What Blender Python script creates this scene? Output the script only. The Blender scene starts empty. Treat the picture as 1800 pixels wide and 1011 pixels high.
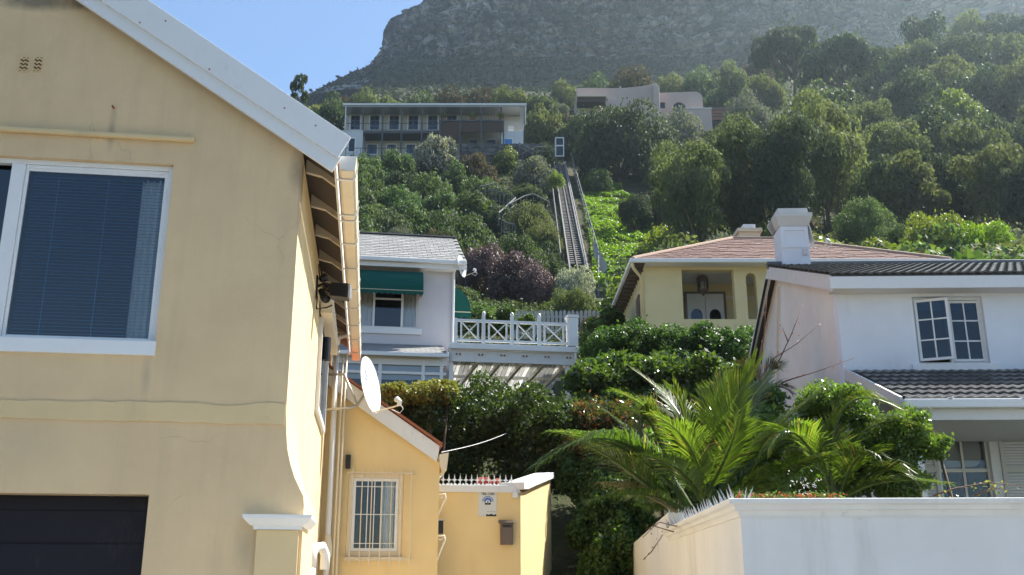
import bpy, bmesh, math, random
import numpy as np
from mathutils import Vector, Matrix
from mathutils.geometry import tessellate_polygon
R = math.radians
scene = bpy.context.scene
COL = scene.collection
# ------------------------------------------------------------------ camera, sky, sun, exposure
FPX, CX, CY, PITCH, EYE = 1750.0, 900.0, 505.5, R(16.3), 1.6
cam_d = bpy.data.cameras.new('camera')
cam = bpy.data.objects.new('camera', cam_d); COL.objects.link(cam)
cam_d.sensor_fit = 'HORIZONTAL'; cam_d.sensor_width = 36.0; cam_d.lens = FPX / 1800.0 * 36.0
cam_d.clip_start = 0.1; cam_d.clip_end = 6000
cam.location = (0, 0, EYE); cam.rotation_euler = (R(90) + PITCH, 0, 0)
scene.camera = cam
SUN_AZ, SUN_EL = R(34), R(50)          # azimuth counted from +X towards +Y
SUN_DIR = Vector((math.cos(SUN_EL) * math.cos(SUN_AZ), math.cos(SUN_EL) * math.sin(SUN_AZ), math.sin(SUN_EL)))
world = bpy.data.worlds.new('World'); scene.world = world; world.use_nodes = True
wn = world.node_tree; wn.nodes.clear()
sky = wn.nodes.new('ShaderNodeTexSky'); sky.sky_type = 'NISHITA'; sky.sun_disc = False
sky.sun_elevation = SUN_EL; sky.sun_rotation = R(90) - SUN_AZ
sky.air_density = 1.0; sky.dust_density = 0.15; sky.ozone_density = 3.5
bg = wn.nodes.new('ShaderNodeBackground'); bg.inputs[1].default_value = 0.075
wo = wn.nodes.new('ShaderNodeOutputWorld')
wn.links.new(sky.outputs[0], bg.inputs[0]); wn.links.new(bg.outputs[0], wo.inputs[0])
sun_d = bpy.data.lights.new('sun', 'SUN'); sun_d.energy = 5.0; sun_d.angle = R(0.53); sun_d.color = (1, 0.95, 0.86)
sun = bpy.data.objects.new('sun', sun_d); COL.objects.link(sun)
sun.rotation_euler = SUN_DIR.to_track_quat('Z', 'Y').to_euler(); sun.location = (30, 15, 60)
vs = scene.view_settings
vs.view_transform = 'Standard'; vs.look = 'None'; vs.gamma = 1.0; vs.use_curve_mapping = False
vs.exposure = 1.52
scene.render.engine = 'CYCLES'
cy = scene.cycles
cy.use_denoising = True; cy.max_bounces = 7; cy.diffuse_bounces = 4; cy.glossy_bounces = 3
cy.transmission_bounces = 4; cy.transparent_max_bounces = 8; cy.volume_bounces = 0
cy.sample_clamp_indirect = 6.0; cy.caustics_reflective = False; cy.caustics_refractive = False

# ------------------------------------------------------------------ picture geometry used to size things
CP, SP = math.cos(PITCH), math.sin(PITCH)
def ray(px, py):
    u = (px - CX) / FPX; v = (CY - py) / FPX
    return Vector((u, CP - v * SP, SP + v * CP))
def P(px, py, Y):
    d = ray(px, py); t = Y / d.y
    return Vector((d.x * t, Y, EYE + d.z * t))
class Frame:
    """a building's own axes: x along its front, y into it, z up"""
    def __init__(s, px, py, Y, deg, z=0.0):
        p = P(px, py, Y); s.O = Vector((p.x, p.y, z)); s.a = R(deg)
        s.ex = Vector((math.cos(s.a), math.sin(s.a), 0)); s.ey = Vector((-math.sin(s.a), math.cos(s.a), 0))
        s.E = Vector((0, 0, EYE)) - s.O
    def _l(s, v): return Vector((v.dot(s.ex), v.dot(s.ey), v.z))
    def _hit(s, px, py, ax, val):
        e = s._l(s.E); d = s._l(ray(px, py)); t = (val - e[ax]) / d[ax]
        return e + d * t
    def front(s, px, py, y=0.0): return s._hit(px, py, 1, y)
    def side(s, px, py, x=0.0): return s._hit(px, py, 0, x)
    def flat(s, px, py, z): return s._hit(px, py, 2, z)
    def world(s, p): return s.O + s.ex * p[0] + s.ey * p[1] + Vector((0, 0, p[2]))
    def local(s, w): return s._l(Vector(w) - s.O)

# ------------------------------------------------------------------ mesh builder
class MB:
    def __init__(s): s.v = []; s.f = []; s.fm = []; s.mi = 0
    def add(s, vs, fs):
        o = len(s.v); s.v += [tuple(p) for p in vs]
        for f in fs: s.f.append(tuple(i + o for i in f)); s.fm.append(s.mi)
        return s
    def box(s, x0, x1, y0, y1, z0, z1):
        x0, x1 = min(x0, x1), max(x0, x1); y0, y1 = min(y0, y1), max(y0, y1); z0, z1 = min(z0, z1), max(z0, z1)
        return s.add([(x0,y0,z0),(x1,y0,z0),(x1,y1,z0),(x0,y1,z0),(x0,y0,z1),(x1,y0,z1),(x1,y1,z1),(x0,y1,z1)],
              [(0,3,2,1),(4,5,6,7),(0,1,5,4),(1,2,6,5),(2,3,7,6),(3,0,4,7)])
    def hexa(s, p):      # eight corners, bottom ring then top ring
        return s.add(p, [(0,3,2,1),(4,5,6,7),(0,1,5,4),(1,2,6,5),(2,3,7,6),(3,0,4,7)])
    def bar(s, a, b, w, h, up=(0, 0, 1)):
        a = Vector(a); b = Vector(b); d = (b - a).normalized(); up = Vector(up)
        r = d.cross(up)
        if r.length < 1e-4: r = d.cross(Vector((1, 0, 0)))
        r.normalize(); u = r.cross(d); r *= w / 2; u *= h / 2
        return s.hexa([a-r-u, a+r-u, b+r-u, b-r-u, a-r+u, a+r+u, b+r+u, b-r+u])
    def tube(s, pts, rad, n=8, cap=True):
        pts = [Vector(p) for p in pts]; m = len(pts)
        if not hasattr(rad, '__len__'): rad = [rad] * m
        t0 = (pts[1] - pts[0]).normalized(); ref = Vector((0, 0, 1)) if abs(t0.z) < 0.9 else Vector((1, 0, 0))
        vs = []; fs = []
        u = t0.cross(ref).normalized()
        for i, p in enumerate(pts):
            t = (pts[min(i + 1, m - 1)] - pts[max(i - 1, 0)])
            t = t.normalized() if t.length > 1e-9 else t0
            u = (u - t * u.dot(t)); u = u.normalized() if u.length > 1e-6 else t.orthogonal().normalized()
            w = t.cross(u)
            for k in range(n):
                a = 2 * math.pi * k / n
                vs.append(p + (u * math.cos(a) + w * math.sin(a)) * rad[i])
        for i in range(m - 1):
            for k in range(n):
                k2 = (k + 1) % n
                fs.append((i*n+k, i*n+k2, (i+1)*n+k2, (i+1)*n+k))
        if cap: fs.append(tuple(range(n))[::-1]); fs.append(tuple((m-1)*n+k for k in range(n)))
        return s.add(vs, fs)
    def slab(s, outer, holes, c0, c1, plane='xz'):
        """a plate of polygon outer minus holes; 'xz': spans y c0..c1, 'yz': x, 'xy': z"""
        def m(p, c):
            return {'xz': (p[0], c, p[1]), 'yz': (c, p[0], p[1]), 'xy': (p[0], p[1], c)}[plane]
        loops = [list(outer)] + [list(h) for h in holes]
        flat = [p for l in loops for p in l]
        tri = tessellate_polygon([[Vector((p[0], p[1], 0)) for p in l] for l in loops])
        n = len(flat); o = len(s.v)
        s.v += [m(p, c0) for p in flat] + [m(p, c1) for p in flat]
        fs = []
        for t in tri:
            fs.append(tuple(i + o for i in t)); fs.append(tuple(i + o + n for i in t)[::-1])
        k = 0
        for l in loops:
            for i in range(len(l)):
                a = k + i; b = k + (i + 1) % len(l)
                fs.append((a + o, b + o, b + n + o, a + n + o))
            k += len(l)
        for f in fs: s.f.append(f); s.fm.append(s.mi)
        return s
    def sweep(s, path, prof, closed=True):
        """prof (offset to the right of travel, z) swept with mitres along a flat path of (x, y, z)"""
        path = [Vector(p) for p in path]; vs = []; fs = []; n = len(prof)
        for i, p in enumerate(path):
            d0 = (p - path[i-1]) if i else (path[1] - p)
            d1 = (path[i+1] - p) if i < len(path) - 1 else d0
            d0 = Vector((d0.x, d0.y, 0)).normalized(); d1 = Vector((d1.x, d1.y, 0)).normalized()
            r0 = Vector((d0.y, -d0.x, 0)); r1 = Vector((d1.y, -d1.x, 0)); b = (r0 + r1).normalized(); b = b / max(0.2, b.dot(r0))
            for o, z in prof: vs.append(p + b * o + Vector((0, 0, z)))
        for i in range(len(path) - 1):
            for k in range(n if closed else n - 1):
                k2 = (k + 1) % n; fs.append((i*n+k, (i+1)*n+k, (i+1)*n+k2, i*n+k2))
        if closed: fs.append(tuple(range(n))); fs.append(tuple((len(path)-1)*n+k for k in range(n))[::-1])
        return s.add(vs, fs)
    def lathe(s, prof, n=16, axis=(0, 0, 1), org=(0, 0, 0)):
        ax = Vector(axis).normalized(); u = ax.orthogonal().normalized(); w = ax.cross(u); org = Vector(org); vs = []; fs = []; m = len(prof)
        for r, z in prof:
            for k in range(n):
                a = 2 * math.pi * k / n; vs.append(org + ax * z + (u * math.cos(a) + w * math.sin(a)) * r)
        for i in range(m - 1):
            for k in range(n):
                k2 = (k + 1) % n; fs.append((i*n+k, i*n+k2, (i+1)*n+k2, (i+1)*n+k))
        return s.add(vs, fs)
    def mesh(s, name, mats, smooth=False, fix=True):
        me = bpy.data.meshes.new(name); me.from_pydata(s.v, [], s.f)
        for mt in (mats if isinstance(mats, (list, tuple)) else [mats]): me.materials.append(mt)
        if len(me.materials) > 1: me.polygons.foreach_set('material_index', s.fm)
        if fix:
            b = bmesh.new(); b.from_mesh(me); bmesh.ops.recalc_face_normals(b, faces=b.faces); b.to_mesh(me); b.free()
        if smooth: me.polygons.foreach_set('use_smooth', [True] * len(me.polygons))
        return me
    def build(s, name, mats, parent=None, smooth=False, bevel=0.0, fix=True):
        o = bpy.data.objects.new(name, s.mesh(name, mats, smooth, fix)); COL.objects.link(o); o.parent = parent
        if bevel:
            md = o.modifiers.new('bevel', 'BEVEL'); md.width = bevel; md.segments = 2; md.limit_method = 'ANGLE'; md.angle_limit = R(40)
        return o
def obj(name, me, parent=None, loc=None, rot=None, scl=None):
    o = bpy.data.objects.new(name, me); COL.objects.link(o); o.parent = parent
    if loc is not None: o.location = loc
    if rot is not None: o.rotation_euler = rot
    if scl is not None: o.scale = scl
    return o
def tag(o, label=None, cat=None, group=None, kind=None):
    if label: o['label'] = label
    if cat: o['category'] = cat
    if group: o['group'] = group
    if kind: o['kind'] = kind
    return o
def thing(name, label, cat, frame=None, loc=(0, 0, 0), rz=0.0, group=None):
    o = bpy.data.objects.new(name, None); COL.objects.link(o); o.empty_display_size = 0.3
    if frame: o.location = frame.O; o.rotation_euler = (0, 0, frame.a)
    else: o.location = loc; o.rotation_euler = (0, 0, rz)
    return tag(o, label, cat, group)
def rect(x0, x1, z0, z1): return [(x0, z0), (x1, z0), (x1, z1), (x0, z1)]
rnd = random.Random(7); RNG = np.random.default_rng(11)

# ------------------------------------------------------------------ materials
def lin(c):   # 0-255 display colour to linear
    return tuple(((x/255)/12.92 if x/255 <= 0.04045 else (((x/255)+0.055)/1.055)**2.4) for x in c)
MATS = {}
def nodes(name):
    m = bpy.data.materials.new(name); m.use_nodes = True; nt = m.node_tree; nt.nodes.clear()
    out = nt.nodes.new('ShaderNodeOutputMaterial'); return m, nt, out
def N(nt, t, **kw):
    n = nt.nodes.new('ShaderNode' + t)
    for k, v in kw.items():
        if k.startswith('_'): setattr(n, k[1:], v)
        else: n.inputs[k.replace('__', ' ')].default_value = v
    return n
def noise(nt, co, scale, detail=4, rough=0.55, stretch=None):
    if stretch:
        mp = nt.nodes.new('ShaderNodeMapping'); mp.inputs['Scale'].default_value = stretch; nt.links.new(co, mp.inputs[0]); co = mp.outputs[0]
    n = N(nt, 'TexNoise', Scale=scale, Detail=detail, Roughness=rough); nt.links.new(co, n.inputs['Vector']); return n.outputs[0]
def ramp(nt, fac, p0, p1, c0=(0,0,0,1), c1=(1,1,1,1)):
    r = nt.nodes.new('ShaderNodeValToRGB'); e = r.color_ramp.elements
    e[0].position = p0; e[1].position = p1; e[0].color = c0; e[1].color = c1
    nt.links.new(fac, r.inputs[0]); return r.outputs[0]
def mix(nt, fac, a, b, mode='MIX'):
    n = nt.nodes.new('ShaderNodeMix'); n.data_type = 'RGBA'; n.blend_type = mode
    for s, v in ((0, fac), (6, a), (7, b)):
        if hasattr(v, 'links') or hasattr(v, 'is_linked'): nt.links.new(v, n.inputs[s])
        elif s == 0: n.inputs[0].default_value = v
        else: n.inputs[s].default_value = (*v[:3], 1)
    return n.outputs[2]
def bsdf(nt, out, col, rough=0.6, spec=0.4, metal=0.0, bump=None, bstr=0.2, bdist=0.01):
    b = N(nt, 'BsdfPrincipled', Roughness=rough, Metallic=metal); b.inputs['Specular IOR Level'].default_value = spec
    if hasattr(col, 'is_linked'): nt.links.new(col, b.inputs['Base Color'])
    else: b.inputs['Base Color'].default_value = (*col[:3], 1)
    if bump is not None:
        bp = N(nt, 'Bump', Strength=bstr, Distance=bdist); nt.links.new(bump, bp.inputs['Height']); nt.links.new(bp.outputs[0], b.inputs['Normal'])
    nt.links.new(b.outputs[0], out.inputs[0]); return b
def coords(nt): return nt.nodes.new('ShaderNodeTexCoord').outputs['Object']
def plaster(name, col, dirt=(0.25, 0.22, 0.17), amt=0.35, rough=0.85, scale=1.0, streak=True, bump=0.25):
    m, nt, out = nodes(name); co = coords(nt)
    big = noise(nt, co, 0.9 * scale, 5, 0.6); var = mix(nt, ramp(nt, big, 0.35, 0.7), tuple(c * 0.93 for c in col), tuple(min(1, c * 1.05) for c in col))
    c = var
    if streak:
        st = noise(nt, co, 1.6 * scale, 6, 0.65, (2.2, 2.2, 0.22)); blot = noise(nt, co, 0.55 * scale, 4, 0.6)
        msk = mix(nt, 1.0, ramp(nt, st, 0.52, 0.78), ramp(nt, blot, 0.42, 0.72), 'MULTIPLY')
        am = mix(nt, 1.0, msk, (amt, amt, amt), 'MULTIPLY'); c = mix(nt, am, c, dirt)
    sp = noise(nt, co, 9 * scale, 6, 0.7); c = mix(nt, mix(nt, 1.0, ramp(nt, sp, 0.62, 0.8), (amt * .6,) * 3, 'MULTIPLY'), c, tuple(d * 1.2 for d in dirt))
    fine = noise(nt, co, 55 * scale, 5, 0.6); lump = noise(nt, co, 3.5 * scale, 3, 0.5)
    h = mix(nt, 0.65, fine, lump)
    bsdf(nt, out, c, rough, 0.25, bump=h, bstr=bump, bdist=0.012); MATS[name] = m; return m
def paint(name, col, rough=0.45, amt=0.25, dirt=(0.2, 0.17, 0.13), scale=1.0, metal=0.0, spec=0.4, bump=0.08):
    m, nt, out = nodes(name); co = coords(nt)
    a = noise(nt, co, 4 * scale, 6, 0.7); b = noise(nt, co, 18 * scale, 5, 0.7, (1.5, 1.5, .5))
    msk = mix(nt, 1.0, ramp(nt, a, 0.5, 0.75), ramp(nt, b, 0.45, 0.75), 'MULTIPLY')
    c = mix(nt, mix(nt, 1.0, msk, (amt,) * 3, 'MULTIPLY'), col, dirt)
    bsdf(nt, out, c, rough, spec, metal, bump=b, bstr=bump, bdist=0.004); MATS[name] = m; return m
def glass(name, tint=(0.55, 0.62, 0.66), ior=1.5, refl=(0.9, 0.95, 1.0)):
    m, nt, out = nodes(name)
    t = N(nt, 'BsdfTransparent'); t.inputs[0].default_value = (*tint, 1)
    g = N(nt, 'BsdfGlossy', Roughness=0.015); g.inputs[0].default_value = (*refl, 1)
    co = coords(nt); bp = N(nt, 'Bump', Strength=0.05, Distance=0.02); nt.links.new(noise(nt, co, 1.3, 2), bp.inputs['Height']); nt.links.new(bp.outputs[0], g.inputs['Normal'])
    fr = N(nt, 'Fresnel', IOR=ior); mx = nt.nodes.new('ShaderNodeMixShader')
    nt.links.new(fr.outputs[0], mx.inputs[0]); nt.links.new(t.outputs[0], mx.inputs[1]); nt.links.new(g.outputs[0], mx.inputs[2]); nt.links.new(mx.outputs[0], out.inputs[0])
    MATS[name] = m; return m
def leaf(name, c0, c1, trans=0.35, rough=0.4, spec=0.5, nscale=0.6, tcol=None, rim=None):
    """c0..c1: dark and light leaf colours; varies by clump, by leaf and by plant"""
    m, nt, out = nodes(name); co = coords(nt)
    oi = nt.nodes.new('ShaderNodeObjectInfo')
    geo = nt.nodes.new('ShaderNodeNewGeometry')
    n1 = noise(nt, co, nscale, 3, 0.6); rp = geo.outputs['Random Per Island']
    f = mix(nt, 0.45, ramp(nt, n1, 0.3, 0.7), rp)
    c = mix(nt, f, c0, c1)
    if rim is not None: c = mix(nt, ramp(nt, rp, 1 - rim[1] - .01, 1 - rim[1]), c, rim[0])
    hs = N(nt, 'HueSaturation'); mr = N(nt, 'MapRange'); nt.links.new(oi.outputs['Random'], mr.inputs[0]); mr.inputs[3].default_value = 0.72; mr.inputs[4].default_value = 1.25
    mh = N(nt, 'MapRange'); mul = N(nt, 'Math', _operation='MULTIPLY'); mul.inputs[1].default_value = 7.31; fr = N(nt, 'Math', _operation='FRACT')
    nt.links.new(oi.outputs['Random'], mul.inputs[0]); nt.links.new(mul.outputs[0], fr.inputs[0]); nt.links.new(fr.outputs[0], mh.inputs[0]); mh.inputs[3].default_value = 0.485; mh.inputs[4].default_value = 0.515
    nt.links.new(mh.outputs[0], hs.inputs['Hue']); nt.links.new(mr.outputs[0], hs.inputs['Value']); nt.links.new(c, hs.inputs['Color'])
    b = N(nt, 'BsdfPrincipled', Roughness=rough); b.inputs['Specular IOR Level'].default_value = spec; nt.links.new(hs.outputs[0], b.inputs['Base Color'])
    tr = N(nt, 'BsdfTranslucent'); tc = mix(nt, 1.0, hs.outputs[0], tcol or (1.5, 1.7, 0.7), 'MULTIPLY'); nt.links.new(tc, tr.inputs[0])
    mx = nt.nodes.new('ShaderNodeMixShader'); mx.inputs[0].default_value = trans
    nt.links.new(b.outputs[0], mx.inputs[1]); nt.links.new(tr.outputs[0], mx.inputs[2]); nt.links.new(mx.outputs[0], out.inputs[0])
    MATS[name] = m; return m
# ------------------------------------------------------------------ terrain and mountain
def _hash(ix, iy, iz, seed):
    h = (ix * 374761393 + iy * 668265263 + iz * 2147483647 + seed * 974634777) & 0xFFFFFFFF
    h = ((h ^ (h >> 13)) * 1274126177) & 0xFFFFFFFF
    return ((h ^ (h >> 16)) & 0xFFFF) / 65535.0
def vnoise(p, seed=0):
    p = np.asarray(p, float); i = np.floor(p).astype(np.int64); f = p - i; f = f * f * (3 - 2 * f); r = 0
    for dx in (0, 1):
        for dy in (0, 1):
            for dz in (0, 1):
                w = (f[..., 0] if dx else 1 - f[..., 0]) * (f[..., 1] if dy else 1 - f[..., 1]) * (f[..., 2] if dz else 1 - f[..., 2])
                r = r + w * _hash(i[..., 0] + dx, i[..., 1] + dy, i[..., 2] + dz, seed)
    return r
def fbm(p, oct=4, seed=0, gain=0.5):
    r = 0; a = 1; t = 0; p = np.asarray(p, float)
    for k in range(oct): r = r + a * vnoise(p * 2 ** k, seed + k); t += a; a *= gain
    return r / t
_KY = [-60, 7, 10, 16, 19, 21.5, 25, 28, 33, 40, 50, 70, 92, 115, 135, 150, 170, 200, 230, 260, 320, 420, 500, 640]
_KZ = [0, 0, 0.15, 0.85, 1.35, 1.9, 3.6, 5.2, 7.6, 10.6, 14.2, 21.5, 31, 45.5, 59.0, 67.5, 80, 99, 116, 132, 164, 228, 281, 330]
def sstep(a, b, x): t = np.clip((x - a) / (b - a), 0, 1); return t * t * (3 - 2 * t)
def hgt(x, y):
    x = np.asarray(x, float); y = np.asarray(y, float)
    z = np.interp(y, _KY, _KZ)
    z = z + sstep(110, 260, y) * sstep(10, 130, x) * 11 * (1 - sstep(330, 420, y))
    pt = np.stack([x / 26, y / 26, x * 0], -1); z = z + (fbm(pt, 3, 3) - 0.5) * 5 * sstep(45, 120, y)
    tz = np.interp(y, [84, 88, 134, 138], [29, 29.6, 57.8, 60]); tx = 6.2 + (y - 88) * 0.021
    wgt = (1 - sstep(1.6, 4.5, np.abs(x - tx))) * sstep(70, 86, y) * (1 - sstep(132, 138, y)); z = z - wgt * np.clip(z - tz, 0, None)
    xl = -np.interp(y, [0, 150, 260, 350, 500], [60, 44, 52, 56, 70])
    z = z - np.clip(xl - x, 0, None) * 1.0 * sstep(60, 160, y)
    return z
def H(x, y): return float(hgt(x, y))
def grid_mesh(name, X, Y, Z, mat, smooth=True):
    n, m = X.shape; v = np.stack([X, Y, Z], -1).reshape(-1, 3); i = np.arange(n * m).reshape(n, m)
    q = np.stack([i[:-1, :-1], i[:-1, 1:], i[1:, 1:], i[1:, :-1]], -1).reshape(-1, 4)
    return fast_mesh(name, v, q, mat, smooth)
def fast_mesh(name, v, q, mat, smooth=False):
    me = bpy.data.meshes.new(name); k = q.shape[1]
    me.vertices.add(len(v)); me.vertices.foreach_set('co', np.asarray(v, np.float32).ravel())
    me.loops.add(q.size); me.loops.foreach_set('vertex_index', q.astype(np.int32).ravel())
    me.polygons.add(len(q)); me.polygons.foreach_set('loop_start', np.arange(0, q.size, k, dtype=np.int32))
    if smooth: me.polygons.foreach_set('use_smooth', np.ones(len(q), bool))
    me.update(calc_edges=True); me.materials.append(mat); return me

m, nt, out = nodes('hill soil'); co = coords(nt)
c = mix(nt, ramp(nt, noise(nt, co, 0.12, 6, 0.65), 0.4, 0.62), (0.05, 0.06, 0.025), (0.10, 0.085, 0.05))
c = mix(nt, ramp(nt, noise(nt, co, 1.3, 5, 0.7), 0.45, 0.7), c, (0.035, 0.05, 0.018))
bsdf(nt, out, c, 0.95, 0.1, bump=noise(nt, co, 0.9, 6, 0.7), bstr=0.8, bdist=0.6); SOIL = m
gx = np.concatenate([np.linspace(-1500, -130, 12), np.linspace(-120, 180, 150), np.linspace(190, 1500, 14)])
gy = np.concatenate([np.linspace(-1500, -60, 8), np.linspace(-50, 60, 56), np.linspace(62, 300, 110), np.linspace(306, 640, 50)])
GX, GY = np.meshgrid(gx, gy); tag(obj('ground', grid_mesh('ground', GX, GY, hgt(GX, GY), SOIL)), kind='structure')

m, nt, out = nodes('asphalt'); co = coords(nt)
c = mix(nt, noise(nt, co, 1.2, 6, 0.7), (0.09, 0.09, 0.092), (0.15, 0.145, 0.14)); bsdf(nt, out, c, 0.9, 0.2, bump=noise(nt, co, 70, 3), bstr=0.4, bdist=0.006)
mb = MB(); mb.box(-60, 60, -9, 4.2, -0.2, 0.004); tag(mb.build('road', m), kind='structure')
m, nt, out = nodes('pavement concrete'); co = coords(nt)
c = mix(nt, noise(nt, co, 1.0, 6, 0.7), (0.36, 0.35, 0.32), (0.48, 0.46, 0.43)); bsdf(nt, out, c, 0.9, 0.2, bump=noise(nt, co, 40, 3), bstr=0.3, bdist=0.006)
mb = MB(); mb.box(-60, 60, 4.2, 7.0, -0.2, 0.12); tag(mb.build('pavement', m), kind='structure')
# the concrete drive climbing between the houses
dy = np.linspace(7.0, 17.0, 24); vv = []; 
for yy in dy:
    xr = 1.55 + 0.085 * (yy - 7); xl = -1.9 - 0.13 * (yy - 7) if yy < 15 else -2.9
    vv += [(xl, yy, max(H(xl, yy), H(xr, yy)) + 0.03), (xr, yy, max(H(xl, yy), H(xr, yy)) + 0.03)]
tag(obj('driveway', fast_mesh('driveway', np.array(vv), np.array([(2*i, 2*i+1, 2*i+3, 2*i+2) for i in range(len(dy)-1)]), m)), kind='structure')

# ---- mountain: talus, then sandstone cliffs in ledges, with a rounded nose at its left end
SIL = [(560, 186), (600, 174), (636, 152), (658, 126), (682, 93), (674, 80), (676, 66), (698, 56), (732, 42), (762, 23), (790, 6), (820, -12), (860, -32), (890, -70), (915, -150), (935, -260), (955, -420), (970, -500)]  # unseen upper cliffs raised and steepened to throw shade on the talus
LZ = [140, 272, 276, 300, 304, 318, 321, 348, 352, 400, 410, 620]; LY = [290, 498, 500, 506, 512, 516, 521, 529, 533, 545, 549, 572]
sp_ = []
for a, b in SIL:
    yy = 550.0
    for _ in range(30): yy = 0.5 * yy + 0.5 * (float(np.interp(P(a, b, yy).z, LZ, LY)) + 50)
    sp_.append(P(a, b, yy))
sz = np.array([p.z for p in sp_]); sx = np.array([p.x for p in sp_])
sz = np.maximum.accumulate(sz + np.arange(len(sz)) * 1e-3)
zz = np.concatenate([np.linspace(215, 262, 20), np.linspace(263.2, 345, 118), np.linspace(347, sz.max(), 90)])
ss = np.concatenate([-np.linspace(160, 4, 14), np.linspace(0, 90, 100), np.linspace(90.9, 330, 230), np.linspace(335, 640, 40)])
S, ZZ = np.meshgrid(ss, zz); RR = 52.0
XL = np.interp(ZZ, sz, sx)
lean = np.interp(ZZ, LZ, LY)
sc_ = np.clip(S, 0, RR)
back = RR - np.sqrt(np.clip(RR ** 2 - (RR - sc_) ** 2, 0, None))
XX = XL + np.clip(S, 0, None); YY = lean + back * np.interp(ZZ, [140, 280, 300], [0.9, 1.0, 1.0]) + np.clip(-S, 0, None)
pt = np.stack([XX, YY, ZZ], -1)
cl = sstep(262, 280, ZZ)
warp = (fbm(pt / 38, 3, 21) - 0.5) * 9
zs = ZZ + warp + (XX * 0.018)
stair = (zs / 7.5) - np.floor(zs / 7.5); stair2 = (zs / 2.7 + 0.4) - np.floor(zs / 2.7 + 0.4)
led = (np.clip(stair * 1.3, 0, 1) ** 3 * 2.4 + np.clip(stair2 * 1.2, 0, 1) ** 2 * 0.6) * (0.3 + 1.4 * fbm(pt / 30, 2, 61))
crk = np.abs(fbm(pt / np.array([7.5, 7.5, 26]), 3, 71) - 0.5) * 2
but = (fbm(pt / np.array([34, 34, 60]), 3, 5) - 0.5) * 24 + (fbm(pt / np.array([11, 11, 30]), 3, 9) - 0.5) * 12
blk = (vnoise(np.floor(pt / np.array([4.2, 4.2, 5.5]) + 0.9 * vnoise(pt / 9, 2)[..., None] + np.stack([ZZ * 0.07, ZZ * 0, XX * 0.05], -1)) * 1.7, 31) - 0.5) * 3.6
rough = (fbm(pt / 2.6, 3, 14) - 0.5) * 2.2
disp = cl * (led * 1.9 + but * 1.25 + blk * 1.9 + rough * 1.2 + np.clip(0.16 - crk, 0, 1) * 26) + (1 - cl) * ((fbm(pt / 20, 4, 8) - 0.5) * 12)
edge = sstep(-2, 26, S)
YY = YY + disp * (0.25 + 0.75 * edge) ; XX = XX + cl * (blk * 0.7 + rough * 0.8 + (led - 1.5) * 0.5) * (1 - edge) * 0.8
XX = XX + cl * edge * (fbm(pt / 5, 2, 44) - 0.5) * 2
m, nt, out = nodes('sandstone cliff'); co = coords(nt)
strata = noise(nt, co, 0.5, 5, 0.6, (0.08, 0.08, 1.0))
rk = mix(nt, ramp(nt, strata, 0.35, 0.65), (0.065, 0.062, 0.058), (0.19, 0.18, 0.165))
rk = mix(nt, ramp(nt, noise(nt, co, 0.07, 5, 0.65), 0.5, 0.66), rk, (0.56, 0.53, 0.47))
rk = mix(nt, ramp(nt, noise(nt, co, 0.045, 4, 0.6), 0.56, 0.72), rk, (0.25, 0.16, 0.10))
rk = mix(nt, ramp(nt, noise(nt, co, 0.22, 6, 0.7, (1, 1, 0.25)), 0.48, 0.60), rk, (0.035, 0.036, 0.034))
bnd = noise(nt, co, 0.28, 5, 0.65, (.06, .06, 1)); rk = mix(nt, ramp(nt, bnd, .40, .47, (.9, .9, .9, 1), (0, 0, 0, 1)), rk, (.028, .027, .026)); rk = mix(nt, ramp(nt, bnd, .56, .62, (0, 0, 0, 1), (.75, .75, .75, 1)), rk, (.50, .47, .41))
wv = nt.nodes.new('ShaderNodeMapping'); wv.inputs['Scale'].default_value = (1, 1, .75); nt.links.new(co, wv.inputs[0])
dw = N(nt, 'TexNoise', Scale=0.09, Detail=3); nt.links.new(co, dw.inputs['Vector']); va = nt.nodes.new('ShaderNodeVectorMath'); va.operation = 'MULTIPLY_ADD'
nt.links.new(dw.outputs['Color'], va.inputs[0]); va.inputs[1].default_value = (9, 9, 9); nt.links.new(wv.outputs[0], va.inputs[2])
vo = N(nt, 'TexVoronoi', Scale=0.13, _feature='DISTANCE_TO_EDGE'); nt.links.new(va.outputs[0], vo.inputs['Vector']); vc = N(nt, 'TexVoronoi', Scale=0.13); nt.links.new(va.outputs[0], vc.inputs['Vector'])
bw = nt.nodes.new('ShaderNodeRGBToBW'); nt.links.new(vc.outputs['Color'], bw.inputs[0])
rk = mix(nt, ramp(nt, bw.outputs[0], .45, .75, (0, 0, 0, 1), (.5, .5, .5, 1)), rk, (.48, .45, .40)); rk = mix(nt, ramp(nt, vo.outputs[0], .02, .14, (.75, .75, .75, 1), (0, 0, 0, 1)), rk, (.03, .032, .032))
geo = nt.nodes.new('ShaderNodeNewGeometry'); sep = N(nt, 'SeparateXYZ'); nt.links.new(geo.outputs['True Normal'], sep.inputs[0])
vegn = noise(nt, co, 0.16, 6, 0.7)
ad = N(nt, 'Math', _operation='MULTIPLY_ADD'); nt.links.new(vegn, ad.inputs[0]); ad.inputs[1].default_value = 1.5; nt.links.new(sep.outputs[2], ad.inputs[2])
sp2 = N(nt, 'SeparateXYZ'); nt.links.new(co, sp2.inputs[0])
low = N(nt, 'MapRange'); nt.links.new(sp2.outputs[2], low.inputs[0]); low.inputs[1].default_value = 255; low.inputs[2].default_value = 292; low.inputs[3].default_value = 0.75; low.inputs[4].default_value = 0.0
ad2 = N(nt, 'Math', _operation='ADD'); nt.links.new(ad.outputs[0], ad2.inputs[0]); nt.links.new(low.outputs[0], ad2.inputs[1])
vg = mix(nt, noise(nt, co, 0.6, 5, 0.7), (0.018, 0.028, 0.012), (0.045, 0.058, 0.024))
c = mix(nt, ramp(nt, ad2.outputs[0], 1.02, 1.14), rk, vg)
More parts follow.
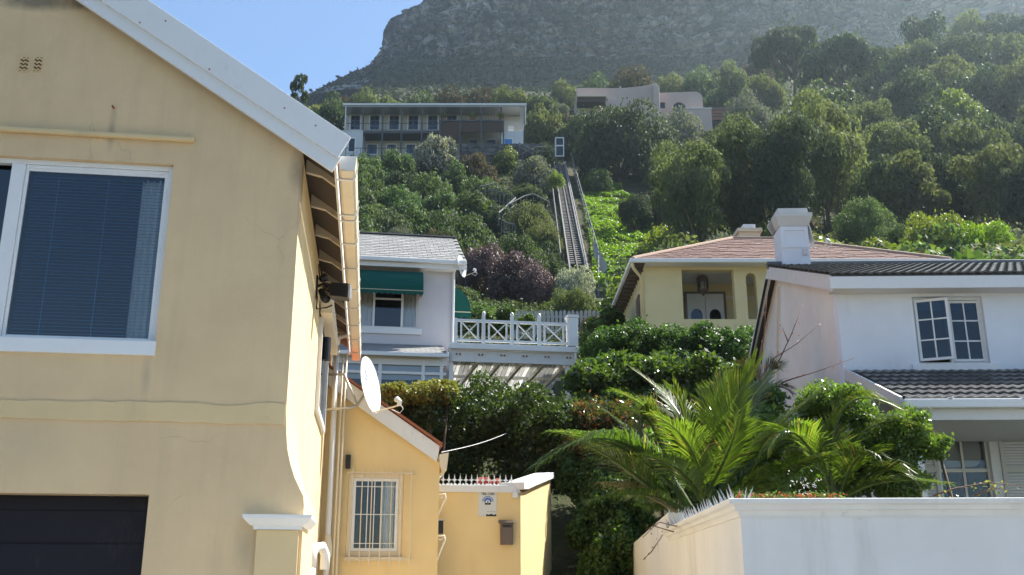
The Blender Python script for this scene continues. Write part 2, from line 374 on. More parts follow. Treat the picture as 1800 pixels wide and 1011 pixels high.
bsdf(nt, out, c, 0.95, 0.1, bump=noise(nt, co, 0.9, 8, 0.7), bstr=0.9, bdist=1.0)
tag(obj('mountain', grid_mesh('mountain', XX, YY, ZZ, m, smooth=False)), kind='structure')
MTX, MTY, MTZ = XX, YY, ZZ
# ------------------------------------------------------------------ shared materials
YEL = plaster('yellow plaster', (0.70, 0.53, 0.29), (0.30, 0.25, 0.17), 0.6, scale=1.3, bump=.4)
YEL2 = plaster('warm yellow plaster', (0.75, 0.56, 0.28), (0.34, 0.27, 0.14), 0.35)
YEL3 = plaster('pale yellow plaster', (0.66, 0.55, 0.30), (0.30, 0.25, 0.15), 0.3)
WHITEP = plaster('white plaster', (0.75, 0.785, 0.83), (0.32, 0.29, 0.24), 0.32)
WALLF = plaster('weathered white plaster', (0.72, 0.71, 0.69), (0.30, 0.26, 0.2), 0.7)
WT = paint('white gloss paint', (0.75, 0.75, 0.74), 0.4, 0.3)
WTD = paint('white weathered paint', (0.68, 0.67, 0.65), 0.5, 0.55)
CREAM = paint('cream paint', (0.68, 0.58, 0.42), 0.5, 0.5)
SOFF = paint('soffit boards', (0.10, 0.075, 0.055), 0.8, 0.3)
NAVY = paint('navy garage paint', (0.011, 0.010, 0.015), 0.6, 0.2, spec=.25)
BLACK = paint('black plastic', (0.012, 0.012, 0.013), 0.4, 0.2)
TERRA = paint('terracotta tile', (0.30, 0.10, 0.05), 0.8, 0.4)
GREYM = paint('galvanised metal', (0.42, 0.42, 0.42), 0.4, 0.3, metal=0.6)
DARKIN = paint('dark interior', (0.03, 0.03, 0.032), 0.9, 0.1)
CURT = paint('curtain cloth', (0.82, 0.83, 0.82), 0.9, 0.1)
LOGO = paint('logo blue', (0.10, 0.16, 0.28), .5, .1)
GLASS = glass('window glass', (0.92, 0.95, 0.97))
GLASSB = glass('blue window glass', (0.22, 0.32, 0.42), 1.6)
def room(parent, x0, x1, y0, y1, z0, z1, mat=None):
    """a dark room behind a window: back, sides, floor and ceiling, open to the front"""
    mb = MB(); t = 0.02
    mb.box(x0, x1, y1, y1 + t, z0, z1); mb.box(x0 - t, x0, y0, y1, z0, z1); mb.box(x1, x1 + t, y0, y1, z0, z1)
    mb.box(x0, x1, y0, y1, z0 - t, z0); mb.box(x0, x1, y0, y1, z1, z1 + t)
    return mb.build('room_lining', mat or DARKIN, parent)
def frame_rect(mb, x0, x1, z0, z1, w, y0, y1):
    mb.box(x0, x0 + w, y0, y1, z0, z1); mb.box(x1 - w, x1, y0, y1, z0, z1)
    mb.box(x0 + w, x1 - w, y0, y1, z1 - w, z1); mb.box(x0 + w, x1 - w, y0, y1, z0, z0 + w); return mb
def curtain(parent, x0, x1, y, z0, z1, folds=6, mat=None, amp=0.03):
    n = folds * 8; v = []; q = []
    for i in range(n + 1):
        t = i / n; xx = x0 + (x1 - x0) * t; yy = y + amp * math.sin(t * folds * 2 * math.pi) + amp * .4 * math.sin(t * 17)
        v += [(xx, yy, z0), (xx, yy, z1)]
    for i in range(n): q.append((2*i, 2*i+2, 2*i+3, 2*i+1))
    mb = MB(); mb.add(v, q); return mb.build('curtain', mat or CURT, parent, smooth=True, fix=False)

# ------------------------------------------------------------------ the yellow gabled house at the left
A = Frame(511, 600, 8.2, 8.0)
hA = thing('gabled_house', 'yellow plastered house with broad white bargeboards and a dark garage door', 'house', A)
f = A.front
# outline of the front: gable slopes read from the bargeboard
b0, b1 = f(136, 0, -0.06), f(584, 301, -0.06); slA = (b1.z - b0.z) / (b1.x - b0.x)
XRIDGE = -3.7
def on_slope(p, x): return p.z + slA * (x - p.x)
tz = on_slope(b1, 0) + 0.02
prof = [f(497, 720), f(497, 760), f(499, 790), f(504, 815), f(511, 838), f(520, 858), f(527, 872), f(528, 890)]
prof = [(p.x - prof[0].x, p.z) for p in prof]
zg_top = f(150, 868).z; xg_r = f(259, 900).x
wr = (f(308, 285).x + f(268, 628).x) / 2; wt = f(150, 281).z; wb = f(150, 620).z; wl = wr - 2.75
outer = [(-7.4, 0), (prof[-1][0], 0)] + prof[::-1] + [(0.0, tz), (XRIDGE, on_slope(b1, XRIDGE) + 0.02), (2 * XRIDGE, tz)]
outer[0] = (2 * XRIDGE, 0)
def stained(name, spots):
    m, nt, out = nodes(name); co = coords(nt); src = YEL.node_tree
    big = noise(nt, co, 1.1, 6, .65); c = mix(nt, ramp(nt, big, .35, .7), (0.64, 0.47, 0.275), (0.74, 0.55, 0.32))
    st = noise(nt, co, 2.4, 6, .7, (2.4, 2.4, .2)); c = mix(nt, mix(nt, 1.0, ramp(nt, st, .5, .85), (.28,) * 3, 'MULTIPLY'), c, (.38, .31, .20))
    rag = noise(nt, co, 5.0, 7, .72, (1, 1, .6))
    for (px_, pz_, rx_, rz_, am_, col_) in spots:
        mp = nt.nodes.new('ShaderNodeMapping'); mp.vector_type = 'TEXTURE'; mp.inputs['Location'].default_value = (px_, 0, pz_); mp.inputs['Scale'].default_value = (rx_, 50, rz_); nt.links.new(co, mp.inputs[0])
        gr = N(nt, 'TexGradient', _gradient_type='SPHERICAL'); nt.links.new(mp.outputs[0], gr.inputs[0]); ml = N(nt, 'Math', _operation='MULTIPLY'); nt.links.new(gr.outputs['Fac'], ml.inputs[0]); nt.links.new(rag, ml.inputs[1])
        c = mix(nt, ramp(nt, ml.outputs[0], .06, .42, (0, 0, 0, 1), (am_, am_, am_, 1)), c, col_)
    ck = N(nt, 'TexVoronoi', Scale=.55, _feature='DISTANCE_TO_EDGE'); wob = N(nt, 'TexNoise', Scale=2.2, Detail=6); nt.links.new(co, wob.inputs['Vector']); va = nt.nodes.new('ShaderNodeVectorMath'); va.operation = 'MULTIPLY_ADD'
    nt.links.new(wob.outputs['Color'], va.inputs[0]); va.inputs[1].default_value = (.5, .5, .5); nt.links.new(co, va.inputs[2]); nt.links.new(va.outputs[0], ck.inputs['Vector'])
    cm = mix(nt, 1.0, ramp(nt, ck.outputs[0], .0, .004, (.28, .28, .28, 1), (0, 0, 0, 1)), ramp(nt, noise(nt, co, .8, 3), .55, .62), 'MULTIPLY'); c = mix(nt, cm, c, (.3, .24, .15))
    sp = noise(nt, co, 14, 6, .7); c = mix(nt, mix(nt, 1.0, ramp(nt, sp, .66, .78), (.35,) * 3, 'MULTIPLY'), c, (.33, .27, .18))
    h = mix(nt, .6, noise(nt, co, 60, 5, .6), noise(nt, co, 4.5, 4, .6)); bsdf(nt, out, c, .85, .25, bump=h, bstr=.45, bdist=.014); return m
pp = lambda a, b: (f(a, b).x, f(a, b).z)
YELF = stained('stained yellow plaster', [(*pp(60, 2), .55, .13, .8, (.16, .14, .11)), (*pp(150, 8), .4, .10, .7, (.16, .14, .11)), (*pp(536, 330), .07, .75, .85, (.22, .14, .07)), (*pp(530, 300), .15, .3, .6, (.14, .12, .09)), (*pp(257, 660), .06, .3, .4, (.33, .27, .2)), (*pp(197, 225), .05, .3, .6, (.33, .26, .17)), (*pp(60, 780), .5, .3, .2, (.42, .35, .24)), (*pp(430, 960), .12, .3, .5, (.36, .3, .2))])
MB().slab(outer, [rect(wl, wr, wb, wt), rect(xg_r - 2.6, xg_r, -0.001 + 0.002, zg_top)], 0, 0.24).build('front_wall', YELF, hA)
LEN = 8.0
MB().box(-0.24, 0.0, 0.24, LEN, 0, tz - 0.02).build('side_wall', YEL, hA)
# swelling base of the corner
pr = [(x, z) for x, z in prof] + [(prof[-1][0], 0), (-0.2, 0), (-0.2, prof[0][1])]
MB().slab(pr, [], 0.242, 1.6).build('corner_buttress', YEL, hA)
MB().box(2 * XRIDGE, 2 * XRIDGE + 0.24, 0.24, LEN, 0, tz - 0.02).build('side_wall', YEL, hA)
MB().slab([(2 * XRIDGE, 0), (0, 0), (0, tz), (XRIDGE, on_slope(b1, XRIDGE)), (2 * XRIDGE, tz)], [], LEN, LEN + 0.2).build('rear_wall', YEL, hA)
# bargeboards: broad upper board and narrower lower board
def band(pa, pb, qa, qb, xe_top, xe_bot, y0, y1, name, mat):
    zt = lambda x: pa.z + (pb.z - pa.z) / (pb.x - pa.x) * (x - pa.x)
    zb = lambda x: qa.z + (qb.z - qa.z) / (qb.x - qa.x) * (x - qa.x)
    MB().slab([(XRIDGE, zb(XRIDGE)), (xe_bot, zb(xe_bot)), (xe_top, zt(xe_top)), (XRIDGE, zt(XRIDGE))], [], y0, y1).build(name, mat, hA, bevel=0.006)
    MB().slab([(2*XRIDGE - XRIDGE - 0.001, zb(XRIDGE)), (2*XRIDGE - xe_bot, zb(xe_bot)), (2*XRIDGE - xe_top, zt(xe_top)), (XRIDGE - 0.001, zt(XRIDGE))], [], y0, y1).build(name, mat, hA)
    return zt, zb
yb = -0.16
t0, t1 = f(262, 0, yb), f(617, 241, yb); m0, m1 = f(176, 0, yb), f(594, 277, yb); l0, l1 = f(136, 0, yb + .03), f(584, 301, yb + .03)
zt, zm = band(t0, t1, m0, m1, t1.x, m1.x, yb, yb + 0.03, 'bargeboard', WT)
mm0, mm1 = f(176, -6, yb + .03), f(594, 271, yb + .03)
band(mm0, mm1, l0, l1, f(600, 280, yb + .03).x, l1.x, yb + 0.031, yb + 0.075, 'bargeboard', WT)
for (a, b) in ((246, 40), (291, 37), (368, 122), (394, 6), (500, 190), (555, 221)):
    p = f(a, b, yb)
    if p.z < zt(p.x) - .02: MB().tube([(p.x, yb - 0.004, p.z), (p.x, yb + 0.003, p.z)], 0.008, 8).build('nail_head', TERRA, hA)
# roof slopes
xe = l1.x + 0.03
def roofslab(sgn, name, mat, off, th, y0, y1):
    pts = []
    for x in (XRIDGE, xe):
        X = x if sgn > 0 else 2 * XRIDGE - x; z = zt(x) - off; pts += [(X, z)]
    (xa, za), (xb, zb_) = pts
    MB().slab([(xa, za), (xb, zb_), (xb, zb_ - th), (xa, za - th)], [], y0, y1).build(name, mat, hA)
roofslab(1, 'roof_slope', TERRA, 0.03, 0.06, yb + .031, LEN - .3); roofslab(-1, 'roof_slope', TERRA, 0.03, 0.06, yb + .031, LEN + .2)
roofslab(1, 'soffit', SOFF, 0.12, 0.03, yb + .08, LEN + .2)
# verge soffit strip behind the boards
slope_off = zt(0) - (on_slope(b1, 0))
ze = zt(xe) - 0.16
for k in range(9):
    y = 0.75 + 0.92 * k
    if y > LEN: break
    mb = MB(); x0 = -0.02; x1 = xe - 0.03; z0 = zt(x0) - 0.152; z1 = zt(x1) - 0.152
    w = 0.028
    mb.hexa([(x0, y-w, z0-.13), (x1-.14, y-w, z1-.06+.09), (x1-.14, y+w, z1-.06+.09), (x0, y+w, z0-.13), (x0, y-w, z0), (x1-.14, y-w, z1+.095), (x1-.14, y+w, z1+.095), (x0, y+w, z0)])
    mb.hexa([(x1-.14, y-w, z1+.03), (x1, y-w, z1-.07), (x1, y+w, z1-.07), (x1-.14, y+w, z1+.03), (x1-.14, y-w, z1+.095), (x1, y-w, z1), (x1, y+w, z1), (x1-.14, y+w, z1+.095)])
    mb.build('rafter', CREAM, hA)
MB().box(xe - 0.03, xe - 0.008, yb + .08, LEN + .1, ze - 0.10, ze + 0.05).build('fascia', WTD, hA)
# box gutter with strap brackets
g0 = f(597, 290, -0.05).x; g1 = f(627, 290, -0.05).x; gt = f(610, 274, -0.05).z; gb = f(610, 305, -0.05).z + 0.02
gp = [(g0, gt - .01), (g0, gb + 0.015), (g0 + .02, gb), (g1 - .035, gb), (g1 - .012, gb + .03), (g1, gt + .0), (g1 - .008, gt), (g1 - .02, gb + .04), (g1 - .04, gb + .012), (g0 + .02, gb + .012), (g0 + .01, gt - .01)]
MB().slab(gp, [], -0.055, LEN + .05).build('gutter', CREAM, hA)
MB().slab([(g0 + .002, gt - .012), (g0 + .002, gb + .02), (g1 - .036, gb + .002), (g1 - .013, gb + .032), (g1 - .002, gt - .004)], [], -0.062, -0.056).build('gutter_end', WTD, hA)
for k, y in enumerate((0.12, 1.05, 1.22, 1.95, 2.85, 3.75, 4.65, 5.6, 6.5, 7.4)):
    q = [(g0 - .03, gb - .012), (g1 - .03, gb - .014), (g1 - .004, gb + .026), (g1 + .010, gt + .006), (g1 + .004, gt + .008), (g1 - .010, gb + .034), (g1 - .034, gb - .004), (g0 - .03, gb - .003)]
    MB().slab(q, [], y, y + 0.03).build('gutter_strap', WTD, hA)
# mouldings on the front
d0, d1 = f(0, 243), f(343, 248)
MB().box(-6.6, d1.x, -0.045, 0.002, d1.z - .022, d1.z + .022).build('drip_mould', YEL, hA, bevel=0.012)
r_ = random.Random(3); top = []; bot = []
for px in range(-300, 500, 26):
    top.append((f(px, 706 + 0.018 * px + r_.uniform(-1.5, 1.5) + (4 if 355 < px < 440 else 0)).x, f(px, 704 + 0.012 * px + r_.uniform(-1.5, 1.5) + (5 if 355 < px < 440 else 0)).z))
    bot.append((f(px, 740).x, f(px, 735 + 0.024 * px + r_.uniform(-1.2, 1.2)).z))
top.append((-0.006, f(497, 711).z)); bot.append((-0.006, f(497, 748).z))
MB().slab(bot + top[::-1], [], -0.014, 0.001).build('plaster_band', YEL, hA)
AIRB = paint('air brick shadow', (.20, .12, .05), .9, .2)
# air bricks with wavy louvres
for a, b in ((32, 53.5), (57, 77)):
    p, q = f(a, 126), f(b, 101)
    ab = frame_rect(MB(), p.x, q.x, p.z, q.z, 0.006, -0.008, 0.0).build('air_brick', YEL, hA)
    MB().box(p.x + .006, q.x - .006, -0.0025, 0.001, p.z + .006, q.z - .006).build('backing', AIRB, ab)
    n = 14
    for k in range(4):
        zc = p.z + (q.z - p.z) * (k + .5) / 4; lo = []; hi = []
        for i in range(n + 1):
            x = p.x + .006 + (q.x - p.x - .012) * i / n; w = 0.0065 * math.sin(i / n * 4 * math.pi)
            lo.append((x, zc + w - .007)); hi.append((x, zc + w + .006))
        MB().slab(lo + hi[::-1], [], -0.009, -0.003).build('louvre', YEL, ab)
p = f(200, 190); MB().tube([(p.x, 0.02, p.z), (p.x, -0.05, p.z - .004)], 0.009, 8).build('bolt', TERRA, hA)
# upstairs window
win = frame_rect(MB(), wl, wr, wb, wt, 0.045, 0.05, 0.12)
mullx0, mullx1 = f(20, 300, .05).x, f(44, 300, .05).x
win.box(mullx0, mullx1, 0.045, 0.12, wb + .045, wt - .045)
win = win.build('window', WT, hA, bevel=0.004)
MB().box(wl - .01, wr + .008, -0.03, 0.13, wb - .012, f(150, 598, .02).z).build('sill', WT, win, bevel=0.006)
mb = frame_rect(MB(), mullx1 + .002, wr - .047, f(150, 598, .05).z + .004, wt - .047, 0.028, 0.062, 0.1)
mb.build('sash', WT, win, bevel=0.003); MB().box(mullx1 + .03, wr - .075, 0.07, 0.09, wt - .1, wt - .072).build('sash_rail', WT, win)
zs0 = f(150, 598, .05).z + .03
for a, b in ((mullx1 + .028, wr - .073), (wl + .05, mullx0 - .004)):
    MB().box(a, b, 0.078, 0.082, zs0, wt - .1).build('pane', GLASS, win)
room(hA, wl + .05, wr - .05, 0.22, 2.6, wb, wt)
SLAT = paint('blind slats', (0.09, 0.33, 0.52), 0.6, 0.1)  # strong blue: the sky reflected in the panes is put into the slats
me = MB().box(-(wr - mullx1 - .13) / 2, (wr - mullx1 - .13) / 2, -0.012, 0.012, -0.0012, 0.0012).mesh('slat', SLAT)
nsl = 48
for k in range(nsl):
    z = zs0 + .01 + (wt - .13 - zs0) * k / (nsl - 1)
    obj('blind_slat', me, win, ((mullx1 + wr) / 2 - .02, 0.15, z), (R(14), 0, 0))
for px in (85, 175):
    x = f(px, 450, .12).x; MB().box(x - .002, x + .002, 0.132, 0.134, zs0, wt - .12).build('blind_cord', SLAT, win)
curtain(win, f(238, 450, .2).x, wr - .06, 0.185, zs0 - .02, wt - .1, 4)
# garage door, recessed, of broad boards
gd = MB().box(xg_r - 2.6, xg_r - .002, 0.20, 0.235, 0.0, zg_top - .003).build('garage_door', NAVY, hA)
for k in range(9):
    z = 0.06 + k * 0.26
    if z + .25 < zg_top: MB().box(xg_r - 2.58, xg_r - .02, 0.19, 0.2, z, z + .246).build('board', NAVY, gd, bevel=0.006)
room(hA, xg_r - 2.6, xg_r, 0.245, 1.0, 0, zg_top)
# gate pilaster with moulded cap at the corner
xp0, xp1 = f(447, 980, -.05).x, f(522, 980, -.05).x; zc = f(480, 931, -.05).z
pl = MB().box(xp0, xp1, -0.05, 0.001, 0, zc).build('pilaster', YEL, hA, bevel=0.008)
MB().box(xp1 - .02, xp1 + .001, -.049, 0.7, 0, zc - .001).build('pilaster_return', YEL, hA)
cp = [(0, 0), (0.02, 0), (0.025, 0.025), (0.05, 0.035), (0.075, 0.06), (0.1, 0.085), (0.105, 0.112), (0.0, 0.112)]
MB().sweep([(xp0, 0.0, zc), (xp0, -0.05, zc), (xp1, -0.05, zc), (xp1, 0.75, zc)][::1], [(o, z) for o, z in cp]).build('pilaster_cap', WT, hA)
MB().box(xp0 + .005, xp1 - .004, -0.045, .002, zc + .02, zc + .108).build('cap_core', WT, hA)
# grating in the side of the pier
for r in range(5):
    for c_ in range(2):
        MB().box(xp1 + .0, xp1 + .004, 0.25 + c_ * .16, 0.36 + c_ * .16, zc - .16 - r * .05 - c_ * .05, zc - .135 - r * .05 - c_ * .05).build('vent_slot', SOFF, hA)
# things along the side wall
s = A.side
def sy(px, py, x=0.0): return s(px, py, x)
# cream shutter box under the eaves, above the side window
z1 = A.front(578, 548, 3.75).z
ob = MB().box(0.02, 0.165, 3.75, 6.2, z1 - 0.02, z1 + .13).build('shutter_box', CREAM, hA, bevel=0.008)
MB().box(0.012, 0.175, 3.72, 6.23, z1 + .131, z1 + .15).build('lid', WTD, ob)
mb = MB()
for (a, b) in ((3.95, 4.02), (5.9, 5.97)): mb.box(0.001, 0.05, a, b, z1 - 1.2, z1 - .02)
mb.box(0.001, 0.05, 4.02, 5.9, z1 - 1.2, z1 - 1.13); sw = mb.build('side_window', WTD, hA)
MB().box(0.001, 0.012, 4.02, 5.9, z1 - 1.13, z1 - .02).build('pane', GLASSB, sw)
# downpipe and waste pipes
dp = s(600, 730, .16); 
for nm, x, y, z0, z1_, r, mt in (('downpipe', .12, 7.0, 0.6, ze - .15, .045, WTD), ('conduit', .27, 7.05, 0.9, ze - .3, .02, CREAM), ('conduit', .22, 7.02, 1.3, ze - .35, .016, CREAM), ('waste_pipe', .07, 2.6, 0, 1.95, .045, YEL2), ('waste_pipe', .10, 3.3, 0, 1.75, .05, WTD)):
    MB().tube([(x, y, z0), (x, y, z1_)], r, 10).build(nm, mt, hA, smooth=True)
MB().tube([(.12, 7.0, ze - .18), (.14, 6.97, ze - .06), (.35, 6.95, ze + .0), (g0 + .05, 6.95, gb - .0)], .045, 10).build('downpipe_swan_neck', WTD, hA, smooth=True)
MB().tube([(.10, 3.3, 1.72), (.10, 3.3, 1.86), (.13, 3.36, 1.93), (.2, 3.46, 1.95), (.24, 3.5, 1.86), (.24, 3.5, 1.7)], .055, 12).build('pipe_elbow', WTD, hA, smooth=True)
MB().lathe([(.05, 0), (.075, .0), (.08, .16), (.05, .3), (.05, .32)], 12, org=(.12, 7.0, 1.9)).build('pipe_hopper', CREAM, hA, smooth=True)
for z in (1.0, 1.55): MB().tube([(.07, 2.6, z), (.07, 2.6, z + .03)], .056, 10).build('pipe_clamp', CREAM, hA)
# floodlight on an arm
fl = s(556, 500); fy, fz = fl.y, fl.z
t = thing('floodlight', 'black floodlight with a bullet camera on an arm under the eaves', 'light', A)
k = 0.3
MB().box(0.002, 0.02, fy - .05, fy + .07, fz - .16, fz + .1).build('wall_plate', BLACK, t, bevel=.004)
MB().tube([(0.02, fy, fz - .02), (.09, fy - .03, fz - .0), (.14, fy - .05, fz - .05)], .02, 8).build('arm', BLACK, t)
hx = .17
MB().hexa([(hx, fy-.22, fz-.19), (hx+.2, fy-.24, fz-.21), (hx+.22, fy-.02, fz-.2), (hx+.02, fy, fz-.18), (hx, fy-.19, fz-.02), (hx+.2, fy-.21, fz-.03), (hx+.22, fy-.02, fz-.02), (hx+.02, fy, fz-.0)]).build('housing', BLACK, t, bevel=.008)
MB().hexa([(hx+.205, fy-.235, fz-.2), (hx+.225, fy-.235, fz-.2), (hx+.245, fy-.02, fz-.19), (hx+.225, fy-.02, fz-.19), (hx+.205, fy-.205, fz-.035), (hx+.225, fy-.205, fz-.035), (hx+.245, fy-.02, fz-.03), (hx+.225, fy-.02, fz-.03)]).build('lens', GREYM, t)
MB().tube([(.06, fy-.02, fz-.08), (.11, fy-.12, fz-.2), (.13, fy-.17, fz-.22)], [.035, .045, .05], 10).build('camera_body', BLACK, t, smooth=True)
MB().tube([(.06, fy - .02, fz + .06), (.1, fy-.07, fz + .07)], [.045, .05], 10).build('sensor', BLACK, t, smooth=True)
MB().tube([(.03, fy, fz+.1), (.015, fy, fz+.25)], .008, 6).build('cable', BLACK, t)
MB().tube([(.02, fy-.02, fz-.15), (.02, fy-.02, fz-.3), (.14, fy - .1, fz-.3), (.2, fy-.1, fz-.27)], .009, 6).build('bracket_rod', BLACK, t)
# black cylinder wall light
wl_ = s(562, 612); t = thing('wall_light', 'black cylinder wall light on the lit side wall of the gabled house', 'light', A)
MB().lathe([(.0, .0), (.055, 0), (.055, .3), (.0, .3)], 14, org=(.085, wl_.y, wl_.z - .16)).build('shade', BLACK, t)
MB().box(0.002, .04, wl_.y - .03, wl_.y + .03, wl_.z - .08, wl_.z + .06).build('mount', BLACK, t)
# satellite dish on a tubular bracket
def dish(name, label, c, nrm, w, h, arm_to, parts_from=None, rim=0.02, mount=None, group=None, logo=False, tilt=0.0):
    t = thing(name, label, 'satellite dish', loc=c)
    n = Vector(nrm).normalized(); up = Vector((0, 0, 1)); r = up.cross(n).normalized(); u = n.cross(r)
    if tilt: q = Matrix.Rotation(tilt, 3, n); r = q @ r; u = q @ u
    vs = []; fs = []; K = 28; RG = 7
    for side in (0, 1):
        for i in range(RG + 1):
            rr = i / RG; dz = 0.16 * (rr * rr - 1) * w * .5
            for k in range(K):
                a = 2 * math.pi * k / K; vs.append(r * (math.cos(a) * w / 2 * rr) + u * (math.sin(a) * h / 2 * rr) + n * (dz - side * 0.012))
    for side in (0, 1):
        o = side * (RG + 1) * K
        for i in range(RG):
            for k in range(K):
                k2 = (k + 1) % K; fs.append((o+i*K+k, o+(i+1)*K+k, o+(i+1)*K+k2, o+i*K+k2))
    for k in range(K):
        k2 = (k + 1) % K; a = RG * K; b = (2 * RG + 1) * K; fs.append((a+k, b+k, b+k2, a+k2))
    d = MB(); d.add(vs, fs); d.build('reflector', WT, t, smooth=False)
    low = u * (-h / 2 * .98) - n * .02; a2 = Vector(arm_to) - Vector(c)
    MB().tube([low, a2], 0.012 * max(1, w / .7), 8).build('arm', CREAM, t)
    e = (a2 - low).normalized(); hv = (Vector((0, 0, 0)) - a2).normalized()
    MB().tube([a2 - e * .03, a2 + Vector((0, 0, .05)), a2 + Vector((0, 0, .05)) + hv * .09], [.03, .035, .045], 10).build('receiver', WTD, t)
    MB().tube([a2 + e * .02, a2 + Vector((.05, 0, -.06)), a2 + Vector((.0, 0, -.12)), a2 * .7 + low * .3 + Vector((0, 0, -.03))], .006, 6).build('cable', WTD, t)
    if mount is not None:
        for q in mount: MB().tube([Vector(p) - Vector(c) for p in q], .022, 8).build('mount_tube', GREYM, t, smooth=True)
    if logo:
        base = u * (h * .17) + r * (-.02 * w)
        for k, (dx, dz, sx, sz_) in enumerate(((-.09, .1, .02, .01), (-.05, .07, .03, .015), (-.02, .04, .025, .02), (.02, .0, .03, .02), (.06, -.02, .02, .012), (-.1, -.05, .03, .006), (-.06, -.06, .012, .016), (-.03, -.065, .02, .014), (.0, -.07, .014, .016), (.03, -.075, .018, .012))):
            cc = base + r * dx * w + u * dz * h; rr = (cc.dot(r) / (w / 2)) ** 2 + (cc.dot(u) / (h / 2)) ** 2
            cc = cc + n * (0.16 * (rr - 1) * w * .5 + .004)
            lg = MB().add([cc - r*sx*w - u*sz_*h, cc + r*sx*w - u*sz_*h, cc + r*sx*w + u*sz_*h*.8, cc - r*sx*w*.6 + u*sz_*h], [(0, 1, 2, 3)])
            lg.build('logo_stroke', LOGO, t, fix=False)
    return t
yd = 6.6
pc = A.world(A.front(652, 676, yd)); m1_ = A.world((0.02, yd + .3, A.front(600, 716, yd).z)); m2_ = A.world(A.front(628, 712, yd + .1)); 
dish('satellite_dish', 'white satellite dish on a tube bracket beside the house gutter', pc, (0.95, -0.25, 0.18), .72, .88, A.world(A.front(703, 712, yd - .55)), logo=True,
     mount=[[m1_, A.world(A.front(618, 716, yd)), m2_, pc + Vector((-.06, .05, -.08))], [A.world((0.02, yd + .3, m1_.z + .55)), A.world((.25, yd + .25, m1_.z + .55)), m2_]])
# ------------------------------------------------------------------ low wing with the barred window
B = Frame(771, 900, 15.6, 8.0)
hB = thing('cottage_wing', 'small warm yellow gabled wing with a barred window behind the gabled house', 'house', B)
f = B.front
u0, u1 = f(634, 706, -.1), f(775, 784, -.1); w0, w1 = f(660, 736, -.1), f(768, 812, -.1)
sl = (w1.z - w0.z) / (w1.x - w0.x); xa = f(520, 800).x
ztop = lambda x: w1.z + sl * (x - w1.x)
wx0, wx1 = f(610, 905).x, f(708, 905).x; wz0, wz1 = f(660, 985).z, f(660, 832).z
MB().slab([(xa, 0), (0, 0), (0, ztop(0) + .03), (xa, ztop(xa) + .03)], [rect(wx0, wx1, wz0, wz1)], 0, 0.2).build('front_wall', YEL2, hB)
MB().box(-.2, 0, .2, 5.5, 0, ztop(0)).build('side_wall', YEL2, hB)
MB().slab([(xa, 0), (0, 0), (0, ztop(0)), (xa, ztop(xa))], [], 5.5, 5.7).build('rear_wall', YEL2, hB)
zu = lambda x: u1.z + sl * (x - u1.x)
MB().slab([(xa, zu(xa)), (xa, w1.z + sl * (xa - w1.x)), (w1.x, w1.z), (u1.x - .02, u1.z)], [], -.1, -.06).build('bargeboard', WTD, hB, bevel=.006)
MB().slab([(xa, zu(xa) + .045), (xa, zu(xa) + .005), (u1.x + .02, u1.z + .002), (u1.x + .03, u1.z + .04)], [], -.13, 5.8).build('roof', TERRA, hB)
g0, g1, g2 = f(771, 800), f(788, 797), f(771, 832)
MB().slab([(g0.x + .01, g0.z), (g1.x, g1.z), (g1.x - .03, g2.z + .04), (g0.x + .05, g2.z + .03), (g0.x + .01, g2.z + .12)], [], -.12, 5.6).build('gutter', CREAM, hB)
for y in (.6, 1.6, 2.6): MB().slab([(g0.x, g2.z + .02), (g1.x - .02, g2.z + .025), (g1.x + .012, g1.z + .01), (g1.x + .005, g1.z + .02)], [], y, y + .03).build('gutter_strap', WTD, hB)
mb = frame_rect(MB(), wx0, wx1, wz0 + .06, wz1, .07, .03, .1); wn_ = mb.build('window', CREAM, hB, bevel=.006)
MB().box(wx0 - .02, wx1 + .03, -.05, .12, wz0 - .01, wz0 + .055).build('sill', CREAM, wn_, bevel=.006)
mb = frame_rect(MB(), wx0 + .072, wx1 - .072, wz0 + .132, wz1 - .072, .045, .05, .085); mb.build('sash', WT, wn_)
ix0, ix1, iz0, iz1 = wx0 + .117, wx1 - .117, wz0 + .177, wz1 - .117
GB = MB()
for fr in (.30, .47, .655): x = ix0 + (ix1 - ix0) * fr; MB().box(x - .007, x + .007, .055, .08, iz0, iz1).build('glazing_bar', WT, wn_)
for fr in (.07, .5, .92): z = iz0 + (iz1 - iz0) * fr; MB().box(ix0, ix1, .057, .078, z - .006, z + .006).build('glazing_bar', WT, wn_)
MB().box(ix0, ix1, .065, .069, iz0, iz1).build('pane', GLASS, wn_)
curtain(wn_, ix0 + (ix1 - ix0) * .66, ix1 + .05, .12, iz0 - .05, iz1 + .03, 4)
room(hB, wx0, wx1, .2, 2.0, wz0, wz1, paint('blue grey interior', (0.10, 0.12, 0.15), .8, .1))
bars = [f(617 + 17.4 * k, 905, -.12).x for k in range(7)]; bz0, bz1 = f(660, 994, -.12).z, f(660, 824, -.12).z
grille = thing('window_grille', 'cream burglar bars standing proud of the barred window', 'window bars', B)
for x in bars: MB().tube([(x, -.12, bz0), (x, -.12, bz1)], .009, 6).build('bar', CREAM, grille)
for z in (f(660, 982, -.12).z, f(660, 831, -.12).z):
    MB().tube([(bars[0] - .08, -.105, z), (bars[-1] + .03, -.105, z)], .010, 6).build('rail', CREAM, grille)
    for x in (bars[0] - .08, bars[-1] + .03): MB().tube([(x, -.105, z), (x, .0, z)], .012, 6).build('fixing', CREAM, grille)
p = f(612, 812); t = thing('wall_light', 'black box wall light above the barred window', 'light', B)
MB().box(p.x - .035, p.x + .04, -.10, -.03, p.z - .11, p.z + .1).build('shade', BLACK, t, bevel=.01); MB().box(p.x - .02, p.x + .02, -.03, .0, p.z - .04, p.z + .06).build('mount', BLACK, t)
p = f(769, 925); t = thing('wall_light', 'black wall light at the far corner of the cottage wing', 'light', B)
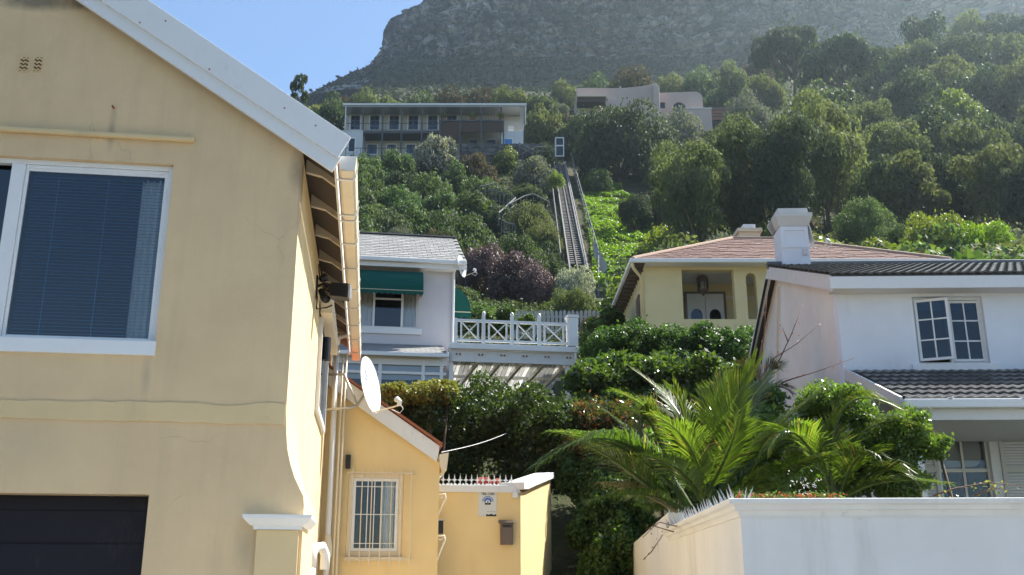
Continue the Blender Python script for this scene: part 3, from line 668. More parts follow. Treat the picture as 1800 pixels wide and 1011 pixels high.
MB().box(.005, .10, -.0 + .3, .42, p.z - .1, p.z + .1).build('shade', BLACK, t, bevel=.01)
MB().box(.0, .12, .29, .43, p.z + .101, p.z + .12).build('hood', GREYM, t)
# curly brackets at the wing's corner
for k, (a, b) in enumerate(((868, 905), (942, 985))):
    q0 = f(770, a).z; q1 = f(770, b).z
    t = thing('curved_bracket', ['thin white curved bracket above the black wall light on the cottage wing corner', 'thin white curved bracket below the black wall light on the cottage wing corner'][k], 'bracket', B, group='curved corner brackets')
    MB().tube([(.003, .15, q0), (.11, .15, q0 + .01), (.12, .15, q0 - .06), (.07, .15, (q0 + q1) / 2), (.003, .15, q1)], .012, 6).build('stay', WTD, t, smooth=True)
    MB().tube([(.003, .15, q0 - .05), (.06, .15, q0 - .05), (.09, .15, q0 - .02)], .009, 6).build('scroll', WTD, t, smooth=True)

# ------------------------------------------------------------------ gate wall with star spikes, sign and letter box
G = Frame(914, 940, 16.6, 6.0)
hG = thing('gate_wall', 'yellow wall with white coping and a row of star spikes', 'wall', G)
f = G.front
xg0 = f(770, 940).x - .6; zc0 = f(840, 866).z
MB().slab([(xg0, 0), (0, 0), (0, zc0), (xg0, zc0)], [], 0, .28).build('front_wall', YEL2, hG)
MB().box(xg0, .0, -.04, .32, zc0 + .001, zc0 + .12).build('coping', WTD, hG, bevel=.012)
# return wall climbing up the path
q = G.side(972, 842, 0.0)
L = 4.2; rise = 0.62
Q0 = (0.02, .0); pts = [(.0, 0), (L, 0), (L, zc0 + rise), (0, zc0)]
ret = MB(); an = R(-15)
def rt(x, y): return (x * math.cos(an) - y * math.sin(an), x * math.sin(an) + y * math.cos(an))
vs_ = []
for (yy, z) in ((.29, 0), (L, 0), (L, zc0 + rise), (.29, zc0 + .03), (.0, zc0 + .03), (0, 0)):
    for xx in (-.25, .0):
        a, b = rt(xx, yy); vs_.append((a + .012, b, z))
ret.add(vs_, [(0, 2, 4, 6, 8, 10), (1, 3, 5, 7, 9, 11), (0, 1, 3, 2), (2, 3, 5, 4), (4, 5, 7, 6), (6, 7, 9, 8), (8, 9, 11, 10), (10, 11, 1, 0)]).build('return_wall', YEL2, hG)
cpn = MB(); n = 9
for i in range(n):
    pass
vs_ = []
for (yy, z) in ((-.06, zc0 + .05), (.5, zc0 + .10), (1.3, zc0 + .22), (L + .05, zc0 + rise + .02)):
    for xx, dz in ((-.32, 0), (.07, 0), (.07, .12), (-.32, .12)):
        a, b = rt(xx, yy); vs_.append((a + .012, b, z + dz))
fs_ = [(0, 1, 2, 3), (15, 14, 13, 12)]
for i in range(3):
    for k in range(4): fs_.append((4*i+k, 4*i+(k+1) % 4, 4*i+4+(k+1) % 4, 4*i+4+k))
cpn.add(vs_, fs_).build('coping', WTD, hG, bevel=.01)
# star spikes
def star(w, h):
    pts = []; 
    for k, r in enumerate((1, .22, .62, .22, .75, .22, .62, .22)):
        a = R(90) - k * R(45); pts.append((math.cos(a) * r * w, math.sin(a) * r * h))
    return pts
sm = MB().slab(star(.075, .10), [], -.006, .006).box(-.012, .012, -.006, .006, -.10, -.05).mesh('spike', WTD)
for k in range(15):
    px = 779 + 10.0 * k
    x = f(px, 848, .14).x; 
    if x < -.05: obj('spike', sm, hG, (x, .14, zc0 + .215), (0, 0, 0.0))
rl = MB()
nz = 60
for k in range(30):
    x0 = xg0 + (0 - xg0) * k / 30; x1 = xg0 + (0 - xg0) * (k + 1) / 30
    rl.add([(x0, .02, zc0 + .121), ((x0 + x1) / 2, .02, zc0 + .155), (x1, .02, zc0 + .121), (x0, .10, zc0 + .121), ((x0 + x1) / 2, .10, zc0 + .155), (x1, .10, zc0 + .121)], [(0, 1, 4, 3), (1, 2, 5, 4), (0, 2, 1), (3, 4, 5)])
rl.build('zigzag_strip', WT, hG)
p = f(905, 868, -.03); MB().box(p.x - .045, p.x + .045, -.13, -.0, p.z - .07, p.z + .02).build('corbel', WTD, hG, bevel=.01)
# security sign
sgx0, sgx1, sgz0, sgz1 = f(841, 885).x, f(873, 885).x, f(857, 908).z, f(857, 866).z
sgn = thing('security_sign', 'white security sign with a black eye under a blue arc', 'sign', G)
sw_, sh_ = sgx1 - sgx0, sgz1 - sgz0
SIGNW = paint('sign white', (0.60, 0.60, 0.56), .5, .2); SIGNK = paint('sign black', (0.015, 0.015, 0.02), .5, .05); SIGNB = paint('sign blue', (0.05, 0.12, 0.38), .5, .05)
MB().box(sgx0, sgx1, -.010, -.002, sgz0, sgz1).build('board', SIGNW, sgn)
cx_, cz_ = sgx0 + sw_ * .51, sgz0 + sh_ * .60
def arc(r0, r1, a0, a1, y, name, mat, cx=cx_, cz=cz_, n=18):
    o = [(cx + r1 * math.cos(R(a0 + (a1 - a0) * i / n)), cz + r1 * math.sin(R(a0 + (a1 - a0) * i / n))) for i in range(n + 1)]
    i_ = [(cx + r0 * math.cos(R(a0 + (a1 - a0) * i / n)), cz + r0 * math.sin(R(a0 + (a1 - a0) * i / n))) for i in range(n + 1)]
    MB().slab(o + i_[::-1], [], y - .001, y).build(name, mat, sgn)
arc(.12 * sw_, .33 * sw_, 8, 172, -.0105, 'blue_arc', SIGNB)
for k in range(8):
    a = R(20 + 20 * k); r = .265 * sw_; c_ = Vector((cx_ + r * math.cos(a), -.0125, cz_ + r * math.sin(a))); d = Vector((math.cos(a), 0, math.sin(a))) * .045 * sw_; e = Vector((-math.sin(a), 0, math.cos(a))) * .022 * sw_
    MB().add([c_ - d - e, c_ + d - e, c_ + d + e, c_ - d + e], [(0, 1, 2, 3)]).build('arc_letter', SIGNW, sgn, fix=False)
MB().box(cx_ - .16 * sw_, cx_ + .16 * sw_, -.0128, -.0105, cz_ - .11 * sh_, cz_ + .03 * sh_).build('eye_block', SIGNK, sgn)
eye = [(cx_ + .14 * sw_ * math.cos(R(a)), cz_ + .045 * sh_ * math.sin(R(a)) * abs(math.sin(R(a))) ** .3) for a in range(0, 360, 20)]
MB().slab(eye, [], -.0145, -.0129).build('eye_white', WT, sgn)
MB().slab([(cx_ + .045 * sw_ * math.cos(R(a)), cz_ + .045 * sw_ * math.sin(R(a))) for a in range(0, 360, 30)], [], -.016, -.0146).build('pupil', SIGNK, sgn)
MB().slab([(sgx0 + .42 * sw_, sgz0 + .01 * sh_), (sgx1 - .02 * sw_, sgz0 + .01 * sh_), (sgx1 - .02 * sw_, sgz0 + .10 * sh_), (sgx0 + .82 * sw_, sgz0 + .07 * sh_), (sgx0 + .7 * sw_, sgz0 + .115 * sh_), (sgx0 + .58 * sw_, sgz0 + .07 * sh_), (sgx0 + .42 * sw_, sgz0 + .10 * sh_)], [], -.0125, -.0105).build('footer_bar', SIGNK, sgn)
for k in range(3): MB().box(sgx0 + (.48 + .17 * k) * sw_, sgx0 + (.58 + .17 * k) * sw_, -.0115, -.0105, sgz0 + .19 * sh_, sgz0 + .205 * sh_).build('small_print', SIGNK, sgn)
fc = bpy.data.curves.new('sign_number', 'FONT'); fc.body = '788-1200'; fc.align_x = 'CENTER'; fc.size = .16 * sw_ / .6; fc.extrude = .0008; fc.offset = .0012
fo = bpy.data.objects.new('tmp', fc); COL.objects.link(fo); dg = bpy.context.evaluated_depsgraph_get()
me = bpy.data.meshes.new_from_object(fo.evaluated_get(dg)); bpy.data.objects.remove(fo); me.materials.clear(); me.materials.append(SIGNK)
xs_ = [v.co.x for v in me.vertices]; sc_ = .72 * sw_ / (max(xs_) - min(xs_))
obj('sign_number', me, sgn, (sgx0 + sw_ * .5, -.0115, sgz1 - sh_ * .105), (R(90), 0, 0), (sc_, sc_, 1))
# letter box
lb0, lb1, lz0, lz1 = f(879, 940).x, f(901, 940).x, f(890, 958).z, f(890, 918).z
BRZ = paint('brown metal', (0.16, 0.115, 0.085), .45, .35, metal=.3)
lbx = thing('letter_box', 'brown metal letter box hung on the yellow gate wall', 'letter box', G)
MB().slab([(lb0, lz0), (lb1, lz0), (lb1, lz1 - .02), (lb0 - .005, lz1 - .02)], [], -.11, -.001).build('body', BRZ, lbx, bevel=.008)
MB().hexa([(lb0 - .03, -.15, lz1 - .019), (lb1 + .015, -.15, lz1 - .019), (lb1 + .015, 0, lz1 - .019), (lb0 - .03, 0, lz1 - .019), (lb0 - .03, -.13, lz1 + .012), (lb1 + .015, -.13, lz1 + .012), (lb1 + .015, 0, lz1 + .035), (lb0 - .03, 0, lz1 + .035)]).build('lid', BRZ, lbx, bevel=.004)
MB().box(lb0 + .03, lb1 - .03, -.114, -.111, lz1 - .085, lz1 - .05).build('slot', SIGNK, lbx)
MB().box(lb0 + .02, lb1 - .02, -.118, -.111, lz0 + .02, lz1 - .1).build('door', BRZ, lbx, bevel=.003)
# overhead wire
w0, w1 = P(776, 795, 15.6), P(890, 762, 21.5); pts = [w0.lerp(w1, i / 8) - Vector((0, 0, .04 * math.sin(i / 8 * math.pi))) for i in range(9)]
tag(MB().tube([p - w0 for p in pts], .006, 6).build('overhead_cable', WTD), 'thin pale cable running from the cottage wing into the dark hedge', 'cable').location = w0

# ------------------------------------------------------------------ white boundary wall at the right
F = Frame(1304, 940, 8.0, -2.5)
WALLG = plaster('grimy coping plaster', (0.70, 0.69, 0.66), (0.20, 0.17, 0.12), 0.85, scale=1.6)
hF = thing('boundary_wall', 'weathered white garden wall with moulded coping, fan spikes on its side', 'wall', F)
f = F.front
ztF = f(1500, 908).z; zcap = f(1500, 876, -.06).z
ys = F.side(1176, 940).y; YE = F.side(1113, 980).y; print('F', ys, YE)
MB().box(0, 9, 0, .3, -.2, ztF).build('front_wall', WALLF, hF)
MB().box(0, .3, .3, ys, -.2, ztF).build('side_wall', WALLF, hF)
hc = zcap - ztF
cp = [(-.32, 0), (0.0, 0.0), (.012, 0), (.016, .02 * hc / .14), (.03, .045 * hc / .14), (.05, .055 * hc / .14), (.06, .085 * hc / .14), (.095, .10 * hc / .14), (.10, hc - .005), (.092, hc), (-.32, hc)]
MB().sweep([(0, ys, ztF), (0, 0, ztF), (9, 0, ztF)], [(o, z) for o, z in cp]).build('coping', WALLG, hF)
# higher plain stretch behind
q0 = F.side(1178, 901); q1 = F.side(1113, 955)
zz0 = F.side(1182, 902).z
hi_z = F.front(1180, 901, ys).z
MB().slab([(ys + .002, -.2), (YE, -.2), (YE, F.side(1113, 956).z), (ys + .002, hi_z)], [], 0.0, .3, 'yz').build('rear_stretch', WALLF, hF)
print('F wall', ztF, zcap, hi_z, q0, q1)
SPK = paint('spike steel', (0.45, 0.45, 0.44), .4, .3, metal=.4)
sm = MB().add([(-.012, 0, 0), (.012, 0, 0), (.012, .018, 0), (-.012, .018, 0), (0, .009, .13)], [(0, 1, 4), (1, 2, 4), (2, 3, 4), (3, 0, 4), (0, 3, 2, 1)]).mesh('spike', SPK)
r_ = random.Random(5)
for k in range(34):
    y = .15 + k * (ys - .3) / 33
    for xo, tl in ((-.02, -.35), (.09, .3)): obj('spike', sm, hF, (xo, y, zcap), (r_.uniform(-.1, .1), tl + r_.uniform(-.15, .15), r_.uniform(-.2, .2)), (1, 1, r_.uniform(.85, 1.15)))
for k in range(7):
    obj('spike', sm, hF, (.06 + .035 * k, ys + .25, hi_z - .01), (r_.uniform(-.2, .2), (k - 3) * .12, 0), (1, 1, 1.6))
# ------------------------------------------------------------------ grey house with green awnings
GREYP = plaster('lilac grey plaster', (0.60, 0.58, 0.60), (0.3, 0.28, 0.26), 0.25, scale=.5)
SHING = [paint('grey shingle %d' % k, (c, c * .985, c * .96), .9, .4, scale=.7) for k, c in enumerate((.21, .235, .26, .19))]
GREEN = paint('green awning cloth', (0.005, 0.075, 0.06), .8, .25, spec=.2)
PIPE = paint('awning piping', (0.55, 0.52, 0.36), .7, .1)
C = Frame(799, 560, 30.0, 9.0)
hC = thing('awning_house', 'lilac grey house with green awnings and a white railed deck', 'house', C)
f = C.front
ez = f(700, 462, -.35).z; xl = -7.0; zl = f(700, 606).z
z0C = H(C.O.x, C.O.y) - 1.0
wx0, wx1, wz0, wz1 = f(650, 545).x - .55, f(735, 545).x, f(690, 577).z, f(690, 509).z
MB().slab([(xl, z0C), (0, z0C), (0, ez + .1), (xl, ez + .1)], [rect(wx0, wx1, wz0, wz1)], 0, .22).build('front_wall', GREYP, hC)
yr = 3.1; rz = f(718, 416, yr).z; hz = rz - ez
MB().slab([(.22, z0C), (6.2, z0C), (6.2, ez), (yr, rz - .12), (.22, ez)], [], -.2, -.001, 'yz').build('gable_wall', GREYP, hC)
MB().slab([(xl, z0C), (0, z0C), (0, ez), (xl, ez)], [], 6.0, 6.2).build('rear_wall', GREYP, hC)
# roof boards, then single shingles on the front slope
xr0, xr1 = xl - .2, .32; ye = -.38; zsl = (rz - (ez + .12)) / (yr - ye)
roofz = lambda y: ez + .12 + zsl * (y - ye)
rf = MB()
rf.slab([(ye, roofz(ye)), (yr, rz), (2 * yr - ye, roofz(ye)), (2 * yr - ye, roofz(ye) - .1), (yr, rz - .1), (ye, roofz(ye) - .1)], [], xr0, xr1, 'yz')
rf = rf.build('roof', SHING[3], hC)
th = math.atan(zsl); ux = .30; nrow = 14; rowl = (yr - ye) / math.cos(th) / nrow
sme = [MB().box(-ux / 2 + .006, ux / 2 - .006, 0, rowl * 1.08, 0, .022).mesh('shingle', m_) for m_ in SHING]
r_ = random.Random(9); cnt = 0
for i in range(nrow):
    yy = ye + i * rowl * math.cos(th); off = (i % 2) * ux / 2
    nx = int(4.9 / ux)
    for k in range(nx):
        x = xr1 - ux / 2 - off - k * ux + (.0 if off == 0 else 0.0)
        o = obj('shingle', sme[r_.choice((0, 0, 1, 1, 2))], rf, (x, yy, roofz(yy) + .012 + r_.uniform(0, .004)), (th - R(2.2), 0, 0)); cnt += 1
MB().box(xr0, xr1, yr - .12, yr + .12, rz + .03, rz + .06).build('ridge_cap', SHING[2], hC)
MB().box(xr0, xr1 - .02, ye - .12, ye - .01, ez + .0, ez + .13).build('gutter', WT, hC, bevel=.02)
MB().box(xr0, xr1, ye + .001, ye + .04, ez - .14, ez + .02).build('fascia', WT, hC)
MB().box(xr0, .0, ye + .04, -.001, ez - .13, ez - .10).build('soffit', WT, hC)
MB().hexa([(xr1 - .03, ye, roofz(ye) - .32), (xr1, ye, roofz(ye) - .32), (xr1, yr, rz - .22), (xr1 - .03, yr, rz - .22), (xr1 - .03, ye, roofz(ye) - .1), (xr1, ye, roofz(ye) - .1), (xr1, yr, rz - .1), (xr1 - .03, yr, rz - .1)]).build('bargeboard', WT, hC)
MB().tube([(-.06, -.05, ez - .12), (-.06, -.05, zl)], .04, 8).build('downpipe', WT, hC)
# awninged window
win = frame_rect(MB(), wx0, wx1, wz0, wz1, .06, .04, .12).build('window', WT, hC)
MB().box(f(640, 580).x - .4, f(741, 580).x, -.06, .1, wz0 - .19, wz0).build('sill', WT, win, bevel=.01)
mx0, mx1 = f(657, 545).x, f(707, 545).x
for x in (mx0, mx1): MB().box(x - .035, x + .035, .03, .12, wz0 + .06, wz1 - .06).build('mullion', WT, win)
MB().box(mx0 + .035, mx1 - .035, .04, .11, wz1 - .32, wz1 - .27).build('transom', WT, win)
for a, b in ((wx0 + .06, mx0 - .035), (mx0 + .035, mx1 - .035), (mx1 + .035, wx1 - .06)): MB().box(a, b, .075, .08, wz0 + .06, wz1 - .06).build('pane', GLASS, win)
curtain(win, wx0 + .05, mx0 - .05, .12, wz0, wz1, 4, amp=.02); curtain(win, mx1 + .02, wx1 - .05, .12, wz0, wz1, 4, amp=.02)
room(hC, wx0, wx1, .22, 2.4, wz0, wz1, paint('brown interior', (.14, .11, .09), .9, .1))
# opened casement on the left
def awning(parent, x0, x1, zt, zb, dep, name='awning', y0=0.0):
    """barrel awning: quarter-round hood with scalloped valance"""
    n = 9; v = []; q = []
    for x in (x0, x1):
        for i in range(n + 1):
            a = R(90) * i / n; v.append((x, y0 - dep * math.sin(a), zb + (zt - zb) * math.cos(a)))
    for i in range(n): q.append((i, i + 1, n + 2 + i, n + 1 + i))
    for s_, xx in ((0, x0), (n + 1, x1)):
        v.append((xx, y0, zb)); c_ = len(v) - 1
        for i in range(n): q.append((s_ + i, s_ + i + 1, c_))
    aw = MB().add(v, q).build(name, GREEN, parent, fix=False)
    k = max(4, int((x1 - x0) / .16)); lo = []; hi = []
    for i in range(k * 6 + 1):
        t = i / (k * 6); lo.append((x0 + (x1 - x0) * t, zb - .10 - .05 * abs(math.sin(t * k * math.pi)))); hi.append((x0 + (x1 - x0) * t, zb + .002))
    MB().slab(lo + hi[::-1], [], y0 - dep - .012, y0 - dep - .004).build('valance', GREEN, aw)
    MB().box(x0, x1, y0 - dep - .018, y0 - dep - .003, zb - .02, zb).build('piping', PIPE, aw)
    return aw
awning(hC, f(640, 490).x - .7, f(744, 490, -.5).x, f(690, 478).z, f(690, 509, -.75).z, .75)
# side awning on the gable wall
ay0, ay1 = 1.0, 2.9; atz = f(800, 506, 1.0).z; abz = f(815, 548, 1.0).z
n = 10; v = []; q = []
for y in (ay0, ay1):
    for i in range(n + 1):
        a = R(90) * i / n; v.append((.62 * math.sin(a), y, abz + (atz - abz) * math.cos(a)))
    v.append((0.001, y, abz))
for i in range(n): q.append((i, i + 1, n + 2 + i + 1, n + 2 + i)); q.append((i, i + 1, n + 1)); q.append((n + 2 + i, n + 3 + i, 2 * n + 3))
aw = MB().add(v, q).build('awning', GREEN, hC, fix=False)
lo = []; hi = []
for i in range(37):
    t = i / 36; lo.append((.001 + .62 * t, abz - .16 - .06 * abs(math.sin(t * 3 * math.pi)))); hi.append((.001 + .62 * t, abz + .002))
MB().slab(lo + hi[::-1], [], ay0 - .01, ay0 - .002).build('valance', GREEN, aw); MB().box(.0, .63, ay0 - .016, ay0 - .003, abz - .03, abz).build('piping', PIPE, aw)
# lower lean-to roof and sunroom
lz = f(700, 626, -1.3).z; xq = f(785, 625, -1.3).x
lr = MB().hexa([(xl, -1.45, lz), (xq, -1.45, lz), (xq, -.002, zl - .08), (xl, -.002, zl - .08), (xl, -1.45, lz + .08), (xq, -1.45, lz + .08), (xq, -.002, zl), (xl, -.002, zl)]).build('lean_to_roof', SHING[3], hC)
th2 = math.atan2(zl - lz - .08, 1.448)
for i in range(7):
    for k in range(15):
        yy = -1.45 + i * .205; obj('shingle', sme[r_.choice((0, 1, 2))], lr, (xq - ux / 2 - (i % 2) * ux / 2 - k * ux, yy, lz + .085 + (yy + 1.45) * math.tan(th2)), (th2 - R(1.5), 0, 0), (1, .8, .8))
MB().box(xl, xq + .05, -1.57, -1.46, lz - .05, lz + .07).build('gutter', WT, hC, bevel=.02)
sf0 = f(700, 640, -1.3).z
mb = MB(); mb.box(xl, xq, -1.3, -1.2, sf0 - .02, lz); sun_ = mb.build('sunroom', WT, hC)
zbot = f(700, 700, -1.3).z - .5; ztr = f(700, 655, -1.3).z
for px in (640, 668, 744, 776): x = f(px, 650, -1.3).x; MB().box(x - .05, x + .05, -1.3, -1.2, zbot, sf0 - .02).build('post', WT, sun_)
MB().box(xl, xq, -1.295, -1.21, ztr - .04, ztr + .04).build('transom', WT, sun_)
SLD = paint('sunroom blind', (.66, .71, .75), .7, .1)
MB().box(xl, xq - .1, -1.23, -1.225, zbot, sf0 - .02).build('pane', GLASS, sun_)
MB().box(xl, xq - .12, -1.215, -1.21, f(700, 668, -1.2).z, sf0).build('roller_blind', SLD, sun_)
MB().box(xl, xq, -.05, -.002, z0C, zl - .1).build('rear_panel', paint('slate blue panel', (.06, .08, .12), .8, .1), sun_)
# deck with crossed balustrade
dx0 = f(791, 615, -1.3).x; dx1 = f(1014, 615, -1.3).x; dzt = f(900, 606, -1.3).z
dk = thing('timber_deck', 'white timber deck on beams with ribbed underside beside the awning house', 'deck', C)
MB().box(dx0, dx1, -1.3, -.5, dzt - .1, dzt).build('deck_floor', WTD, dk)
MB().box(dx0 - .02, dx1 + .05, -1.42, -1.301, dzt - .2, dzt - .02).build('gutter', WT, dk, bevel=.02)
bz = f(900, 626, -1.25).z
MB().box(dx0 + .05, dx1 - .05, -1.28, -1.2, bz - .22, dzt - .2).build('beam', WTD, dk)
RUST = paint('rusty bolt', (.22, .10, .04), .8, .3)
for k in range(6):
    x = dx0 + .25 + k * (dx1 - dx0 - .5) / 5
    for s_ in (-.05, .05): MB().tube([(x + s_, -1.32, bz), (x + s_, -1.28, bz)], .028, 6).build('bolt', RUST, dk)
for px in (793, 997): x = f(px, 640, -1.15).x; MB().box(x - .06, x + .06, -1.2, -1.08, z0C, dzt - .1).build('post', WT, dk)
MB().tube([(dx1 - .05, -1.36, dzt - .2), (dx1 - .05, -1.36, dzt - .75), (dx1 - .25, -1.3, dzt - .95), (dx1 - .25, -1.3, z0C)], .045, 8).build('downpipe', WT, dk)
# ribbed lean-to under the deck
lz0 = f(900, 634, -.9).z; lz1 = f(900, 664, 1.9).z
RIBT = leaf('translucent sheeting', (.72, .72, .70), (.78, .78, .76), .5, .5, .3, tcol=(1, 1, 1))
nrib = 26
for k in range(nrib):
    x0 = dx0 + .15 + k * (dx1 - dx0 - .4) / nrib; w = (dx1 - dx0 - .4) / nrib
    MB().hexa([(x0, -.9, lz0 - .1), (x0 + w * .8, -.9, lz0 - .1), (x0 + w * .8, 2.1, lz0 - .55), (x0, 2.1, lz0 - .55), (x0, -.9, lz0 - .07), (x0 + w * .8, -.9, lz0 - .07), (x0 + w * .8, 2.1, lz0 - .52), (x0, 2.1, lz0 - .52)]).build('ceiling_rib', RIBT, dk)
for k in range(5):
    x0 = dx0 + .5 + k * (dx1 - dx0 - .9) / 4.4
    MB().bar((x0 + .35, -1.0, lz0 - .12), (x0 - .1, 1.4, lz0 - .62), .09, .12).build('joist', WTD, dk)
for t_ in (.35, .75): MB().box(dx0 + .1, dx1 - .2, -.9 + 3 * t_, -.84 + 3 * t_, lz0 - .2 - .45 * t_, lz0 - .11 - .45 * t_).build('batten', WTD, dk)
MB().box(dx0, dx1, 2.15, 2.3, z0C, dzt - .11).build('back_panel', DARKIN, dk)
bl = thing('deck_balustrade', 'white crossed balustrade with finial posts on the timber deck', 'railing', C)
pxs = [801, 850, 900, 948, 996]; xs = [f(p, 585, -1.25).x for p in pxs]; rt0, rb0 = f(900, 566, -1.25).z, f(900, 600, -1.25).z
for i, x in enumerate(xs[:-1] if True else xs):
    tall = .16 if i else .05
    MB().box(x - .05, x + .05, -1.29, -1.21, dzt + .002, rt0 + tall).build('post', WT, bl)
    if i: MB().lathe([(.0, 0), (.03, .0), (.055, .05), (.055, .08), (.03, .13), (0, .14)], 10, org=(x, -1.25, rt0 + tall)).build('finial', WT, bl, smooth=True)
ep0, ep1 = f(997, 585, -1.25).x, f(1014, 585, -1.25).x
MB().box(ep0, ep1, -1.42, -1.05, dzt + .002, f(1005, 560, -1.25).z).build('end_pillar', WT, bl, bevel=.015); MB().box(ep0 - .03, ep1 + .03, -1.45, -1.02, f(1005, 560, -1.25).z + .001, f(1005, 557, -1.25).z + .02).build('pillar_cap', WT, bl)
for i in range(4):
    a, b = xs[i] + .05, (xs[i + 1] - .05 if i < 3 else ep0)
    MB().box(a, b, -1.285, -1.215, rt0 - .05, rt0 + .03).build('top_rail', WT, bl); MB().box(a, b, -1.28, -1.22, rb0 - .05, rb0 + .02).build('bottom_rail', WT, bl)
    a2, b2 = a + .14, b - .14
    for x in (a2 - .05, b2 + .0): MB().box(x, x + .05, -1.275, -1.225, rb0 + .02, rt0 - .05).build('baluster', WT, bl)
    MB().bar((a2, -1.255, rb0 + .04), (b2, -1.255, rt0 - .07), .03, .05, up=(0, 1, 0)).build('cross_bar', WT, bl)
    MB().bar((a2, -1.235, rt0 - .07), (b2, -1.235, rb0 + .04), .03, .05, up=(0, 1, 0)).build('cross_bar', WT, bl)
cd_ = C.world(f(812, 468, -.3)); dish('satellite_dish', 'white satellite dish on the roof corner of the awning house', cd_, (0.93, -0.34, 0.15), .62, .72, C.world(f(836, 478, -.75)), mount=[[cd_, C.world((-.02, -.02, f(800, 470).z))]])

# ------------------------------------------------------------------ yellow house with the red hipped roof
REDS = [paint('red slate %d' % k, c, .9, .45, dirt=(.12, .08, .06), scale=1.5) for k, c in enumerate(((.115, .05, .038), (.14, .064, .048), (.098, .043, .035), (.13, .068, .055)))]
E = Frame(1135, 560, 33.0, 0.5)
hE = thing('red_roof_house', 'pale yellow house with red hipped roof and an open veranda', 'house', E)
f = E.front
ezE = f(1250, 461, -.4).z; z0E = H(E.O.x, E.O.y) - 1.5
W_ = f(1668, 462, -.4).x - .35
opx0, opx1, opz0, opz1 = f(1200, 520).x, f(1292, 520).x, f(1240, 561).z, f(1240, 474).z
ax0, ax1 = f(1313, 520).x, f(1331, 520).x; azt = f(1320, 480).z; rr_ = (ax1 - ax0) / 2
archp = [(ax0, opz0), (ax1, opz0)] + [((ax0 + ax1) / 2 + rr_ * math.cos(R(a)), azt - rr_ + rr_ * math.sin(R(a))) for a in range(0, 181, 20)]
MB().slab([(0, z0E), (W_, z0E), (W_, ezE), (0, ezE)], [rect(opx0, opx1, opz0, opz1), archp, rect(ax1 + 1.1, ax1 + 4.2, opz0 - 1, opz1)], 0, .35).build('front_wall', YEL3, hE)  # last opening is unseen, added to let light into the veranda
MB().box(0, .3, .35, 8.0, z0E, ezE).build('side_wall', YEL3, hE); MB().box(W_ - .3, W_, .35, 8, z0E, ezE).build('side_wall', YEL3, hE); MB().box(0, W_, 8.0, 8.3, z0E, ezE).build('rear_wall', YEL3, hE)
# veranda behind the openings
MB().box(.3, W_ - .3, 2.2, 2.4, z0E, ezE).build('veranda_back_wall', YEL3, hE)
MB().box(.3, W_ - .3, .35, 2.2, opz0 - .12, opz0 - .02).build('veranda_floor', GREYP, hE)
MB().box(.3, W_ - .3, .35, 2.2, opz1 + .12, opz1 + .2).build('veranda_ceiling', WTD, hE)
MB().box(.3, W_ - .3, 2.17, 2.2, opz1 - .42, opz1 - .36).build('picture_rail', WTD, hE)
dx0_, dx1_ = f(1203, 530, 2.18).x, f(1275, 530, 2.18).x; dzt_ = f(1240, 514, 2.18).z
dr = frame_rect(MB(), dx0_, dx1_, opz0 - .6, dzt_, .08, 2.08, 2.19).build('veranda_doors', BRZ, hE)
mid = (dx0_ + dx1_) / 2
for a, b in ((dx0_ + .08, mid - .01), (mid + .01, dx1_ - .08)):
    w = b - a; za = f(1240, 550, 2.18).z
    hole = [(a + .12, opz0 - .5), (b - .12, opz0 - .5)] + [((a + b) / 2 + (w / 2 - .12) * math.cos(R(t)), za - .12 + .25 * math.sin(R(t))) for t in range(0, 181, 20)]
    lf = MB().slab([(a, opz0 - .55), (b, opz0 - .55), (b, dzt_ - .08), (a, dzt_ - .08)], [hole], 2.10, 2.15).build('door_leaf', WTD, dr)
    MB().box(a + .1, b - .1, 2.155, 2.16, opz0 - .5, za + .15).build('pane', GLASSB, dr)
# lantern
lx, lzt = f(1235, 500, 1.1).x, f(1235, 479, 1.1).z; lzb = f(1235, 532, 1.1).z; LH = lzt - lzb
lan = thing('hanging_lantern', 'dark metal hanging lantern inside the yellow veranda', 'lantern', E)
MB().tube([(lx, 1.1, opz1 + .14), (lx, 1.1, lzt - .1)], .012, 6).build('chain', BLACK, lan)
MB().lathe([(.0, 0), (.03, -.02), (.05, -.08), (.16, -.16), (.22, -.26), (.2, -.28), (0, -.27)], 6, org=(lx, 1.1, lzt)).build('crown', BRZ, lan)
MB().lathe([(.18, 0), (.19, .0), (.19, -.34), (.18, -.34)], 6, org=(lx, 1.1, lzt - .29)).build('glass_body', GLASS, lan)
for k in range(6): a = R(60 * k); MB().tube([(lx + .2 * math.cos(a), 1.1 + .2 * math.sin(a), lzt - .27), (lx + .19 * math.cos(a), 1.1 + .19 * math.sin(a), lzt - .64)], .014, 5).build('rib', BRZ, lan)
MB().lathe([(.0, -.0), (.21, 0), (.2, -.04), (.1, -.12), (.04, -.16), (.05, -.2), (0, -.26)], 6, org=(lx, 1.1, lzt - .63)).build('finial', BRZ, lan)
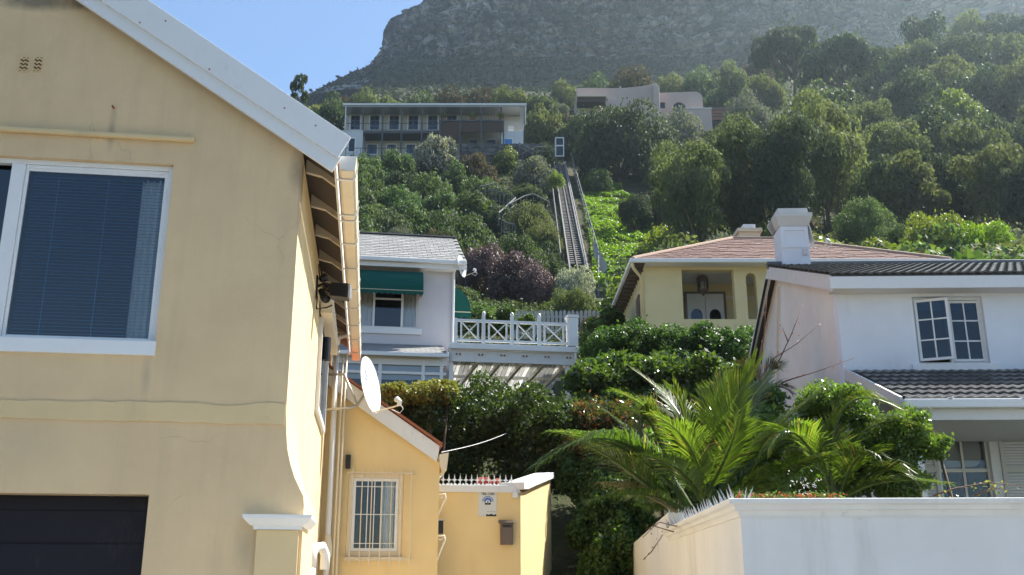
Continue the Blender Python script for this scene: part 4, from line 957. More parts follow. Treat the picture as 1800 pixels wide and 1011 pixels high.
# roof
oh = .42; xa, xb, ya, yb_ = -oh, W_ + oh, -oh, 8.3 + oh; hd = (yb_ - ya) / 2; ridge = f(1350, 421, ya + hd).z; zb_ = ezE + .08
tri = MB()
vr = [(xa, ya, zb_), (xb, ya, zb_), (xb, yb_, zb_), (xa, yb_, zb_), (xa + hd, ya + hd, ridge), (xb - hd, ya + hd, ridge)]
rE = tri.add(vr + [(x, y, z - .09) for x, y, z in vr[:4]], [(0, 1, 5, 4), (1, 2, 5), (2, 3, 4, 5), (3, 0, 4), (6, 9, 8, 7), (0, 6, 7, 1), (1, 7, 8, 2), (2, 8, 9, 3), (3, 9, 6, 0)]).build('roof', REDS[2], hE)
pit = math.atan2(ridge - zb_, hd); nrow = 15; rl_ = hd / math.cos(pit) / nrow
base = MB()
slates = [MB() for _ in range(4)]; shapes = []
for i in range(nrow):
    yy = ya + i * rl_ * math.cos(pit); zz_ = zb_ + i * rl_ * math.sin(pit); ins = i * rl_ * math.cos(pit) + .12
    x = xa + ins + r_.uniform(0, .1)
    while x < xb - ins - .15:
        w = .42; shapes.append((i, x, yy, zz_)); x += w
rme = [MB().box(0.005, .415, 0, rl_ * 1.12, 0, .03).mesh('slate', m_) for m_ in REDS]
sel = [s_ for s_ in shapes]; r_.shuffle(sel)
sel.sort(key=lambda s_: s_[0]); 
for i, x, yy, zz_ in sel[:300]: obj('slate', r_.choice(rme), rE, (x, yy, zz_ + r_.uniform(.005, .02)), (pit - R(2.5), r_.uniform(-.012, .012), 0))
rest = MB()
for i, x, yy, zz_ in sel[300:]:
    rest.mi = r_.randrange(4); dz = r_.uniform(.01, .03); c2, s2 = math.cos(pit) * rl_ * 1.1, math.sin(pit) * rl_ * 1.1
    rest.hexa([(x, yy, zz_ - .01), (x + .41, yy, zz_ - .01), (x + .41, yy + c2, zz_ + s2 - .03), (x, yy + c2, zz_ + s2 - .03), (x, yy, zz_ + dz + .015), (x + .41, yy, zz_ + dz + .015), (x + .41, yy + c2, zz_ + s2 + .006), (x, yy + c2, zz_ + s2 + .006)])
if rest.v: tag(rest.build('slates', REDS, rE), kind='stuff')
HIPC = paint('hip tiles', (.40, .27, .2), .9, .5)
for (a, b) in ((vr[0], vr[4]), (vr[1], vr[5]), (vr[4], vr[5]), (vr[3], vr[4])):
    MB().tube([Vector(a) + Vector((0, 0, .03)), Vector(b) + Vector((0, 0, .03))], .09, 8).build('hip_tile_run', HIPC, rE)
MB().box(xa - .08, xb + .08, ya - .13, ya - .005, zb_ - .13, zb_ + .02).build('gutter', WT, hE, bevel=.03)
MB().box(xa - .13, xa - .005, ya - .13, yb_, zb_ - .13, zb_ + .02).build('gutter', WT, hE, bevel=.03)
MB().box(xa, 0.0, ya, 8.3, zb_ - .125, zb_ - .095).build('soffit', SOFF, hE); MB().box(.001, W_, ya, -.002, zb_ - .125, zb_ - .095).build('soffit', WTD, hE)
for k in range(16): MB().box(xa + .02, -.002, .2 + k * .5, .3 + k * .5, zb_ - .24, zb_ - .13).build('rafter_end', SOFF, hE)
MB().tube([(xa - .05, ya - .06, zb_ - .12), (xa - .0, ya + .0, zb_ - .3), (-.08, -.0, zb_ - .55), (-.08, .02, z0E)], .055, 8).build('downpipe', YEL3, hE, smooth=True)
MB().box(-.06, .0, 1.2, 1.9, z0E + 1, ezE - .7).build('side_window', BRZ, hE); MB().box(-.05, .0, 3.6, 4.4, z0E + 2.5, ezE - 1.0).build('side_window', BRZ, hE)
# chimney with two pots blocks behind the ridge
cx0, cx1 = f(1293, 410, hd + .6).x, f(1336, 410, hd + .6).x; czt = f(1310, 402, hd + .6).z
ch = MB().box(cx0 + .08, cx1 - .08, hd + .3, hd + 1.1, ridge - .6, czt - .25).build('chimney', CREAM, hE)
MB().box(cx0, cx1, hd + .22, hd + 1.18, czt - .249, czt - .1).build('cornice', CREAM, ch); MB().box(cx0 + .25, cx1 - .25, hd + .28, hd + 1.12, czt - .099, czt + .08).build('block', WT, ch)

# ------------------------------------------------------------------ white house with dark tiles at the right
TILE = [paint('dark concrete tile %d' % k, (c, c * .99, c * .97), .38, .3, dirt=(.16, .15, .14), scale=2, spec=.6) for k, c in enumerate((.06, .07, .085, .065))]
WPINK = plaster('off white plaster', (0.77, 0.745, 0.69), (0.32, 0.27, 0.22), 0.35)
D = Frame(1474, 560, 17.0, -1.5)
hD = thing('tiled_house', 'white house with dark tiled roofs, a tall chimney and a half-open window', 'house', D)
f = D.front
ezD = f(1600, 497, -.25).z; zlow = f(1600, 652).z
rp = D.side(1366, 480); bp_ = D.side(1330, 640); print('D ridge', rp, 'back', bp_, 'eave', ezD)
yr, rzD = rp.y, rp.z; yk, zk = bp_.y, bp_.z
wx0, wx1, wz0, wz1 = f(1607, 560).x, f(1736, 600).x, f(1670, 640).z, f(1670, 521).z
lw0, lw1, lwz0, lwz1 = f(1651, 800).x, f(1741, 800).x, f(1690, 895).z, f(1690, 736).z
MB().slab([(0, 0), (8, 0), (8, ezD + .12), (0, ezD + .12)], [rect(wx0, wx1, wz0, wz1), rect(lw0, lw1, lwz0 - .2, lwz1)], 0, .25).build('front_wall', WHITEP, hD)
MB().slab([(.25, 0), (yk, 0), (yk, zk), (yr, rzD), (.25, ezD + .1)], [], 0, .22, 'yz').build('gable_wall', WPINK, hD)
MB().box(.22, 8, yk - .2, yk, 0, zk).build('rear_wall', WPINK, hD); MB().slab([(.25, 0), (yk, 0), (yk, zk), (yr, rzD), (.25, ezD + .1)], [], 8 - .22, 8, 'yz').build('gable_wall', WPINK, hD)
# roof
ye = -.34; s1 = (rzD + .16 - (ezD + .14)) / (yr - ye); rzf = lambda y: ezD + .14 + s1 * (y - ye); s2_ = (zk + .1 - rzD - .16) / (yk - yr)
rD = MB().slab([(ye, rzf(ye)), (yr, rzf(yr)), (yk + .3, rzf(yr) + s2_ * (yk + .3 - yr)), (yk + .3, rzf(yr) + s2_ * (yk + .3 - yr) - .08), (yr, rzf(yr) - .08), (ye, rzf(ye) - .08)], [], -.18, 8.2, 'yz').build('roof', TILE[0], hD)
thD = math.atan(s1)
def tile_mesh(w, l, mats, name='roof_tile'):
    """double-roll concrete tile, nose towards -y"""
    n = 10; out_ = []
    for mt in mats:
        v = []; q = []
        for j, (y, dz) in enumerate(((0, -.012), (0, .022), (l, 0.0))):
            for i in range(n + 1):
                t = i / n; x = (t - .5) * w; r = .022 * (0.5 + 0.5 * math.cos(t * 4 * math.pi))
                v.append((x, y, dz + r))
        for j in range(2):
            for i in range(n): q.append((j*(n+1)+i, j*(n+1)+i+1, (j+1)*(n+1)+i+1, (j+1)*(n+1)+i))
        out_.append(MB().add(v, q).mesh(name, mt, fix=False))
    return out_
tw, tl = .32, .34; tms = tile_mesh(tw, tl * 1.08, TILE)
ntr = int((yr - ye) / math.cos(thD) / tl) + 1; allt = []
for i in range(ntr):
    yy = ye - .05 + i * tl * math.cos(thD)
    for k in range(26): allt.append((-.22 + tw / 2 + k * tw, yy, rzf(yy)))
near = allt[:26 * 9]; far = allt[26 * 9:]
for x, yy, z in near: obj('roof_tile', r_.choice(tms), rD, (x, yy, z + .01), (thD + R(-1.5), r_.uniform(-.01, .01), r_.uniform(-.012, .012)))
# (the upper courses, one part)
vb = []; qb = []
for x, yy, z in far:
    base_ = tms[0].vertices; o_ = len(vb); cc, ss_ = math.cos(thD - R(1.5)), math.sin(thD - R(1.5)); j = r_.uniform(0, .008)
    for v_ in base_: vb.append((x + v_.co.x, yy + v_.co.y * cc - v_.co.z * ss_, z + .01 + j + v_.co.y * ss_ + v_.co.z * cc))
    for p_ in tms[0].polygons: qb.append(tuple(o_ + i for i in p_.vertices))
if vb: tag(MB().add(vb, qb).build('upper_roof_tiles', TILE[1], rD, fix=False), kind='stuff')
MB().tube([(-.2, yr, rzf(yr) + .02), (8.2, yr, rzf(yr) + .02)], .09, 8).build('ridge_tiles', TILE[2], rD)
# verge: ragged tile ends and white bargeboard
MB().hexa([(-.185, ye, rzf(ye) - .30), (-.15, ye, rzf(ye) - .30), (-.15, yr, rzf(yr) - .30), (-.185, yr, rzf(yr) - .30), (-.185, ye, rzf(ye) - .02), (-.15, ye, rzf(ye) - .02), (-.15, yr, rzf(yr) - .02), (-.185, yr, rzf(yr) - .02)]).build('bargeboard', WTD, hD)
MB().hexa([(-.20, yr, rzf(yr) - .28), (-.14, yr, rzf(yr) - .28), (-.14, yk + .3, zk - .3), (-.20, yk + .3, zk - .3), (-.20, yr, rzf(yr) - .03), (-.14, yr, rzf(yr) - .03), (-.14, yk + .3, zk - .05), (-.20, yk + .3, zk - .05)]).build('bargeboard', WTD, hD)
MB().slab([(-.16, rzf(ye) - .3), (-.002, rzf(ye) - .3), (-.002, rzf(ye) - .27), (-.16, rzf(ye) - .27)], [], -.0, yr).build('verge_soffit', WTD, hD) if False else None
MB().tube([(-.23, yr + .05, rzf(yr) - .3), (-.23, yk + .2, zk - .35)], .03, 6).build('verge_pipe', BLACK, hD); MB().tube([(-.05, yr - .15, rzf(yr) - .5), (-.05, yr + 1.4, 3.5)], .02, 6).build('wall_pipe', CREAM, hD)
MB().box(-.2, 8.2, ye - .03, ye + .01, f(1600, 507, ye).z, f(1600, 486, ye).z).build('fascia', WT, hD); MB().box(-.15, 8, ye + .01, -.001, f(1600, 507, ye).z + .0, f(1600, 507, ye).z + .03).build('soffit', WTD, hD)
# chimney
chx0, chx1 = f(1366, 430, yr + .2).x, f(1414, 430, yr + .2).x; cz0 = rzf(yr) - .5; czs = f(1390, 402, yr).z; czt = f(1390, 371, yr).z; cyd = .62; cyc = yr + .15
ch = MB().box(chx0, chx1, cyc - cyd / 2, cyc + cyd / 2, cz0, czs).build('chimney', WHITEP, hD)
hh = czt - czs; cpr = [(0, 0), (.02, .0), (.09, .45 * hh), (.10, .5 * hh), (.10, .68 * hh), (.06, .70 * hh), (.03, .74 * hh), (.02, hh), (-.05, hh)]
MB().sweep([(chx0, cyc + cyd/2, czs), (chx0, cyc - cyd/2, czs), (chx1, cyc - cyd/2, czs), (chx1, cyc + cyd/2, czs), (chx0, cyc + cyd/2, czs), (chx0, cyc, czs)], cpr, closed=False).build('cap', plaster('weathered chimney cap', (.6, .6, .57), (.15, .15, .13), .8), ch)
MB().box(chx0 + .01, chx1 - .01, cyc - cyd/2 + .01, cyc + cyd/2 - .01, czs, czt - .03).build('flue_top', SOFF, ch)
frame_rect(MB(), chx0 + .001, chx1 - .001, f(1390, 440, yr).z, czs - .02, .08, cyc - cyd/2 - .02, cyc - cyd/2 - .001).build('panel_mould', WHITEP, ch)
MB().box(chx1 - .16, chx1 - .06, cyc - cyd/2 - .04, cyc - cyd/2, f(1390, 453, yr).z, f(1390, 443, yr).z).build('junction_box', GREYP, ch)
dc = D.world(f(1424, 412, yr + .1)); dish('satellite_dish', 'white satellite dish seen edge-on beside the tall white chimney', dc, (0.96, -0.2, 0.2), .6, .72, D.world(f(1458, 428, yr - .3)), mount=[[dc, D.world((chx1, cyc, f(1414, 425, yr).z))]])
# half-open cottage-pane window
win = frame_rect(MB(), wx0, wx1, wz0, wz1, .05, .08, .16).build('window', WT, hD)
MB().box(wx0 - .06, wx1 + .14, -.07, .1, f(1670, 655).z, wz0).build('sill', WT, win, bevel=.01)
for x in (wx0 - .09, wx1 + .17): MB().box(x - .05, x + .05, -.06, .01, zlow - .06, wz0 - .005).build('apron_bracket', WHITEP, win)
midx = (wx0 + wx1) / 2; MB().box(midx - .025, midx + .025, .08, .16, wz0 + .05, wz1 - .05).build('mullion', WT, win)
def casement(parent, w, h, org, rz):
    c_ = frame_rect(MB(), 0, w, 0, h, .045, -.02, .02).build('casement', WT, parent); c_.location = org; c_.rotation_euler = (0, 0, rz)
    MB().box(w / 2 - .012, w / 2 + .012, -.018, .018, .045, h - .045).build('glazing_bar', WT, c_)
    for k in (1, 2): z = h * k / 3; MB().box(.045, w / 2 - .012, -.017, .017, z - .012, z + .012).build('glazing_bar', WT, c_); MB().box(w / 2 + .012, w - .045, -.017, .017, z - .012, z + .012).build('glazing_bar', WT, c_)
    for i in range(2):
        for j in range(3): MB().box(.045 + i * (w / 2 - .033), w / 2 - .012 + i * (w / 2 - .033), -.003, .003, h * j / 3 + (.012 if j else .045), h * (j + 1) / 3 - (.012 if j < 2 else .045)).build('pane', GLASSB, c_)
    return c_
cw, chh = midx - wx0 - .06, wz1 - wz0 - .12
casement(win, cw, chh, (wx0 + .045, .06, wz0 + .06), R(-22)); casement(win, cw, chh, (midx + .03, .1, wz0 + .06), 0)
MB().box(wx0 + .05, wx1 - .05, .2, .205, wz1 - .2, wz1 - .05).build('roller_blind', CURT, win)
room(hD, wx0, wx1, .25, 2.2, wz0, wz1)
# niche on the gable wall
MB().box(-.012, .0, 3.4, 3.75, zlow - .2, zlow + .35).build('blind_niche', CREAM, hD) if False else None
# lower veranda roof of single tiles
vy = -2.5; vzt = zlow; vzb = f(1700, 703, vy).z; th3 = math.atan2(vzt - vzb, -vy); vx0 = f(1490, 652).x; 
vf = MB().hexa([(vx0, vy, vzb - .06), (8.3, vy, vzb - .06), (8.3, -.002, vzt - .06), (vx0, -.002, vzt - .06), (vx0, vy, vzb), (8.3, vy, vzb), (8.3, -.002, vzt), (vx0, -.002, vzt)]).build('veranda_roof', TILE[0], hD)
nr = int(math.hypot(vy, vzt - vzb) / tl) + 1
nr = 7; tl2 = math.hypot(vy, vzt - vzb) / nr
tm2 = tile_mesh(tw, tl2 * 1.1, TILE)
for i in range(nr):
    for k in range(24):
        yy = vy + i * tl2 * math.cos(th3); x = vx0 + tw / 2 + k * tw
        obj('roof_tile', r_.choice(tm2), vf, (x, yy - .03, vzb + (yy - vy) * math.tan(th3) + .012), (th3 - R(2), r_.uniform(-.01, .01), r_.uniform(-.012, .012)))
MB().hexa([(vx0 - .06, vy, vzb - .15), (vx0 - .02, vy, vzb - .15), (vx0 - .02, 0, vzt - .15), (vx0 - .06, 0, vzt - .15), (vx0 - .06, vy, vzb + .05), (vx0 - .02, vy, vzb + .05), (vx0 - .02, 0, vzt + .05), (vx0 - .06, 0, vzt + .05)]).build('veranda_verge', WTD, hD)
MB().box(vx0 - .05, 8.3, vy - .13, vy - .02, f(1700, 719, vy).z, vzb + .0).build('gutter', WT, hD, bevel=.02)
for k in range(5): MB().box(vx0 + .6 + k * 1.05, vx0 + .66 + k * 1.05, vy - .15, vy - .0, vzb + .001, vzb + .02).build('gutter_strap', WT, hD)
MB().box(vx0, 8.3, vy + .0, vy + .12, f(1700, 738, vy).z, f(1700, 718, vy).z).build('veranda_beam', WTD, hD)
MB().box(vx0, 8.3, vy + .12, -.002, f(1700, 737, vy).z, f(1700, 737, vy).z + .03).build('veranda_ceiling', WTD, hD)
for x in (vx0 + .12, 7.6): MB().box(x - .07, x + .07, vy + .01, vy + .11, 0, f(1700, 738, vy).z).build('veranda_post', WT, hD)
# lower sash window with shutters
w2 = frame_rect(MB(), lw0, lw1, lwz0 - .2, lwz1, .04, .1, .18).build('sash_window', WTD, hD)
lm = (lw0 + lw1) / 2; zmr = f(1690, 826).z
MB().box(lm - .02, lm + .02, .11, .16, lwz0 - .16, lwz1 - .04).build('glazing_bar', WTD, w2); MB().box(lw0 + .04, lw1 - .04, .1, .17, zmr - .03, zmr + .03).build('meeting_rail', WTD, w2)
for a, b in ((lw0 + .04, lm - .02), (lm + .02, lw1 - .04)):
    for c0_, c1_ in ((lwz0 - .16, zmr - .03), (zmr + .03, lwz1 - .04)): MB().box(a, b, .13, .134, c0_, c1_).build('pane', GLASS, w2)
BLN = paint('beige blind', (.42, .40, .36), .9, .1)
bl_ = [(lw0, lwz1), (lw0, zmr + .05)] + [(lw1 - .25 + .18 * math.cos(R(a)), zmr + .25 + .18 * math.sin(R(a))) for a in range(-90, 1, 15)] + [(lw1 - .07, lwz1)]
MB().slab(bl_, [], .2, .21).build('curtain_panel', BLN, w2)
room(hD, lw0, lw1, .25, 2.0, lwz0 - .2, lwz1)
GS = paint('grey white shutter', (.55, .56, .56), .6, .3)
for a, b in ((f(1598, 800).x, lw0 - .05), (f(1757, 800).x, f(1757, 800).x + .55)):
    sh = frame_rect(MB(), a, b, lwz0 - .2, lwz1, .06, -.05, -.005).build('shutter', GS, hD); zc_ = zmr
    MB().box(a + .06, b - .06, -.048, -.006, zc_ - .05, zc_ + .05).build('shutter_rail', GS, sh)
    sl_ = MB().box(a + .06, b - .06, -.012, .012, -.002, .002).mesh('shutter_slat', GS)
    nsl = 34
    for k in range(nsl):
        z = lwz0 - .13 + (lwz1 - lwz0 + .06) * k / (nsl - 1)
        if abs(z - zc_) > .06: obj('shutter_slat', sl_, sh, (0, -.028, z), (R(40), 0, 0))
# ------------------------------------------------------------------ long villa with balconies up the hill
VW = plaster('villa white', (.62, .64, .65), (.3, .3, .28), .2, scale=.2); VB = plaster('villa beige', (.50, .47, .42), (.25, .22, .18), .25, scale=.2)
STEEL = paint('dark balcony steel', (.08, .085, .095), .6, .2); SHUT = paint('blue shutter paint', (.08, .14, .26), .6, .2); BLUE = paint('bright blue door', (.06, .22, .55), .5, .1)
BRN = paint('brown sunshade', (.075, .05, .04), .9, .3)
V = Frame(607, 268, 138.0, 0.0)
V.O.z = 0
hV = thing('balcony_villa', 'long cream villa with balcony, slim posts and blue doors on the hillside', 'house', V)
f = V.front
def X(zx, y=0.0): return f(580 + zx / 4.737, 210, y).x
def Z(zy, y=0.0): return f(760, 150 + zy / 4.737, y).z
y0, y1 = 0.0, 2.6
zr0, zr1 = Z(190), Z(165); xr0, xr1 = X(108), X(1636)
zbase = Z(620) - 6
MB().hexa([(xr0, -.4, zr0), (xr1, -.4, zr0), (xr1, 11, zr0 + .5), (xr0, 11, zr0 + .5), (xr0, -.4, zr1), (xr1, -.4, zr1), (xr1, 11, zr1 + .5), (xr0, 11, zr1 + .5)]).build('roof', GREYM, hV)
MB().box(xr0 - .05, xr1 + .05, -.6, -.41, Z(180), zr1 + .02).build('gutter', WT, hV)
zf, zfl = Z(380, y1), Z(395)
doors = [(175, 250), (335, 412), (497, 575), (655, 735), (817, 895), (975, 1055)]
wallx1 = X(1440, y1)
holes = []; 
for a, b in doors: holes.append(rect(X(a, y1), X(b, y1), Z(378, y1), Z(252, y1)))
MB().slab(rect(X(125, y1), wallx1, Z(388, y1), zr0 + .15), holes, y1, y1 + .25).build('upper_wall', VB, hV)
for a, b in doors:
    xa, xb, za, zb_ = X(a, y1), X(b, y1), Z(378, y1), Z(252, y1)
    d_ = frame_rect(MB(), xa - .22, xb + .22, za - .02, zb_ + .22, .2, y1 - .06, y1 - .002).build('door', WT, hV)
    for q in range(2):
        l0 = xa + (xb - xa) * q / 2; MB().box(l0 + .04, l0 + (xb - xa) / 2 - .04, y1 + .05, y1 + .1, za, zb_).build('door_leaf', SHUT, d_)
        for j in range(3): MB().box(l0 + .14, l0 + (xb - xa) / 2 - .14, y1 + .03, y1 + .049, za + .15 + j * (zb_ - za) / 3, za + (j + 1) * (zb_ - za) / 3 - .1).build('pane', GLASSB, d_)
MB().box(X(125, y1), wallx1, y1 + .3, 10.5, Z(388, y1), zr0 + .2).build('core', DARKIN, hV)
MB().box(X(285), X(920), -.1, y1, Z(402), Z(383)).build('balcony_slab', STEEL, hV)
MB().box(X(112), X(283), -.3, 9, zbase, Z(380, -.3)).build('lower_block', VW, hV)
MB().box(X(112), X(285), -.35, 3, Z(384, -.3), Z(374, -.3)).build('block_parapet', VW, hV)
w_ = frame_rect(MB(), X(158, -.3), X(226, -.3), Z(560, -.3), Z(436, -.3), .18, -.36, -.301).build('tall_window', WT, hV)
MB().box(X(168, -.3), X(216, -.3), -.33, -.302, Z(556, -.3), Z(444, -.3)).build('pane', GLASSB, w_)
for zx in (280, 442, 600, 768, 928, 1095, 1260, 1425): MB().box(X(zx) - .11, X(zx) + .11, -.25, -.05, zbase + 3 if zx < 1000 else Z(490), zr0).build('post', STEEL, hV)
for zx in (1590, 1607): MB().box(X(zx) - .09, X(zx) + .09, -.25, -.05, Z(380), zr0).build('post', VB, hV)
MB().tube([(X(133), -.5, zr0), (X(133), -.4, Z(380))], .09, 6).build('downpipe', WT, hV); MB().tube([(X(1628), -.5, zr0), (X(1628), -.5, Z(335)), (X(1608), -.4, Z(350)), (X(1608), -.4, Z(378))], .09, 6).build('downpipe', WT, hV)
# balcony rail
rl_ = thing('balcony_railing', 'thin dark railing along the upper balcony of the villa', 'railing', V)
MB().box(X(135), X(920), -.2, -.12, Z(322), Z(318)).build('top_rail', STEEL, rl_); MB().box(X(135), X(920), -.19, -.13, Z(379), Z(376)).build('bottom_rail', STEEL, rl_)
for k in range(34): x = X(135) + (X(920) - X(135)) * k / 33; MB().box(x - .025, x + .025, -.185, -.135, Z(378), Z(320)).build('baluster', STEEL, rl_)
rl2 = thing('terrace_railing', 'thin dark railing in front of the ground floor of the villa', 'railing', V)
MB().box(X(145, -1.5), X(700, -1.5), -1.55, -1.48, Z(526, -1.5), Z(522, -1.5)).build('top_rail', STEEL, rl2)
for k in range(10): x = X(145, -1.5) + (X(700, -1.5) - X(145, -1.5)) * k / 9; MB().box(x - .03, x + .03, -1.54, -1.49, Z(600, -1.5), Z(524, -1.5)).build('post', STEEL, rl2)
# ground floor
hol = [rect(X(a, y1), X(b, y1), Z(575, y1), Z(492, y1)) for a, b in ((322, 400), (487, 556), (645, 715))]
MB().slab(rect(X(285, y1), X(1075, y1), zbase, Z(400, y1)), hol, y1, y1 + .25).build('lower_wall', VB, hV)
for a, b in ((322, 400), (487, 556), (645, 715)):
    xa, xb = X(a, y1), X(b, y1); d_ = frame_rect(MB(), xa - .2, xb + .2, Z(580, y1), Z(486, y1), .18, y1 - .06, y1 - .002).build('door', WT, hV)
    for q in range(2): l0 = xa + (xb - xa) * q / 2; MB().box(l0 + .05, l0 + (xb - xa) / 2 - .05, y1 + .05, y1 + .1, Z(575, y1), Z(492, y1)).build('door_leaf', SHUT, d_)
# pergola terrace with brown sunshade
ys = -1.2
MB().box(X(910, ys), X(1450, ys), ys, y1, Z(300, ys), Z(288, ys)).build('pergola_roof', STEEL, hV)
for k in range(22): x = X(912, ys) + (X(1448, ys) - X(912, ys)) * k / 21; MB().box(x - .04, x + .04, ys - .15, ys + 2, Z(287, ys), Z(279, ys)).build('pergola_slat', STEEL, hV)
for a, b in ((918, 1080), (1092, 1255), (1267, 1440)): MB().box(X(a, ys), X(b, ys), ys + .1, ys + .16, Z(386 if a > 1000 else 450, ys), Z(304, ys)).build('sunshade', BRN, hV)
for zx in (916, 1086, 1260, 1445): MB().box(X(zx, ys) - .1, X(zx, ys) + .1, ys, ys + .2, Z(495, ys), Z(300, ys)).build('post', STEEL, hV)
MB().slab(rect(X(1075, y1), X(1430, y1), Z(620, y1), Z(385, y1)), [], y1, y1 + .3).build('terrace_wall', VB, hV)
for a, b in ((1165, 1195), (1200, 1230), (1303, 1380)): d_ = frame_rect(MB(), X(a - 6, y1), X(b + 6, y1), Z(500, y1), Z(447, y1), .12, y1 - .06, y1 - .002).build('door', WT, hV); MB().box(X(a, y1), X(b, y1), y1 - .03, y1 - .001, Z(500, y1), Z(455, y1)).build('door_leaf', SHUT, d_)
MB().box(X(1425), X(1610), -.4, 6, Z(560), Z(382, -.4)).build('end_block', VW, hV)
d_ = frame_rect(MB(), X(1447, -.4), X(1524, -.4), Z(500, -.4), Z(443, -.4), .12, -.46, -.401).build('door', WT, hV); MB().box(X(1451, -.4), X(1519, -.4), -.44, -.41, Z(500, -.4), Z(448, -.4)).build('door_leaf', BLUE, d_)
MB().box(X(1440, 3), X(1600, 3), 3.0, 3.2, Z(382, 3), zr0 + .1).build('terrace_back', VB, hV)
MB().box(X(1480, 2.9), X(1530, 2.9), 2.85, 2.95, Z(382, 3), Z(340, 3)).build('terrace_door', WT, hV); 
for zy in (298, 312, 325): MB().box(X(1450), X(1600), -.1, -.05, Z(zy + 3), Z(zy)).build('terrace_rail', VB, hV)
for k, zx in enumerate((945, 1190, 1420)):
    t = thing('potted_plant', ['small green potted plant at the left end of the pergola roof', 'pale round potted plant midway along the pergola roof', 'sparse potted plant at the right end of the pergola roof'][k].replace('at the left end of', 'beside the doors above').replace('at the right end of', 'beside the last post above'), 'plant', V, group='plants on the pergola roof')
    zb_ = Z(279, ys); 
    MB().lathe([(0, 0), (.2, 0), (.28, .4), (.24, .4), (0, .36)], 10, org=(X(zx, ys), ys + .6, zb_)).build('pot', TERRA, t)
    t['leafspot'] = (X(zx, ys), ys + .6, zb_ + .8)
# stone retaining wall under the terrace, of single stones
STN = [paint('dark stone %d' % k, (c, c * 1.0, c * 1.02), .95, .5, scale=.6) for k, c in enumerate((.08, .11, .14, .10))]
rw = thing('stone_wall', 'dark rough stone retaining wall below the villa terrace', 'wall', V)
sx0, sx1, sz0, sz1 = X(1085, -1.6), X(1755, -1.6), Z(600, -1.6), Z(492, -1.6)
MB().box(sx0, sx1, -1.5, -.6, sz0 - 2, sz1 - .05).build('core', STN[0], rw)
r_ = random.Random(21); stm = []
for k in range(6):
    b = bmesh.new(); bmesh.ops.create_cube(b, size=1.0)
    for v_ in b.verts: v_.co += Vector((r_.uniform(-.12, .12), r_.uniform(-.1, .1), r_.uniform(-.12, .12)))
    bmesh.ops.bevel(b, geom=b.edges[:], offset=.09, segments=1, affect='EDGES'); me = bpy.data.meshes.new('stone'); b.to_mesh(me); b.free(); me.materials.append(STN[k % 4]); stm.append(me)
z = sz0 + .2; row = 0
while z < sz1:
    x = sx0 + r_.uniform(0, .4); hh_ = r_.uniform(.55, .75)
    while x < sx1 - .3:
        w = r_.uniform(.6, 1.15); obj('stone', r_.choice(stm), rw, (x + w / 2, -1.52, z + hh_ / 2), (0, 0, 0), (w * .97, .35, hh_ * .96)); x += w
    z += hh_
RAILW = paint('grey rail steel', (.13, .135, .135), .8, .3)
def railing(name, label, pts, h, posts=6, group=None, r=.05, mids=1):
    """a handrail through world points with posts down to the ground"""
    o = Vector(pts[0]); t = thing(name, label, 'railing', loc=o, group=group)
    MB().tube([Vector(p) - o for p in pts], r, 6).build('handrail', RAILW, t)
    for m_ in range(mids): MB().tube([Vector(p) - o - Vector((0, 0, h * (m_ + 1) / (mids + 1))) for p in pts], r * .6, 6).build('mid_rail', RAILW, t)
    L_ = [0]
    for a, b in zip(pts, pts[1:]): L_.append(L_[-1] + (Vector(b) - Vector(a)).length)
    for k in range(posts):
        d = L_[-1] * k / (posts - 1)
        for i in range(len(pts) - 1):
            if d <= L_[i + 1] + 1e-6: p = Vector(pts[i]).lerp(Vector(pts[i + 1]), (d - L_[i]) / max(1e-6, L_[i + 1] - L_[i])); break
        MB().tube([p - o, p - o - Vector((0, 0, h))], r * .8, 6).build('post', RAILW, t)
    return t
q = lambda zx, zy, Y: P(600 + zx / 3.8875, 220 + zy / 3.8875, Y)
railing('stair_railing', 'grey stair handrail crossing in front of the stone wall', [q(1215, 122, 133), q(1310, 172, 131)], 1.2, 3, r=.09)
railing('stair_railing', 'grey handrail rising from the stone wall to the lift cabin', [q(1235, 195, 131), q(1325, 150, 132), q(1450, 152, 133)], 1.3, 4, r=.07)
railing('stair_railing', 'grey stair handrail half hidden in bushes under the light green shrub', [q(945, 420, 108), q(1060, 395, 109)], 1.6, 4, r=.08)
railing('stair_railing', 'grey stair railing descending towards the pointed handrail', [q(1030, 440, 106), q(1190, 492, 104)], 2.2, 7, r=.07)
railing('stair_railing', 'steep grey handrail climbing between the bushes', [q(1075, 600, 97), q(1190, 498, 101)], 1.5, 3, r=.09)
railing('stair_railing', 'grey handrail peaking above the rounded olive bush beside the track', [q(1145, 540, 99), q(1250, 485, 101), q(1310, 470, 102), q(1420, 525, 101)], 2.4, 7, r=.07)
railing('stair_railing', 'short grey landing railing at the foot of the hillside stairs', [q(1095, 645, 94), q(1125, 665, 94), q(1190, 680, 94)], 2.2, 6, r=.07)

